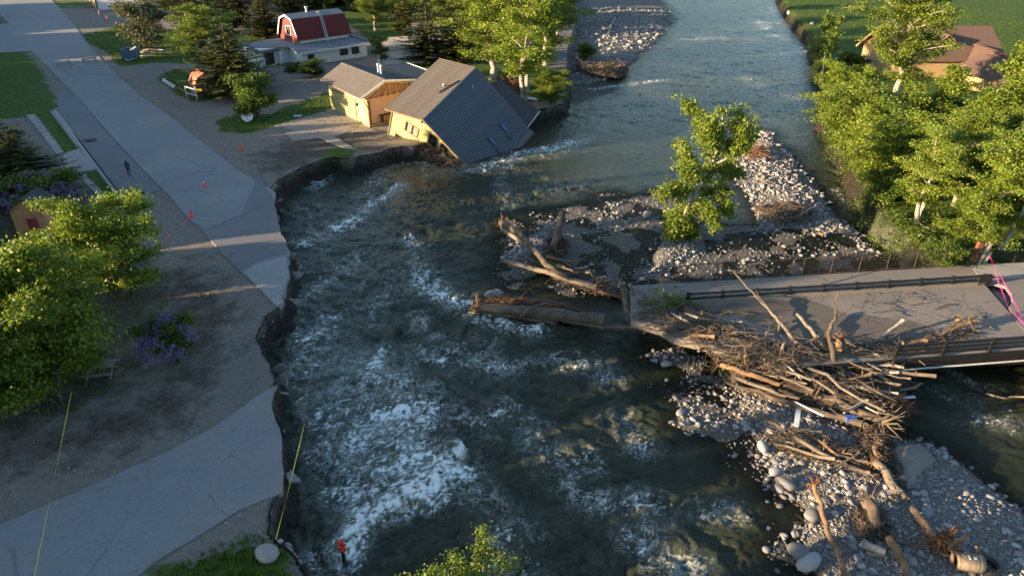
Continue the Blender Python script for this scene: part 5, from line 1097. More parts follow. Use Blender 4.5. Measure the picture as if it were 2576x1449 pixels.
log([(1236,789,-1.5),(1320,800,-1.5),(1400,815,-1.5)], .2, .14, 'brown wet log lowest in the pile in the rapids', LOGB)
log([(1225,760,-1.5),(1200,752,-1.4)], .08, .05, 'small stick poking left above the rust-orange log', LOGC, stubs=0)
log([(1310,795,-.9),(1345,768,.0),(1375,762,.3)], .07, .04, 'curved thin stick standing over the pile in the rapids', LOGA, stubs=1); 
log([(1600,823,-1.4),(1520,822,-1.5),(1460,812,-1.5)], .12, .1, 'thin pale pole between the rapids pile and the broken bridge', LOGA)
RS = .72
# over the bridge deck
log([(1998,857,.7),(1966,812,.8),(1945,792,.8),(1902,747,1.0),(1870,712,1.9),(1832,673,3.0)], .2, .06, 'long bare forked branch reaching up left across the guardrail', LOGA, branches=[(.62, [(1880,745,.7)], .1), (.2, [(1958,838,.5),(1975,857,.5)], .13), (.0, [(2030,880,.5),(2060,888,.4)], .2), (.5, [(1905,740,1.2),(1903,728,1.6)], .06), (.25, [(1985,812,.7),(2005,812,.8)], .08)])
log([(2074,873,.6),(2040,830,.9),(2004,789,1.3)], .2, .16, 'smooth pale pole leaning up left over the deck', LOGA, stubs=0)
log([(2103,922,.0),(2094,880,1.2),(2086,845,2.0),(2092,815,2.8),(2101,800,3.1)], .24, .14, 'upright forked tree stem with leaves, tallest in the log jam', LOGB, branches=[(1, [(2103,780,3.6),(2098,760,4.2),(2108,732,4.9)], .09), (1, [(2125,785,3.5),(2145,772,3.9)], .12), (.85, [(2070,812,2.9),(2052,802,3.0)], .05)], root=0)
log([(1717,776,.5),(1760,792,.5),(1800,812,.6),(1840,835,.6)], .27, .24, 'barked log lying from the leafy heap down across the broken deck', LOGB)
log([(1800,829,.2),(1860,855,.4),(1925,882,.4),(1962,905,.2)], .33, .3, 'thickest brown log of the jam in the middle of the deck edge', LOGB, root=.8, root_end=1)
log([(1730,775,.5),(1800,782,.5),(1900,792,.5)], .1, .07, 'thin dark log lying on the deck below the guardrail', LOGB)
log([(1840,838,.4),(1880,872,.2),(1905,900,-.2)], .14, .1, 'slanting stick below the barked log', LOGA); 
log([(1973,862,1.3),(1970,890,.4),(1966,912,-.2)], .14, .2, 'short upright pale stub in the middle of the jam', LOGA); log([(1872,897,.9),(1881,923,-.1)], .13, .16, 'split bright stub left of the middle of the jam', LOGC)
log([(1866,897,.3),(1850,880,.9)], .07, .05, 'small bent twig above the split bright stub', LOGA, stubs=0); log([(2010,878,.9),(2003,905,.2)], .11, .13, 'short brown stub between two upright stems', LOGB, stubs=0)
log([(2125,903,.3),(2190,938,-.2),(2258,980,-.9)], .24, .14, 'grey log hanging off the right side of the jam towards the dark water', GW)
log([(2100,905,.2),(2150,945,-.3),(2190,985,-.7),(2220,1030,-1.0)], .22, .14, 'dark twisted log running down through the right of the jam', LOGB)
log([(2119,950,-.1),(2140,975,-.4),(2162,1008,-.7)], .14, .12, 'reddish split slab in the right part of the jam', LOGC, stubs=0)
log([(2214,1057,-.6),(2150,1032,-.6),(2080,1000,-.5),(2012,974,-.5)], .36, .22, 'long thick log with splayed bright roots at its right end', LOGB, root=1.3)
log([(2168,1066,-.8),(2100,1046,-.8),(2040,1030,-.8),(1994,1017,-.8),(1910,987,-.8),(1827,961,-.9)], .30, .15, 'longest log of the jam, lying parallel in front of the thick log', LOGB, root=.6)
log([(1806,914,-.2),(1850,930,-.1),(1916,953,-.2),(1960,968,-.5)], .24, .2, 'bright broken log at the left tip of the jam', LOGC, root=.7)
log([(1850,948,-.5),(1940,985,-.5),(2010,1003,-.6)], .17, .12, 'slim log between the bright broken log and the longest log', LOGA)
log([(1860,1010,-1.2),(1905,1033,-1.0),(1953,1055,-1.1)], .08, .05, 'white curved branch on the cobbles below the jam', LOGA); log([(1900,1040,-1.1),(1950,1065,-1.1),(1985,1098,-1.2)], .16, .1, 'brown log on the cobbles below the white curved branch', LOGB)
log([(1985,1080,-1.1),(2025,1084,-1.1),(2066,1087,-1.1)], .18, .15, 'tan log lying level below the jam beside the white plank', LOGA)
log([(2201,861,.5),(2240,832,.8),(2272,806,1.2)], .16, .2, 'splintered dark bark slab on the deck', GW, stubs=2)
log([(2270,865,.6),(2330,858,.6)], .26, .24, 'stubby rounded log by the near guardrail', LOGC, stubs=0)
log([(2350,852,.6),(2395,830,.8),(2440,812,1.0)], .18, .14, 'broken trunk piled with sticks on the deck near the right', LOGC, root=.6, root_end=1)
log([(2412,812,1.0),(2408,800,1.2)], .3, .25, 'bright orange stump chunk on the deck', LOGC, name='stump', root=.4); log([(2110,880,.8),(2112,862,1.1),(2116,850,1.5)], .3, .34, 'curled orange root stump in the middle of the jam', LOGC, name='stump', root=.7, root_end=1)
log([(2462,793,.6),(2448,800,.6),(2430,820,.7)], .07, .05, 'thin stick with a knob on the deck behind the broken trunk', LOGB, stubs=1); log([(2395,765,.5),(2380,768,.5),(2350,776,.5)], .07, .04, 'small dark stick lying on the upper deck', LOGB); log([(2485,812,.5),(2498,828,.5)], .07, .05, 'short pale stick near the right end of the deck', LOGA)
log([(2280,795,.48),(2240,780,.48),(2195,788,.48)], .05, .03, 'thin curved twig in the middle of the deck', LOGB); log([(2330,760,.48),(2290,768,.48)], .05, .03, 'thin twig on the upper middle of the deck', LOGA)
log([(2160,868,.6),(2205,862,.6),(2250,840,.9)], .12, .08, 'crossing branch right of the curled stump', LOGB); log([(2245,900,.1),(2310,888,.3),(2350,878,.4)], .12, .1, 'branch caught on the near guardrail', LOGA); log([(2240,985,-1.0),(2300,975,-.8),(2320,965,-.6)], .14, .1, 'pale sliver log under the near guardrail', LOGA, stubs=0)
log([(2000,880,.4),(2035,862,.7),(2060,845,1.1)], .18, .12, 'brown branch rising right behind the short brown stub', LOGB); log([(1900,935,-.2),(1960,950,.0),(2030,965,.0)], .1, .08, 'straight stick across the heart of the jam', LOGA); log([(1765,825,.2),(1790,860,-.2),(1820,905,-.8)], .1, .07, 'stick hanging off the broken deck edge', LOGB)
# lower right bar
log([(2048,1217,-.2),(2062,1270,-.9),(2078,1320,-1.1),(2099,1373,-1.1),(2130,1455,-1.1)], .15, .19, 'long bright slim trunk with a forked root on the gravel bar', LOGC, root=.6, branches=[(.0, [(2038,1216,-.2)], .07), (.0, [(2068,1200,.1),(2078,1190,.1)], .1)])
log([(2203,1162,-.6),(2240,1208,-.7),(2278,1258,-.8)], .30, .32, 'stout sunlit log at the tail of the jam', LOGA, root=.6); log([(2293,1277,-1.0),(2325,1315,-1.0),(2365,1362,-.9)], .26, .33, 'grey furrowed log ending in a big orange root plate', LOGB, root=1.3, root_end=1)
log([(2200,1125,-.6),(2215,1160,-.6)], .16, .14, 'short upright stump above the stout sunlit log', LOGC); log([(2179,1256,-.5),(2195,1290,-.8),(2214,1328,-1.0)], .42, .36, 'fat orange-ended stump lying among twigs on the bar', LOGB, root=.5, name='stump')
log([(2236,1350,-.8),(2262,1400,-1.0),(2292,1460,-1.1)], .24, .26, 'bright stripped trunk running off the bottom of the photo', LOGC); log([(2170,1365,-1.0),(2225,1388,-1.1)], .3, .25, 'flat grey-green plank stump beside the bright stripped trunk', GW, stubs=0)
log([(2388,1378,-.4),(2410,1358,.3),(2432,1344,.7)], .12, .09, 'bright broken root rising from the root plate', LOGC, stubs=0); log([(2455,1390,-.6),(2462,1365,.0)], .08, .06, 'thin bright stick standing by the brown tank', LOGC, stubs=0)
# smaller wood elsewhere
log([(1530,92,-1.0),(1537,65,-.8),(1548,45,-.6)], .45, .4, 'big grey log on the upper gravel bar', GW, root=.9, root_end=1); log([(1500,178,-1.2),(1560,168,-1.1),(1580,175,-1.2)], .16, .1, 'bright log in the debris pile at the tip of the upper bar', LOGA)
log([(1668,47,-1.5),(1690,60,-1.5)], .25, .15, 'dark log stranded in the water beside the upper bar', LOGB, root=.6); log([(2008,548,-1.0),(2050,520,-.9)], .22, .18, 'grey log in the debris heap on the island', GW, root=.5); log([(1885,385,-1.0),(1935,380,-.9)], .2, .14, 'pale log in the small root heap on top of the island', LOGA, root=.5)
log([(1908,448,-1.0),(1930,462,-1.0),(1950,460,-1.0)], .12, .07, 'curved branch on the cobbles of the island', LOGA); log([(2058,585,-1.1),(2072,592,-1.1)], .2, .18, 'orange chunk of wood among the island cobbles', LOGC, stubs=0)
log([(2110,650,-1.5),(2150,640,-1.5),(2175,630,-1.4)], .1, .06, 'wavy branch at the downstream tip of the island', LOGA); log([(2290,552,.3),(2350,578,.4)], .12, .08, 'bare pole lying on the grass of the right bank', LOGA)
log([(840,384,-.2),(865,388,.0),(884,398,-.6)], .12, .09, 'white bent branch on the bank left of the tilted house', LOGA, root=.4, root_end=1); log([(892,404,-1.3),(950,402,-1.3),(1012,396,-1.3)], .3, .24, 'dark log at the water edge below the tilted house', LOGB); log([(896,398,-.4),(942,380,.0)], .14, .12, 'light brown log leaning on the bank below the torn garage', LOGA, stubs=1)
log([(2165,905,-.8),(2330,918,-1.4)], .08, .05, 'thin pole sticking out under the bridge', LOGB, stubs=0)
log([(2480,990,-1.7),(2530,1000,-1.5),(2576,998,-1.3)], .1, .07, 'pale branch in the dark water at the right edge', LOGA)
tag(MB().beam(W(2009,1026,-1.0), W(2003,1072,-1.0), .28, .06).build('plank', WHITE), 'short white plank on the cobbles below the jam', 'plank'); tag(MB().beam(W(2240,1003,-1.2), W(2302,998,-1.1), .2, .05).build('plank', WHITE), 'white board floating under the near guardrail', 'plank')
tag(MB().beam(W(2000,1010,-.5), W(2072,1046,-.5), .1, .05).build('plank', WHITE), 'thin white strip lying along the longest log', 'plank')
# ---------------------------------------------------------------- tangles of twigs
def tangle(label, poly, z0, z1, n, ln, rad, ang=None, spread=.7, mat=TWG, name='driftwood_tangle', lift=.35, top=None, solid=True):
    P = [W(u, v, z0) for u, v in poly]; A = np.array([p[:2] for p in P]); lo, hi = A.min(0), A.max(0); V, F = [], []; b = NP(); c = 0; cnt = 0
    while cnt < n:
        m = n*3; X_, Y_ = rw.uniform(lo[0], hi[0], m), rw.uniform(lo[1], hi[1], m); s = sdf(X_, Y_, A)+rw.normal(0, .12, m); ok = np.where(s > 0)[0][:n-cnt]
        for i in ok:
            h = min(1, s[i]/1.1); z = z0+(z1-z0)*h*rw.beta(1.6, 1.1)
            a = rw.uniform(0, 6.28) if ang is None else ang+rw.normal(0, spread); l = rw.uniform(*ln)*rw.choice([.5, 1, 1, 1.6]); el_ = rw.normal(0, lift); d = np.array([math.cos(a)*math.cos(el_), math.sin(a)*math.cos(el_), math.sin(el_)])
            p = np.array([X_[i], Y_[i], z]); k = rw.normal(0, l*.13, 3); r_ = rad*rw.choice([.5, .8, 1, 1.8]); V_, F_ = tube(np.array([p-d*l/2, p+k, p+d*l/2+k*rw.uniform(-1, 1)]), [r_, r_*.8, r_*.3], 3); b.add(V_, F_)
        cnt += len(ok)
    o = obj(name, b.mesh(name, mat)); o['kind'] = 'stuff'; o['label'] = label
    if solid:
        sm = bpy.data.materials.get('matted_silt') or simple('matted_silt', (.045, .034, .025), .95, .4, 3, bump=1, bscale=8)
        g = 54; xs_, ys_ = np.linspace(lo[0], hi[0], g), np.linspace(lo[1], hi[1], g); GX, GY = np.meshgrid(xs_, ys_); s = sdf(GX, GY, A); zz = z0-.4+(z1-z0)*.62*sstep(-.1, 1.3, s)*(1+.5*fbm(GX*1.3, GY*1.3, 3, 3))+.4*sstep(0, .4, s)+.10*rw.normal(size=s.shape)
        q = (np.arange(g-1)[:, None]*g+np.arange(g-1)[None]).reshape(-1); sr = s.ravel(); keep_ = np.minimum(np.minimum(sr[q], sr[q+1]), np.minimum(sr[q+g], sr[q+g+1])) > .12; q = q[keep_]
        if len(q): o2 = obj('silt_mat', mesh('silt_mat', np.stack([GX, GY, zz], -1).reshape(-1, 3), np.stack([q, q+1, q+g+1, q+g], 1), sm, True), o)
    return o
tangle('brown tangle of twigs along the left half of the log jam', [(1590,800),(1640,765),(1740,800),(1830,830),(1960,890),(2000,935),(1900,935),(1800,880),(1700,850),(1640,830)], -1.1, .45, 1900, (.5, 1.8), .024, -.45, solid=False)
tangle('dense heart of the log jam against the bridge', [(1780,920),(1850,895),(1980,900),(2080,880),(2200,880),(2290,890),(2330,930),(2290,985),(2250,1040),(2230,1085),(2150,1080),(2000,1020),(1860,985)], -1.3, .35, 1150, (.5, 1.9), .026, -.4, .8)
tangle('wet brown debris spread over the broken left part of the deck', [(1600,760),(1700,772),(1790,800),(1880,842),(1960,872),(2080,850),(2130,865),(2120,900),(1990,940),(1860,925),(1760,880),(1660,838),(1600,808)], .35, .85, 1250, (.4, 1.8), .024, -.45, .7, solid=False)
tangle('sticks heaped along the near guardrail', [(2130,860),(2230,870),(2330,850),(2440,825),(2480,845),(2360,878),(2250,905),(2140,905)], .25, .95, 700, (.4, 1.4), .022, .2, .8, solid=False)
tangle('sunlit yellow twigs below the jam', [(1935,1095),(2000,1085),(2100,1110),(2170,1145),(2230,1215),(2180,1200),(2080,1165),(1990,1140),(1945,1120)], -1.3, -.75, 1100, (.4, 1.3), .018, -.2, .5)
tangle('twigs around the tail of the jam', [(2160,1080),(2240,1095),(2250,1130),(2290,1265),(2260,1255),(2200,1180),(2150,1130)], -1.2, -.6, 650, (.3, 1.0), .018)
tangle('bright root fringe right of the jam', [(2170,1010),(2265,1005),(2290,1035),(2250,1060),(2190,1050)], -1.0, -.2, 350, (.5, 1.3), .022, .1, .6, TWO)
tangle('matted wood between the mid-river pile and the snag', [(1330,640),(1400,640),(1440,680),(1500,690),(1570,730),(1560,750),(1480,730),(1400,705),(1345,668)], -1.5, -.9, 750, (.4, 1.3), .02, -.35)
tangle('orange roots around the standing trunk', [(1370,600),(1430,600),(1430,632),(1385,645)], -1.2, -.2, 260, (.4, 1.1), .022, mat=TWO)
tangle('orange shreds on the pile in the rapids', [(1190,762),(1290,752),(1440,775),(1510,800),(1420,812),(1280,795)], -1.5, -.7, 600, (.4, 1.4), .022, 0, .4, TWO)
tangle('debris pile at the tip of the upper bar', [(1445,160),(1480,172),(1545,165),(1580,182),(1560,198),(1480,196),(1450,185)], -1.5, -.2, 650, (.6, 2.2), .045)
tangle('rusty root heap on the island', [(1905,520),(1980,512),(2050,530),(2035,555),(1960,560),(1915,545)], -1.3, -.6, 420, (.5, 2.0), .03, 0, .9, solid=False)
tangle('small root heap on top of the island', [(1868,378),(1900,370),(1945,372),(1930,400),(1885,402)], -1.2, -.6, 170, (.5, 1.8), .03, mat=TWO, solid=False)
tangle('orange roots hanging from the right bank upstream', [(2108,385),(2130,380),(2178,455),(2160,470)], -1.5, -.1, 420, (.6, 1.8), .03, mat=TWO)
tangle('brown roots hanging from the right bank near the bridge', [(2205,540),(2240,545),(2300,620),(2330,660),(2300,655),(2250,600)], -1.5, -.3, 520, (.4, 1.4), .022)
tangle('lumber and brush under the lit grove', [(1235,215),(1290,200),(1340,222),(1330,250),(1270,245)], .0, .8, 220, (.8, 2.8), .05, -.1, .4, TWO)
tangle('splintered boards along the foot of the tilted house', [(900,378),(960,352),(1010,372),(1110,395),(1180,425),(1100,412),(1000,392),(940,395)], -1.6, .1, 950, (.4, 1.9), .035)
tangle('twigs scattered over the bridge deck', [(2150,730),(2300,722),(2440,760),(2520,800),(2440,830),(2300,850),(2200,830),(2140,780)], .42, .44, 240, (.2, .9), .014, -.3, .5, mat=LOGB, lift=.02, solid=False)
tangle('twigs scattered over the driveway', [(740,318),(850,290),(920,320),(900,365),(780,350)], .07, .1, 120, (.2, .9), .02, lift=.03, solid=False)
tangle('twigs on the cobbles of the lower bar', [(1900,1150),(2050,1100),(2300,1300),(2450,1400),(2300,1449),(2050,1400)], -1.25, -1.1, 160, (.3, 1.2), .012, lift=.08, solid=False)
tangle('twig litter around the fat stump', [(2140,1290),(2210,1270),(2260,1350),(2230,1375),(2160,1350)], -1.3, -.7, 420, (.3, 1.1), .016)
# the many middling trunks that make up the jam
jr = random.Random(21)
for (poly, z0, z1, n_, gl, gg, an) in (([(1790,915),(1980,895),(2200,880),(2290,890),(2290,985),(2240,1060),(2150,1080),(2000,1020),(1860,985)], -.9, .5, 84, 'middling trunk jumbled in the heart of the log jam', 'trunks of the log jam', -.42), ([(1640,775),(1800,810),(1980,872),(2000,930),(1850,920),(1720,860)], .1, .9, 34, 'slim trunk in the debris over the broken left part of the bridge', 'trunks over the broken deck', -.5), ([(1960,1100),(2160,1130),(2240,1230),(2120,1190),(1980,1130)], -1.1, -.7, 14, 'thin trunk among the sunlit twigs below the jam', 'thin trunks below the jam', -.35), ([(1350,640),(1440,680),(1560,735),(1500,735),(1380,700)], -1.4, -.9, 10, 'thin trunk in the matted wood by the snag', 'thin trunks by the snag', -.4), ([(1230,770),(1500,795),(1500,815),(1280,795)], -1.3, -.8, 8, 'thin trunk packed into the pile in the rapids', 'thin trunks in the rapids pile', -.1)):
    A = np.array([W(u, v, z0)[:2] for u, v in poly]); lo, hi = A.min(0), A.max(0); k_ = 0
    while k_ < n_:
        x, y = jr.uniform(lo[0], hi[0]), jr.uniform(lo[1], hi[1])
        if sdf(np.array([x]), np.array([y]), A)[0] < (1.1 if n_ > 80 else .3): continue
        k_ += 1; a = an+jr.gauss(0, .38)+(math.pi if jr.random() < .5 else 0)+(1.2 if jr.random() < .15 else 0); l = jr.uniform(1.2, 4.4)*(1.2 if jr.random() < .2 else .8); z = z0+(z1-z0)*jr.random(); el_ = jr.gauss(.03, .13); d = np.array([math.cos(a)*math.cos(el_), math.sin(a)*math.cos(el_), math.sin(el_)]); p = np.array([x, y, z])
        Q = crooked([-d*l/2, d*l/2], l*.018, 4); r_ = jr.uniform(.05, .15); V_, F_ = tube(Q, np.linspace(r_, r_*.55, len(Q)), 7); b = MB().tube(Q, np.linspace(r_, r_*.55, len(Q)), 7)
        if jr.random() < .35:
            for _ in range(3): j = jr.randint(1, len(Q)-2); dd = np.array([jr.gauss(0, 1), jr.gauss(0, 1), abs(jr.gauss(0, 1))]); dd /= np.linalg.norm(dd); b.tube([Q[j], Q[j]+dd*jr.uniform(.15, .5)], [r_*.4, r_*.15], 5)
        tag(b.build('drift_log', [LOGA, LOGB, LOGA, LOGB, GW, LOGC][jr.randint(0, 5)], None, True, tuple(p)), gl, 'driftwood', gg)
# leafy heaps caught in the wood
for (l, u, v, z, w, h, n_, sd_) in (('leafy green heap caught on the left end of the guardrail', 1690, 765, .5, 1.5, .8, 60, 5), ('green branches caught in the mid-river pile', 1375, 672, -1.2, 1.2, .45, 36, 6), ('green sprig at the left tip of the jam', 1850, 915, -.2, .5, .6, 12, 7)):
    r = np.random.default_rng(sd_); C = np.array(W(u, v, z))+r.normal(size=(n_, 3))*np.array([w*.6, w*.45, h*.35])+np.array([0, 0, h*.4]); V, F, t = leaves(C, 16, .2, .13, r); m = mesh('foliage', V, F, LEAF_D); set_attr(m, 'tint', t)
    o = thing('uprooted_shrub', l, 'shrub', (0, 0, 0)); obj('foliage', m, o); b = MB(); [b.tube([np.array(W(u, v, z)), (np.array(W(u, v, z))+c)/2, c], [.04, .025, .01], 4) for c in C[::3]]; b.build('branches', LOGB, o)
# ================================================================ RIVER STONES
rk = np.random.default_rng(77)
def ico(sub, seed, fl=.62):
    import bmesh
    bm = bmesh.new(); bmesh.ops.create_icosphere(bm, subdivisions=sub, radius=1); V = np.array([v.co[:] for v in bm.verts]); F = np.array([[v.index for v in f.verts] for f in bm.faces]); bm.free()
    r = np.random.default_rng(seed); d = np.zeros(len(V))
    for _ in range(5): k = r.normal(size=3); k /= np.linalg.norm(k); d += .10*np.maximum(0, V @ k-.35)*-1.4+.05*np.sin(V @ (k*3)+r.uniform(0, 6))
    V = V*(1+d)[:, None]*np.array([1, r.uniform(.68, .92), fl*r.uniform(.8, 1.1)]); return V, F
mr = Mt('river_stone'); v = mr.coord('Object'); tn = mr.attr('tint'); rnd = mr.N('ShaderNodeObjectInfo').outputs['Random']; tt = mr.math('FRACT', mr.math('ADD', tn, mr.math('MULTIPLY', rnd, 3.7)))
c = mr.ramp(tt, [(0, (.10, .10, .105)), (.2, (.20, .20, .205)), (.42, (.30, .298, .295)), (.6, (.17, .155, .14)), (.75, (.37, .36, .345)), (.88, (.22, .17, .14)), (1, (.27, .27, .27))])
P = mr.geo(); c = mr.mix(mr.ramp(mr.noise(P, 9, 5, .65), [(.4, 0), (.7, .4)]), c, (.14, .13, .12)); zz = mr.N('ShaderNodeSeparateXYZ', Vector=P).outputs[2]; wetf = mr.ramp(mr.math('ADD', zz, 2.0), [(.20, 1), (.32, 0)])
c = mr.mix(wetf, c, (.30, .28, .26), 'MULTIPLY'); mr.set(Base__Color=c, Roughness=mr.ramp(wetf, [(0, .85), (1, .3)]), Normal=mr.bump(mr.noise(P, 14, 5, .7), .4, .02)); STONE = mr.m
BIG = [mesh('river_rock', *ico(2, i), STONE, True) for i in range(6)]; MID = [ico(1 if i < 6 else 0, i+20) for i in range(8)]
SM = [ico(0, i+40) for i in range(6)]; M1 = [ico(1, i+60) for i in range(8)]
regions = [ # polygon (print), count per m2 large, mean size, share on land only, group label
 (BARS[1][0], 9, .17, 'rounded pale cobble on the long island bar in front of the leaning tree', 'cobbles on the island'),
 (BARS[5][0], 10, .125, 'rounded grey cobble on the large gravel bar at the lower right', 'cobbles on the lower right bar'),
 (BARS[2][0], 14, .11, 'pale cobble on the gravel cone under the leaning tree', 'cobbles on the gravel cone'),
 (BARS[3][0], 12, .13, 'cobble in the patch beneath the mid-river log pile', 'cobbles under the mid-river logs'),
 (BARS[4][0], 12, .13, 'cobble of the small pale patch standing in the shallows', 'cobbles in the shallows'),
 (BARS[0][0], 1.6, .24, 'stone on the far upper gravel bar', 'stones on the upper bar'),
 (SHALLOW[0][0], 3.0, .10, 'wet cobble showing in the shallow water above the bridge', 'cobbles in the shallows'),
 (SHALLOW[1][0], 6.5, .12, 'wet cobble in the shallow edge of the lower right bar', 'cobbles at the edge of the lower bar'),
]
cand = []
for ri, (P_, dn_, ms, lb, gp_) in enumerate(regions):
    A = np.asarray(P_); lo, hi = A.min(0), A.max(0); lo = np.maximum(lo, [-20, 17]); hi = np.minimum(hi, [60, 215]); n = int((hi-lo).prod()*dn_*1.3); X_, Y_ = rk.uniform(lo[0], hi[0], n), rk.uniform(lo[1], hi[1], n)
    s = sdf(X_, Y_, A)+rk.normal(0, .5, n); cl_ = fbm(X_*.5, Y_*.5, 3, 60+ri); sz = ms*np.exp(rk.normal(0, .38, n))*(1+.5*cl_); z_t = terrain(X_, Y_)[0]
    ok = (s > 0) & (rk.random(n) < (.55+1.3*cl_ if dn_ > 2 else .5+cl_*1.4)) & (Y_ > 15)
    ok &= (sdf(X_, Y_, RIVER) > .3) & (np.abs(X_)*1.0 < .76*(Y_*.875+12.6)+3)
    if ri in (6, 7): ok &= z_t+sz*.5 > WATER-.12
    sand_here = fbm(X_*.22, Y_*.22, 2, 19)+BARS[5][3]-.35 if ri == 1 else np.full(n, -1.0)
    ok &= ~((sand_here > .1) & (rk.random(n) < .85))
    for i in np.where(ok)[0]: cand.append((X_[i], Y_[i], z_t[i], sz[i], ri))
cand = np.array(cand); app = cand[:, 3]/(cand[:, 1]*cT+(CAM_Z+1.5)*sT); order = np.argsort(-app); big = order[:292]; rest = order[292:]
for i in big:
    x, y, z, s, ri = cand[i]; lb, gp_ = regions[int(ri)][3:5]; s = min(s, .215)
    o = obj('river_rock', BIG[int(rk.integers(6))], None, (x, y, z+s*.22), (rk.normal(0, .15), rk.normal(0, .15), rk.uniform(0, 6.28)), (s*1.25, s*1.1, s*1.05)); tag(o, lb, 'rock', gp_)
def pack(idx, lib, name, label, smooth=True):
    V, F, T, n = [], [], [], 0
    lab = rk.integers(len(lib), size=len(idx))
    for k in range(len(lib)):
        q = cand2[idx[lab == k]]; m = len(q)
        if not m: continue
        v0, f0_ = lib[k]; a = rk.uniform(0, 6.283, m); sc = q[:, 3][:, None, None]*rk.uniform(.8, 1.25, (m, 1, 3)); vv = v0[None]*sc
        ca, sa = np.cos(a)[:, None], np.sin(a)[:, None]; vv = np.stack([vv[..., 0]*ca-vv[..., 1]*sa, vv[..., 0]*sa+vv[..., 1]*ca, vv[..., 2]], -1); vv += np.stack([q[:, 0], q[:, 1], q[:, 2]+q[:, 3]*.2], -1)[:, None]
        V.append(vv.reshape(-1, 3)); F.append((f0_[None]+(np.arange(m)*len(v0))[:, None, None]+n).reshape(-1, 3)); T.append(np.repeat(rk.random(m), len(v0))); n += m*len(v0)
    me = mesh(name, np.concatenate(V), np.concatenate(F), STONE, smooth); set_attr(me, 'tint', np.concatenate(T)); o = obj(name, me); o['kind'] = 'stuff'; o['label'] = label
cand2 = cand; pack(rest, M1, 'river_cobbles', 'mass of river cobbles covering the gravel bars')
# pebbles: nearest bars only
pb = []
for P_, dn_, ms in ((BARS[5][0], 60, .055), (SHALLOW[1][0], 22, .06), (SHALLOW[0][0], 9, .06), (BARS[1][0], 13, .075), (BARS[2][0], 30, .05), (BARS[3][0], 20, .06), (BARS[4][0], 20, .06)):
    A = np.asarray(P_); lo, hi = np.maximum(A.min(0), [-20, 17]), np.minimum(A.max(0), [48, 100]); n = int((hi-lo).prod()*dn_); X_, Y_ = rk.uniform(lo[0], hi[0], n), rk.uniform(lo[1], hi[1], n); s = sdf(X_, Y_, A); ok = (s > -.2) & (np.abs(X_) < .76*(Y_*.875+12.6)+2) & (rk.random(n) < .75+fbm(X_*.4, Y_*.4, 2, 5)); X_, Y_ = X_[ok], Y_[ok]
    pb.append(np.stack([X_, Y_, terrain(X_, Y_)[0], ms*np.exp(rk.normal(0, .35, len(X_))), X_*0], 1))
cand2 = np.concatenate(pb); pack(np.arange(len(cand2)), SM, 'pebbles', 'pebbles and gravel between the cobbles')
# stones that stand out
for (u, v, z, s, l, n_) in ((674,1398,.1,.52,'big smooth white boulder alone on the grass at the bottom left','boulder'), (1977,1218,-1.35,.50,'large cream boulder with its smaller twin on the lower right bar','boulder'), (1951,1188,-1.35,.38,'elongated cream boulder just above the large cream boulder','boulder'), (2035,1415,-1.4,.58,'larger brown boulder of the pair at the lower left tip of the bar','boulder'), (2013,1393,-1.4,.52,'grey boulder just above the larger brown boulder','boulder'), (1918,1122,-1.4,.45,'flat tan boulder under the yellow twigs','boulder'), (1713,1041,-1.85,.42,'lone flat pinkish boulder awash left of the gravel bar','boulder'), (1676,918,-1.8,.38,'lone white boulder in the shallows below the bridge','boulder'), (1627,542,-1.75,.62,'angular pale boulder in the shallows left of the leaning tree','boulder'), (2330,1296,-1.35,.42,'round pale boulder right of the grey furrowed log','boulder'), (1245,745,-1.95,.75,'dark boulder awash above the pile in the rapids','boulder'), (1256,738,-2.0,.5,'drowned boulder beside the dark boulder in the rapids','boulder'), (2475,625,.3,.0,'','x'), (1586,720,-1.75,.3,'small stone by the upright snag','stone'),
   (1960,1228,-1.4,.3,'small angular stone between the cream boulders','stone'), (2040,1298,-1.4,.40,'tan boulder beside the long slim trunk','boulder'), (2310,590,.3,.3,'flat white stone on the grass of the right bank','stone'), (2395,640,.2,.35,'pale stone under the shrubs by the fence posts','stone')):
    if s: x, y, z_ = W(u, v, z); tag(obj(n_, BIG[int(s*100) % 6], None, (x, y, z_+s*.1), (0, 0, s*17), (s*1.25, s*1.05, s*1.1)), l, 'rock')
# boulders of the bank at the bottom left and on the upstream right bank
for i in range(9):
    u, v = 690+rk.uniform(0, 62), 1352+rk.uniform(0, 45); v += (u-690)*.35; x, y, _ = W(u, v, -.3); s = rk.uniform(.14, .32); tag(obj('riprap_stone', BIG[i % 6], None, (x, y, -.25+rk.uniform(-.4, .2)), (rk.normal(0, .4), rk.normal(0, .4), rk.uniform(0, 6)), s), 'pale rubble stone in the heap where the yellow tape meets the bank', 'rock', 'rubble by the yellow tape')
for i in range(34):
    t = i/34; u = np.interp(t, [0, .3, .7, 1], [1968, 1990, 2040, 2058])+rk.normal(0, 4); v = np.interp(t, [0, .3, .7, 1], [0, 28, 85, 150])+rk.normal(0, 5); x, y, _ = W(u, v, -.8); s = rk.uniform(.5, 1.25); tag(obj('riprap_boulder', BIG[i % 6], None, (x, y, -1.0+rk.uniform(-.3, .7)), (rk.normal(0, .5), rk.normal(0, .5), rk.uniform(0, 6)), s), 'rough grey-brown boulder in the bank armour beside the upper rapids', 'rock', 'boulders armouring the upper right bank')
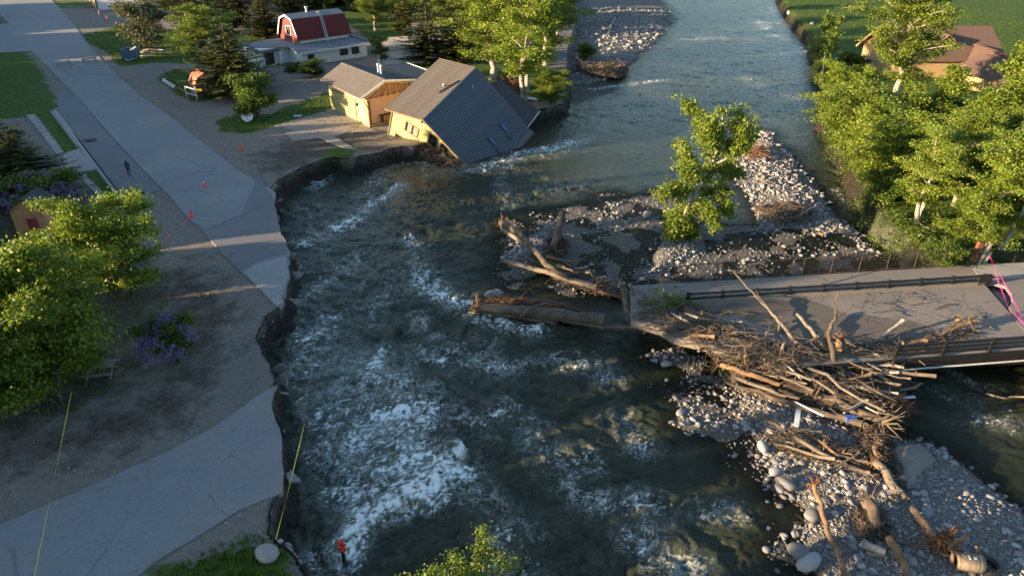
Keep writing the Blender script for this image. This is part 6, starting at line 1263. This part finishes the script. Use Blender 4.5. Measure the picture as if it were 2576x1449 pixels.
# ================================================================ SMALL THINGS
ORG = simple('traffic_orange', (.75, .07, .03), .5, .1); YELT = simple('yellow_tape', (.62, .52, .05), .6, .1); PNK = simple('pink_ribbon', (.80, .03, .28), .5, .1); RED = simple('hydrant_red', (.62, .035, .015), .45, .2, 6); WHS = simple('white_sleeve', (.75, .75, .75), .5, .05)
def cone_meshes():
    b = MB(); b.tube([(0, 0, .04), (0, 0, .72)], [.15, .03], 14); body = mesh('cone_body', b.V, b.F, ORG, True); b = MB().box(-.2, .2, -.2, .2, 0, .04); base = mesh('cone_base', b.V, b.F, ORG)
    b = MB(); b.tube([(0, 0, .42), (0, 0, .56)], [.092, .064], 14, False); return body, base, mesh('cone_stripe', b.V, b.F, WHS, True)
CB, CBS, CST = cone_meshes()
for (u, v, l, st_, rz) in ((482,546,'orange cone on the road with the red tape tied to it',False,.3), (514,470,'orange cone with pale top standing right of the person on the road',True,.8), (606,377,'orange cone on the gravel beside the road edge near the eroded bank',False,1.2)):
    t = thing('traffic_cone', l, 'cone', W(u, v, .09), (0, 0, rz), 'traffic cones on the closed road'); obj('cone_body', CB, t); obj('cone_base', CBS, t); 
    if st_: obj('cone_stripe', CST, t)
for (u, v, l, h) in ((250,38,'nearest orange marker post to the pale building',1.1), (267,50,'left one of the two leaning markers behind the road corner',1.0), (271,54,'right one of the two leaning markers behind the road corner',1.0), (294,68,'orange marker on the grass corner, left of its pair',1.1), (303,74,'orange marker on the grass corner, right of its pair',1.1)):
    t = thing('marker_post', l, 'marker post', W(u, v, 0), (.0, .12, 0), 'orange marker posts at the road corner'); MB().tube([(0, 0, .03), (0, 0, h)], [.12, .06], 8).build('post_body', ORG, t); MB().box(-.22, .22, -.22, .22, 0, .05).build('base', BLACK, t); MB().tube([(0, 0, h*.78), (0, 0, h*.9)], .085, 8).build('band', WHS, t)
t = thing('traffic_cone', 'orange cone on a white board, lowest of the markers at the grass corner', 'cone', W(296, 90, .1), (0, 0, 0), 'orange marker posts at the road corner'); obj('cone_body', CB, t); obj('cone_base', CBS, t); MB().box(-.1, .1, -.35, -.3, -.1, .5).build('board', WHS, t)
# fire hydrant standing in the flood on its riser
hx, hy, _ = W(866, 1410, WATER); t = thing('fire_hydrant', 'red fire hydrant left standing on its dark riser pipe in the flood water', 'hydrant', (hx, hy, -2.0)); t.scale = (.82,)*3
MB().tube([(0, 0, 0), (0, 0, 1.15)], .11, 14).build('riser_pipe', BLACK, t, True); MB().tube([(0, 0, 1.12), (0, 0, 1.18)], .19, 14).build('flange', RED, t, True)
MB().tube([(0, 0, 1.18), (0, 0, 1.75), (0, 0, 1.78), (0, 0, 1.86), (0, 0, 1.95), (0, 0, 1.99)], [.125, .125, .17, .16, .10, .03], 16).build('barrel', RED, t, True); MB().tube([(0, 0, 1.98), (0, 0, 2.05)], .04, 6).build('operating_nut', RED, t)
for s in (-1, 1): MB().tube([(0, 0, 1.58), (s*.22, 0, 1.58)], .065, 10).tube([(s*.2, 0, 1.58), (s*.26, 0, 1.58)], .085, 8).build('hose_cap', RED, t)
MB().tube([(0, 0, 1.55), (0, -.22, 1.55)], .085, 10).tube([(0, -.2, 1.55), (0, -.27, 1.55)], .11, 8).build('pumper_cap', RED, t)
def ribbon(name, label, pts, w, mat, cat='tape', sag=0, n=16):
    P = [Vector(p) for p in pts]; Q = []
    for a, b_ in zip(P[:-1], P[1:]):
        for i in range(n): f = i/n; q = a.lerp(b_, f); q.z -= sag*4*f*(1-f); Q.append(q)
    Q.append(P[-1]); V, F = [], []
    for i, q in enumerate(Q):
        a = i*.12; d = (Q[min(i+1, len(Q)-1)]-Q[max(i-1, 0)]).normalized(); s = d.cross(Vector((0, 0, 1))).normalized(); u_ = s.cross(d); o_ = (s*math.cos(a)+u_*math.sin(a))*w/2; V += [q-o_, q+o_, q+o_+u_*.004, q-o_+u_*.004]
    for i in range(len(Q)-1): a = i*4; F += [(a, a+1, a+5, a+4), (a+3, a+7, a+6, a+2), (a+1, a+2, a+6, a+5), (a, a+4, a+7, a+3)]
    return tag(obj(name, mesh(name, V, F, mat)), label, cat)
ribbon('barrier_tape', 'yellow tape stretched over the water from the bank rubble, lower centre left', [W(694, 1356, .1), W(730, 1215, .7), W(766, 1066, .9)], .05, YELT)
ribbon('barrier_tape', 'thin yellow tape running over the asphalt to the bottom left edge', [W(180, 985, 1.5), W(132, 1225, 1.2), W(84, 1460, 1.0)], .03, YELT)
ribbon('barrier_tape', 'yellow tape across the dark lawn at the upper left edge', [W(-60, 164, 1.0), W(120, 154, .95)], .11, YELT); ribbon('barrier_tape', 'yellow tape across the road to the blue trailer', [W(165, 152, .95), W(345, 129, 1.1)], .08, YELT)
ribbon('barrier_tape', 'red tape running from the cone down left to the maple', [W(480, 541, .5), W(450, 572, .35), W(420, 598, .9)], .06, simple('red_tape', (.6, .05, .05), .6))
ribbon('pink_ribbon', 'left strand of bright pink ribbon over the washed-out bridge end', [W(2490, 646, 1.6), W(2508, 700, 1.2), W(2536, 772, .7), W(2580, 820, .5)], .045, PNK, 'ribbon'); ribbon('pink_ribbon', 'right strand of bright pink ribbon over the washed-out bridge end', [W(2491, 646, 1.6), W(2535, 728, 1.1), W(2582, 822, .8)], .06, PNK, 'ribbon')
# barricades
for (a, b_, l) in (((168, 176), (208, 166), 'left low pale barricade board on the closed road'), ((243, 163), (285, 158), 'right low pale barricade board on the closed road')):
    p, q = Vector(W(a[0]*.8587, a[1]*.99, .08)), Vector(W(b_[0]*.8587, b_[1]*.99, .08)); t = thing('road_barricade', l, 'barricade', tuple(p), group='barricade boards on the closed road'); d = q-p; MB().beam((0, 0, .75), tuple(d+Vector((0, 0, .75))), .05, .28).build('board', CONC, t)
    MB().beam((0, 0, .35), tuple(d+Vector((0, 0, .35))), .05, .2).build('board', CONC, t)
    for f in (.08, .92): MB().beam(tuple(d*f+Vector((.0, -.35, 0))), tuple(d*f+Vector((0, 0, .95))), .07).beam(tuple(d*f+Vector((.0, .35, 0))), tuple(d*f+Vector((0, 0, .95))), .07).build('leg', CONC, t)
# blue trailer full of junk
TB = simple('blue_steel', (.075, .12, .18), .55, .2, 3); tx, ty, _ = W(308, 156); T = Matrix.Rotation(.22, 4, 'Z'); t = thing('utility_trailer', 'blue high-sided trailer parked beside the road, loaded with junk', 'trailer', (tx, ty, 0), (0, 0, .22))
for a in ((0, 2.6, 0, .07, .5, 2.0), (0, 2.6, 3.1, 3.17, .5, 2.0), (0, .07, .07, 3.1, .5, 2.0), (2.53, 2.6, .07, 3.1, .5, 2.0)): MB().box(*a).build('side_panel', TB, t)
MB().box(.07, 2.53, .07, 3.1, .5, .6).build('floor', TB, t)
for i in range(5): MB().box(.1+i*.6, .16+i*.6, -.06, 0, .5, 2.0).build('stake', TB, t)
for x in (-.12, 2.6): MB().tube([(x, 1.4, .33), (x+.14, 1.4, .33)], .33, 14).build('wheel', BLACK, t)
MB().beam((.5, 0, .45), (1.3, -1.2, .4), .09).beam((2.1, 0, .45), (1.3, -1.2, .4), .09).build('drawbar', PIPE, t)
rj = random.Random(5); jm = [WHITE, PIPE, GW, CONC]
for i in range(7):
    p = Matrix.Translation((tx, ty, 0)) @ T @ Vector((rj.uniform(.4, 2.0), rj.uniform(.5, 2.6), 1.3)); q = p+Vector((rj.uniform(-.9, .9), rj.uniform(-.9, .9), rj.uniform(.5, .95))); tag(MB().beam(p, q, rj.uniform(.08, .3), rj.uniform(.05, .12)).build('scrap_piece', jm[i % 4]), 'pale scrap piece sticking out of the blue trailer', 'scrap', 'scrap in the blue trailer')
sx_, sy_, _ = W(377, 142)
for i in range(22):
    a = rj.uniform(-.5, .5); x, y, z = sx_+rj.uniform(-2.2, 2.6), sy_+rj.uniform(-1.8, 1.8), .15+rj.random()*.8; l = rj.uniform(1, 2.6); tag(MB().beam((x-l/2, y-l*a/2, z), (x+l/2, y+l*a/2, z+rj.uniform(-.2, .4)), rj.uniform(.08, .3), .06).build('scrap_board', [RB, WHITE, PKW, WHITE, GW][i % 5]), 'loose board in the junk pile right of the blue trailer', 'board', 'boards of the junk pile')
# person
def person(x, y, z, rz, label):
    J = {'pel': (0, 0, .92), 'waist': (0, .0, 1.08), 'chest': (0, .02, 1.32), 'neck': (0, .03, 1.48), 'head': (.0, .0, 1.60), 'top': (0, -.01, 1.70)}
    nm = list(J); V = [J[k] for k in nm]; rr_ = {'pel': .15, 'waist': .125, 'chest': .155, 'neck': .06, 'head': .095, 'top': .07}; Rr_ = [rr_[k] for k in nm]; E = [(0, 1), (1, 2), (2, 3), (3, 4), (4, 5)]
    def chain(base, pts, rad):
        p = base
        for q, r_ in zip(pts, rad): V.append(q); Rr_.append(r_); E.append((p, len(V)-1)); p = len(V)-1
    for s in (-1, 1): chain(0, [(s*.10, 0, .86), (s*.11, -.02, .48), (s*.115, .02, .10), (s*.12, -.10, .04)], [.105, .068, .05, .04])
    chain(2, [(.2, .02, 1.40), (.25, -.02, 1.14), (.12, -.24, 1.22), (.07, -.30, 1.27)], [.065, .048, .036, .035]); chain(2, [(-.2, .02, 1.40), (-.26, 0, 1.13), (-.08, -.22, 1.16), (-.0, -.29, 1.24)], [.065, .048, .036, .035])
    me = bpy.data.meshes.new('body'); me.from_pydata(V, E, []); o = bpy.data.objects.new('tmp', me); COL.objects.link(o); md = o.modifiers.new('s', 'SKIN'); me.skin_vertices[0].data[0].use_root = True
    for i, r_ in enumerate(Rr_): me.skin_vertices[0].data[i].radius = (r_, r_*.85)
    o.modifiers.new('u', 'SUBSURF').levels = 2; bm_ = bpy.data.meshes.new_from_object(o.evaluated_get(bpy.context.evaluated_depsgraph_get())); bpy.data.objects.remove(o)
    clo = simple('dark_clothes', (.018, .018, .022), .85, .2, 8); skn = simple('skin', (.45, .27, .2), .6, .05); bm_.materials.clear(); bm_.materials.append(clo); bm_.materials.append(skn)
    for p in bm_.polygons:
        p.use_smooth = True; c_ = p.center
        if (c_.z > 1.5 and c_.y < -.03) or (c_.y < -.24 and c_.z > 1.0): p.material_index = 1
    t = thing('person', 'person in dark clothes with long dark hair standing on the road holding a phone', 'person', (x, y, z), (0, 0, rz)); obj('body', bm_, t)
    MB().tube([(0, .04, 1.38), (0, .075, 1.5), (0, .05, 1.62), (0, .015, 1.715), (0, .0, 1.74)], [.10, .12, .125, .085, .02], 12).build('hair', BLACK, t, True); MB().box(-.02, .08, -.345, -.335, 1.22, 1.36).build('phone', BLACK, t)
    MB().tube([(0, -.1, 1.60), (0, -.125, 1.585), (0, -.1, 1.575)], [.01, .016, .01], 6).build('nose', skn, t, True)
px_, py_, _ = W(327, 444, .06); person(px_, py_, .06, .9, '')
# satellite dish lying in the yard
dx_, dy_, _ = W(624, 307); t = thing('satellite_dish', 'white satellite dish standing on the grass beside the round shrub', 'satellite dish', (dx_, dy_, .1), (R(55), 0, R(20)))
n_ = 20; V, F = [(0, 0, -.12)], []
for r_ in (.25, .5, .75):
    for k in range(n_): V.append((r_*math.cos(k*6.2832/n_), r_*1.1*math.sin(k*6.2832/n_)+.0, -.12+.2*r_*r_))
for k in range(n_): F.append((0, 1+k, 1+(k+1) % n_)); F += [(1+j*n_+k, 1+(j+1)*n_+k, 1+(j+1)*n_+(k+1) % n_, 1+j*n_+(k+1) % n_) for j in (0, 1)]
o = obj('dish', mesh('dish', [(a, b_+.75, c_) for a, b_, c_ in V], F, WHS, True), t); sm_ = o.modifiers.new('t', 'SOLIDIFY'); sm_.thickness = .03
MB().beam((0, .1, .0), (0, .75, .45), .05).box(-.07, .07, .68, .82, .4, .52).build('feed_arm', BLACK, t)
x, y, _ = W(748, 295); tag(MB().prism([(x-.5, y-.3), (x+.5, y-.25), (x+.6, y+.3), (x-.4, y+.4)][::-1][::-1], .05, .2).build('plastic_tub', simple('pale_blue_plastic', (.35, .45, .55), .5)), 'pale blue plastic tub lying on the grass above the driveway', 'tub')
x, y, _ = W(1331, 252, 0); tag(MB().box(-1.2, 1.2, -.7, .7, 0, .12, Matrix.Translation((x, y, .2)) @ Matrix.Rotation(.3, 4, 'Z') @ Matrix.Rotation(.2, 4, 'Y')).build('loose_sheet', WHS), 'white panel lying on the bank tip right of the tilted house', 'panel')
# sign frame and pipes by the little barn shed
t = thing('sign_frame', 'pale post frame with a small yellow sign in front of the little barn shed', 'sign', W(497, 252)); MB().beam((0, 0, 0), (0, 0, 1.9), .09).beam((0, 0, 1.5), (-2.2, 1.6, 1.6), .08).beam((0, 0, .6), (-2.2, 1.6, .7), .08).beam((-2.2, 1.6, 0), (-2.2, 1.6, 1.7), .08).build('frame', WHS, t); MB().box(.05, .95, -.06, 0, 1.25, 1.6).build('sign_plate', simple('yellow_sign', (.80, .50, .02), .4, .05), t)
for i, (a, b_, m_2, l) in enumerate((((410,199),(441,218),PIPE,'upper pale pipe lying in the grass by the little barn shed'), ((409,203),(438,222),PIPE,'lower pale pipe lying in the grass by the little barn shed'), ((446,220),(468,232),LOGA,'short board in line with the pale pipes'))): tag(MB().tube([W(*a, .2), W(*b_, .2)], .11, 8).build('pipe', m_2), l, 'pipe')
tag(MB().tube([W(411, 172, .5), W(414, 190, .3), W(430, 205, .1)], .09, 8).build('bent_pipe', BLACK), 'black bent pipe standing at the edge of the gravel drive', 'pipe')
tag(MB().tube([W(483, 212, .3), W(500, 225, .3)], .06, 6).build('rail_bar', GW), 'grey bar leaning beside the little barn shed', 'bar')
# dead brush on the lane and black bag
r = np.random.default_rng(8); b = MB(); c0 = np.array(W(226, 355, .1))
for k in range(60): d = r.normal(size=3); d[2] = abs(d[2])*.5; d /= np.linalg.norm(d); b.tube([c0, c0+d*r.uniform(.3, .6)+r.normal(0, .06, 3), c0+d*r.uniform(.6, 1.0)], [.02, .014, .006], 3)
tag(b.build('dead_brush', LOGB), 'dark clump of dead brush lying on the patched lane', 'brush')
V, F = ico(2, 5, .4); x, y, _ = W(344, 486, .1); tag(obj('black_bag', mesh('black_bag', V*np.array([.9, .35, .5]), F, BLACK, True), None, (x, y, .2)), 'black bag lying on the road just above the maple top', 'bag')
# picnic table under the maple
x, y, _ = W(258, 940); t = thing('picnic_table', 'grey picnic table in deep shade right of the big left maple', 'table', (x, y, 0), (0, 0, .15)); MB().box(-.9, .9, -.38, .38, .70, .75).build('table_top', PKW, t)
for s in (-1, 1): MB().box(-.9, .9, s*.75-.13, s*.75+.13, .42, .46).build('bench', PKW, t); MB().beam((s*.7, -.7, 0), (s*.7, .3, .7), .08).beam((s*.7, .7, 0), (s*.7, -.3, .7), .08).build('leg', GW, t)
# rusty tank and tyre on the bar
kx, ky, _ = W(2430, 1425, -1.25); t = thing('rusty_tank', 'brown banded water heater tank lying below the orange root plate', 'tank', (kx, ky, -.95), (0, 0, -.16)); KB = simple('brown_tank_skin', (.20, .155, .105), .7, .3, 3)
MB().tube([(-.62, 0, 0), (-.58, 0, 0), (.58, 0, 0), (.62, 0, 0)], [.36, .42, .42, .36], 22).build('shell', KB, t, True)
for x in (-.5, -.12, .24, .42): MB().tube([(x-.012, 0, 0), (x+.012, 0, 0)], .43, 22).build('band', GW, t, True)
MB().box(-.12, -.05, -.2, .05, .40, .44).build('label', WHS, t); MB().box(.1, .22, -.15, -.05, .41, .435).build('label', WHS, t)
kx, ky, _ = W(2486, 1428, -1.35); a = np.linspace(0, 2*np.pi, 25); V, F = tube(np.stack([.42*np.cos(a), .42*np.sin(a), a*0], 1), .16, 9); tag(obj('tyre', mesh('tyre', V, F, BLACK, True), None, (kx, ky, -1.2), (.15, .1, 0)), 'black tyre lying right of the brown tank', 'tyre')
tag(MB().box(-.3, .3, -.2, .2, 0, .3, Matrix.Translation(W(2138, 1058, -.9))).build('blue_tarp_scrap', simple('blue_tarp', (.05, .12, .35), .5)), 'scrap of blue tarp caught in the right of the jam', 'tarp')
gr0 = np.random.default_rng(66)
# broken pavement and roots along the fresh cut
cr = np.random.default_rng(44); road_edge = edge_between((692, 470), (706, 1240))
for i in range(30):
    p = road_edge[cr.integers(2, len(road_edge)-2)]+np.array([cr.uniform(.1, .75), cr.normal(0, .1)]); n_ = cr.integers(4, 7); a = np.sort(cr.uniform(0, 6.28, n_)); rr_ = cr.uniform(.18, .55); q = [(math.cos(t_)*rr_*cr.uniform(.7, 1.2), math.sin(t_)*rr_) for t_ in a]
    dz = cr.uniform(-1.5, -.25); tag(MB().prism(q, -.06, .07).build('asphalt_chunk', ASPH, None, False, (p[0], p[1], dz), (cr.normal(.0, .5), cr.uniform(.3, 1.1), cr.uniform(0, 6))), 'broken slab of asphalt fallen down the fresh cut at the road edge', 'asphalt slab', 'broken slabs along the cut road edge')
b = NP()
for i in range(420):
    p = LEj[cr.integers(30, len(LEj)-10)]+cr.normal(0, .12, 2); l = cr.uniform(.3, 1.1); q = np.array([[p[0], p[1], -.1], [p[0]+.25, p[1]+cr.normal(0, .2), -.1-l*.5], [p[0]+.3+cr.normal(0, .2), p[1]+cr.normal(0, .3), -.1-l]]); b.add(*tube(q, [.022, .014, .005], 3))
o = obj('hanging_roots', b.mesh('hanging_roots', TWG)); o['kind'] = 'stuff'; o['label'] = 'roots hanging from the fresh cut of the left bank'
# tyre marks swinging across the road, and grit along the shoulders
def mark(name, pts, w=.16):
    P = W2(pts); P = np.stack([np.interp(np.linspace(0, len(P)-1, 30), np.arange(len(P)), P[:, i]) for i in (0, 1)], 1); P = (np.roll(P, 1, 0)+P+np.roll(P, -1, 0))[1:-1]/3; T = np.gradient(P, axis=0); T /= np.linalg.norm(T, axis=1)[:, None]; N_ = np.stack([-T[:, 1], T[:, 0]], 1)*w/2; n = len(P); V = [(*p, .0915) for p in P-N_]+[(*p, .0915) for p in P+N_]
    o = obj(name, mesh(name, V, [(i, i+1, i+1+n, i+n) for i in range(n-1)], TYM)); o['kind'] = 'structure'
TYM = simple('tyre_mark', (.075, .075, .078), .9, .3, 6)
for pts in ([(158,178),(175,188),(205,192),(250,190),(300,190)], [(170,172),(190,182),(225,184),(290,182)], [(190,172),(215,178),(250,178),(285,176)], [(196,214),(240,205),(290,200),(325,202)]): mark('tyre_mark', pts)
gp_ = []
for A, dn_ in ((W2([(480,560),(410,600),(560,850),(600,980),(400,1100),(0,1230),(0,1310),(300,1185),(530,1075),(640,1000),(660,870),(700,776),(610,690)]), 7), (W2([(300,196),(365,250),(436,300),(520,368),(607,434),(700,400),(560,340),(540,300),(640,350),(500,262),(440,240)]), 4), (W2([(345,1449),(480,1362),(600,1285),(700,1245),(690,1340),(520,1400),(420,1500)]), 14)):
    lo, hi = np.maximum(A.min(0), [-80, 15]), A.max(0); n = int((hi-lo).prod()*dn_); X_, Y_ = gr0.uniform(lo[0], hi[0], n), gr0.uniform(lo[1], hi[1], n); ok = (sdf(X_, Y_, A) > 0) & (sdf(X_, Y_, RIVER) < -.25) & (fbm(X_*.4, Y_*.4, 3, 8) > -.1); gp_.append(np.stack([X_[ok], Y_[ok], terrain(X_[ok], Y_[ok])[0], .035*np.exp(gr0.normal(0, .45, ok.sum())), X_[ok]*0], 1))
cand2 = np.concatenate(gp_); pack(np.arange(len(cand2)), SM, 'roadside_grit', 'loose stones and grit on the gravel shoulders')
# sand tongue beside the jam
V = jitter(W2([(2235,1102),(2290,1095),(2345,1110),(2375,1140),(2340,1175),(2320,1215),(2290,1245),(2262,1235),(2255,1180),(2225,1140)], -1.2), .7, .08, 5, True); n = len(V); c = V.mean(0); zz_ = [max(gz(*p), WATER-.05)+.02 for p in V]; zc = max(zz_)+.25
mid_ = [(p*.6+c*.4) for p in V]; VV = [(*p, z-.25) for p, z in zip(V, zz_)]+[(*p, zc-.12) for p in mid_]+[(*c, zc)]; FF = [(i, (i+1) % n, (i+1) % n+n, i+n) for i in range(n)]+[(i+n, (i+1) % n+n, 2*n) for i in range(n)]
o = obj('sand_tongue', mesh('sand_tongue', VV, FF, sheet_mat('river_sand', (.15, .135, .11), (.20, .18, .15), .2, sc=1.5), True)); o['kind'] = 'structure'
# grass tufts: real blades where the grass is rough
gr = np.random.default_rng(3); tufts = []
for k in (5, 6, 9, 10, 13, 4, 12, 8, 3):
    A = LAWNS[k]; lo, hi = A.min(0), A.max(0); lo = np.maximum(lo, [-100, 15]); hi = np.maximum(hi, lo+.5); ar = (hi-lo).prod(); dn_ = 14 if k in (13,) else 2.4; n = max(10, int(min(ar*dn_, 5200))); X_, Y_ = gr.uniform(lo[0], hi[0], n), gr.uniform(lo[1], hi[1], n); ok = (sdf(X_, Y_, A) > 0) & (sdf(X_, Y_, RIVER) < -.2); tufts.append(np.stack([X_[ok], Y_[ok]], 1))
n = 22000; X_, Y_ = gr.uniform(28, 125, n), gr.uniform(45, 225, n); ok = (sdf(X_, Y_, RIVER) < .2) & (sdf(X_, Y_, RIVER) > -70); tufts.append(np.stack([X_[ok], Y_[ok]], 1))
tf = np.concatenate(tufts); zt = terrain(tf[:, 0], tf[:, 1])[0]; k = 5; N_ = len(tf)*k; base_ = np.repeat(np.stack([tf[:, 0], tf[:, 1], zt], 1), k, 0)+gr.normal(0, .09, (N_, 3))*np.array([1, 1, 0]); a = gr.uniform(0, 6.28, N_); h = gr.uniform(.12, .38, N_); w = .035
d = np.stack([np.cos(a), np.sin(a), a*0], 1); s = np.stack([-np.sin(a), np.cos(a), a*0], 1)*w; tip = base_+d*(h*.45)[:, None]+np.stack([a*0, a*0, h], 1); V = np.stack([base_-s, base_+s, tip], 1).reshape(-1, 3); gm_ = mesh('grass', V, np.arange(3*N_).reshape(-1, 3), LEAF_D); set_attr(gm_, 'tint', np.repeat(gr.uniform(.2, 1, N_), 3)); o = obj('grass', gm_); o['kind'] = 'stuff'; o['label'] = 'rough tufts of grass on the yards and banks'
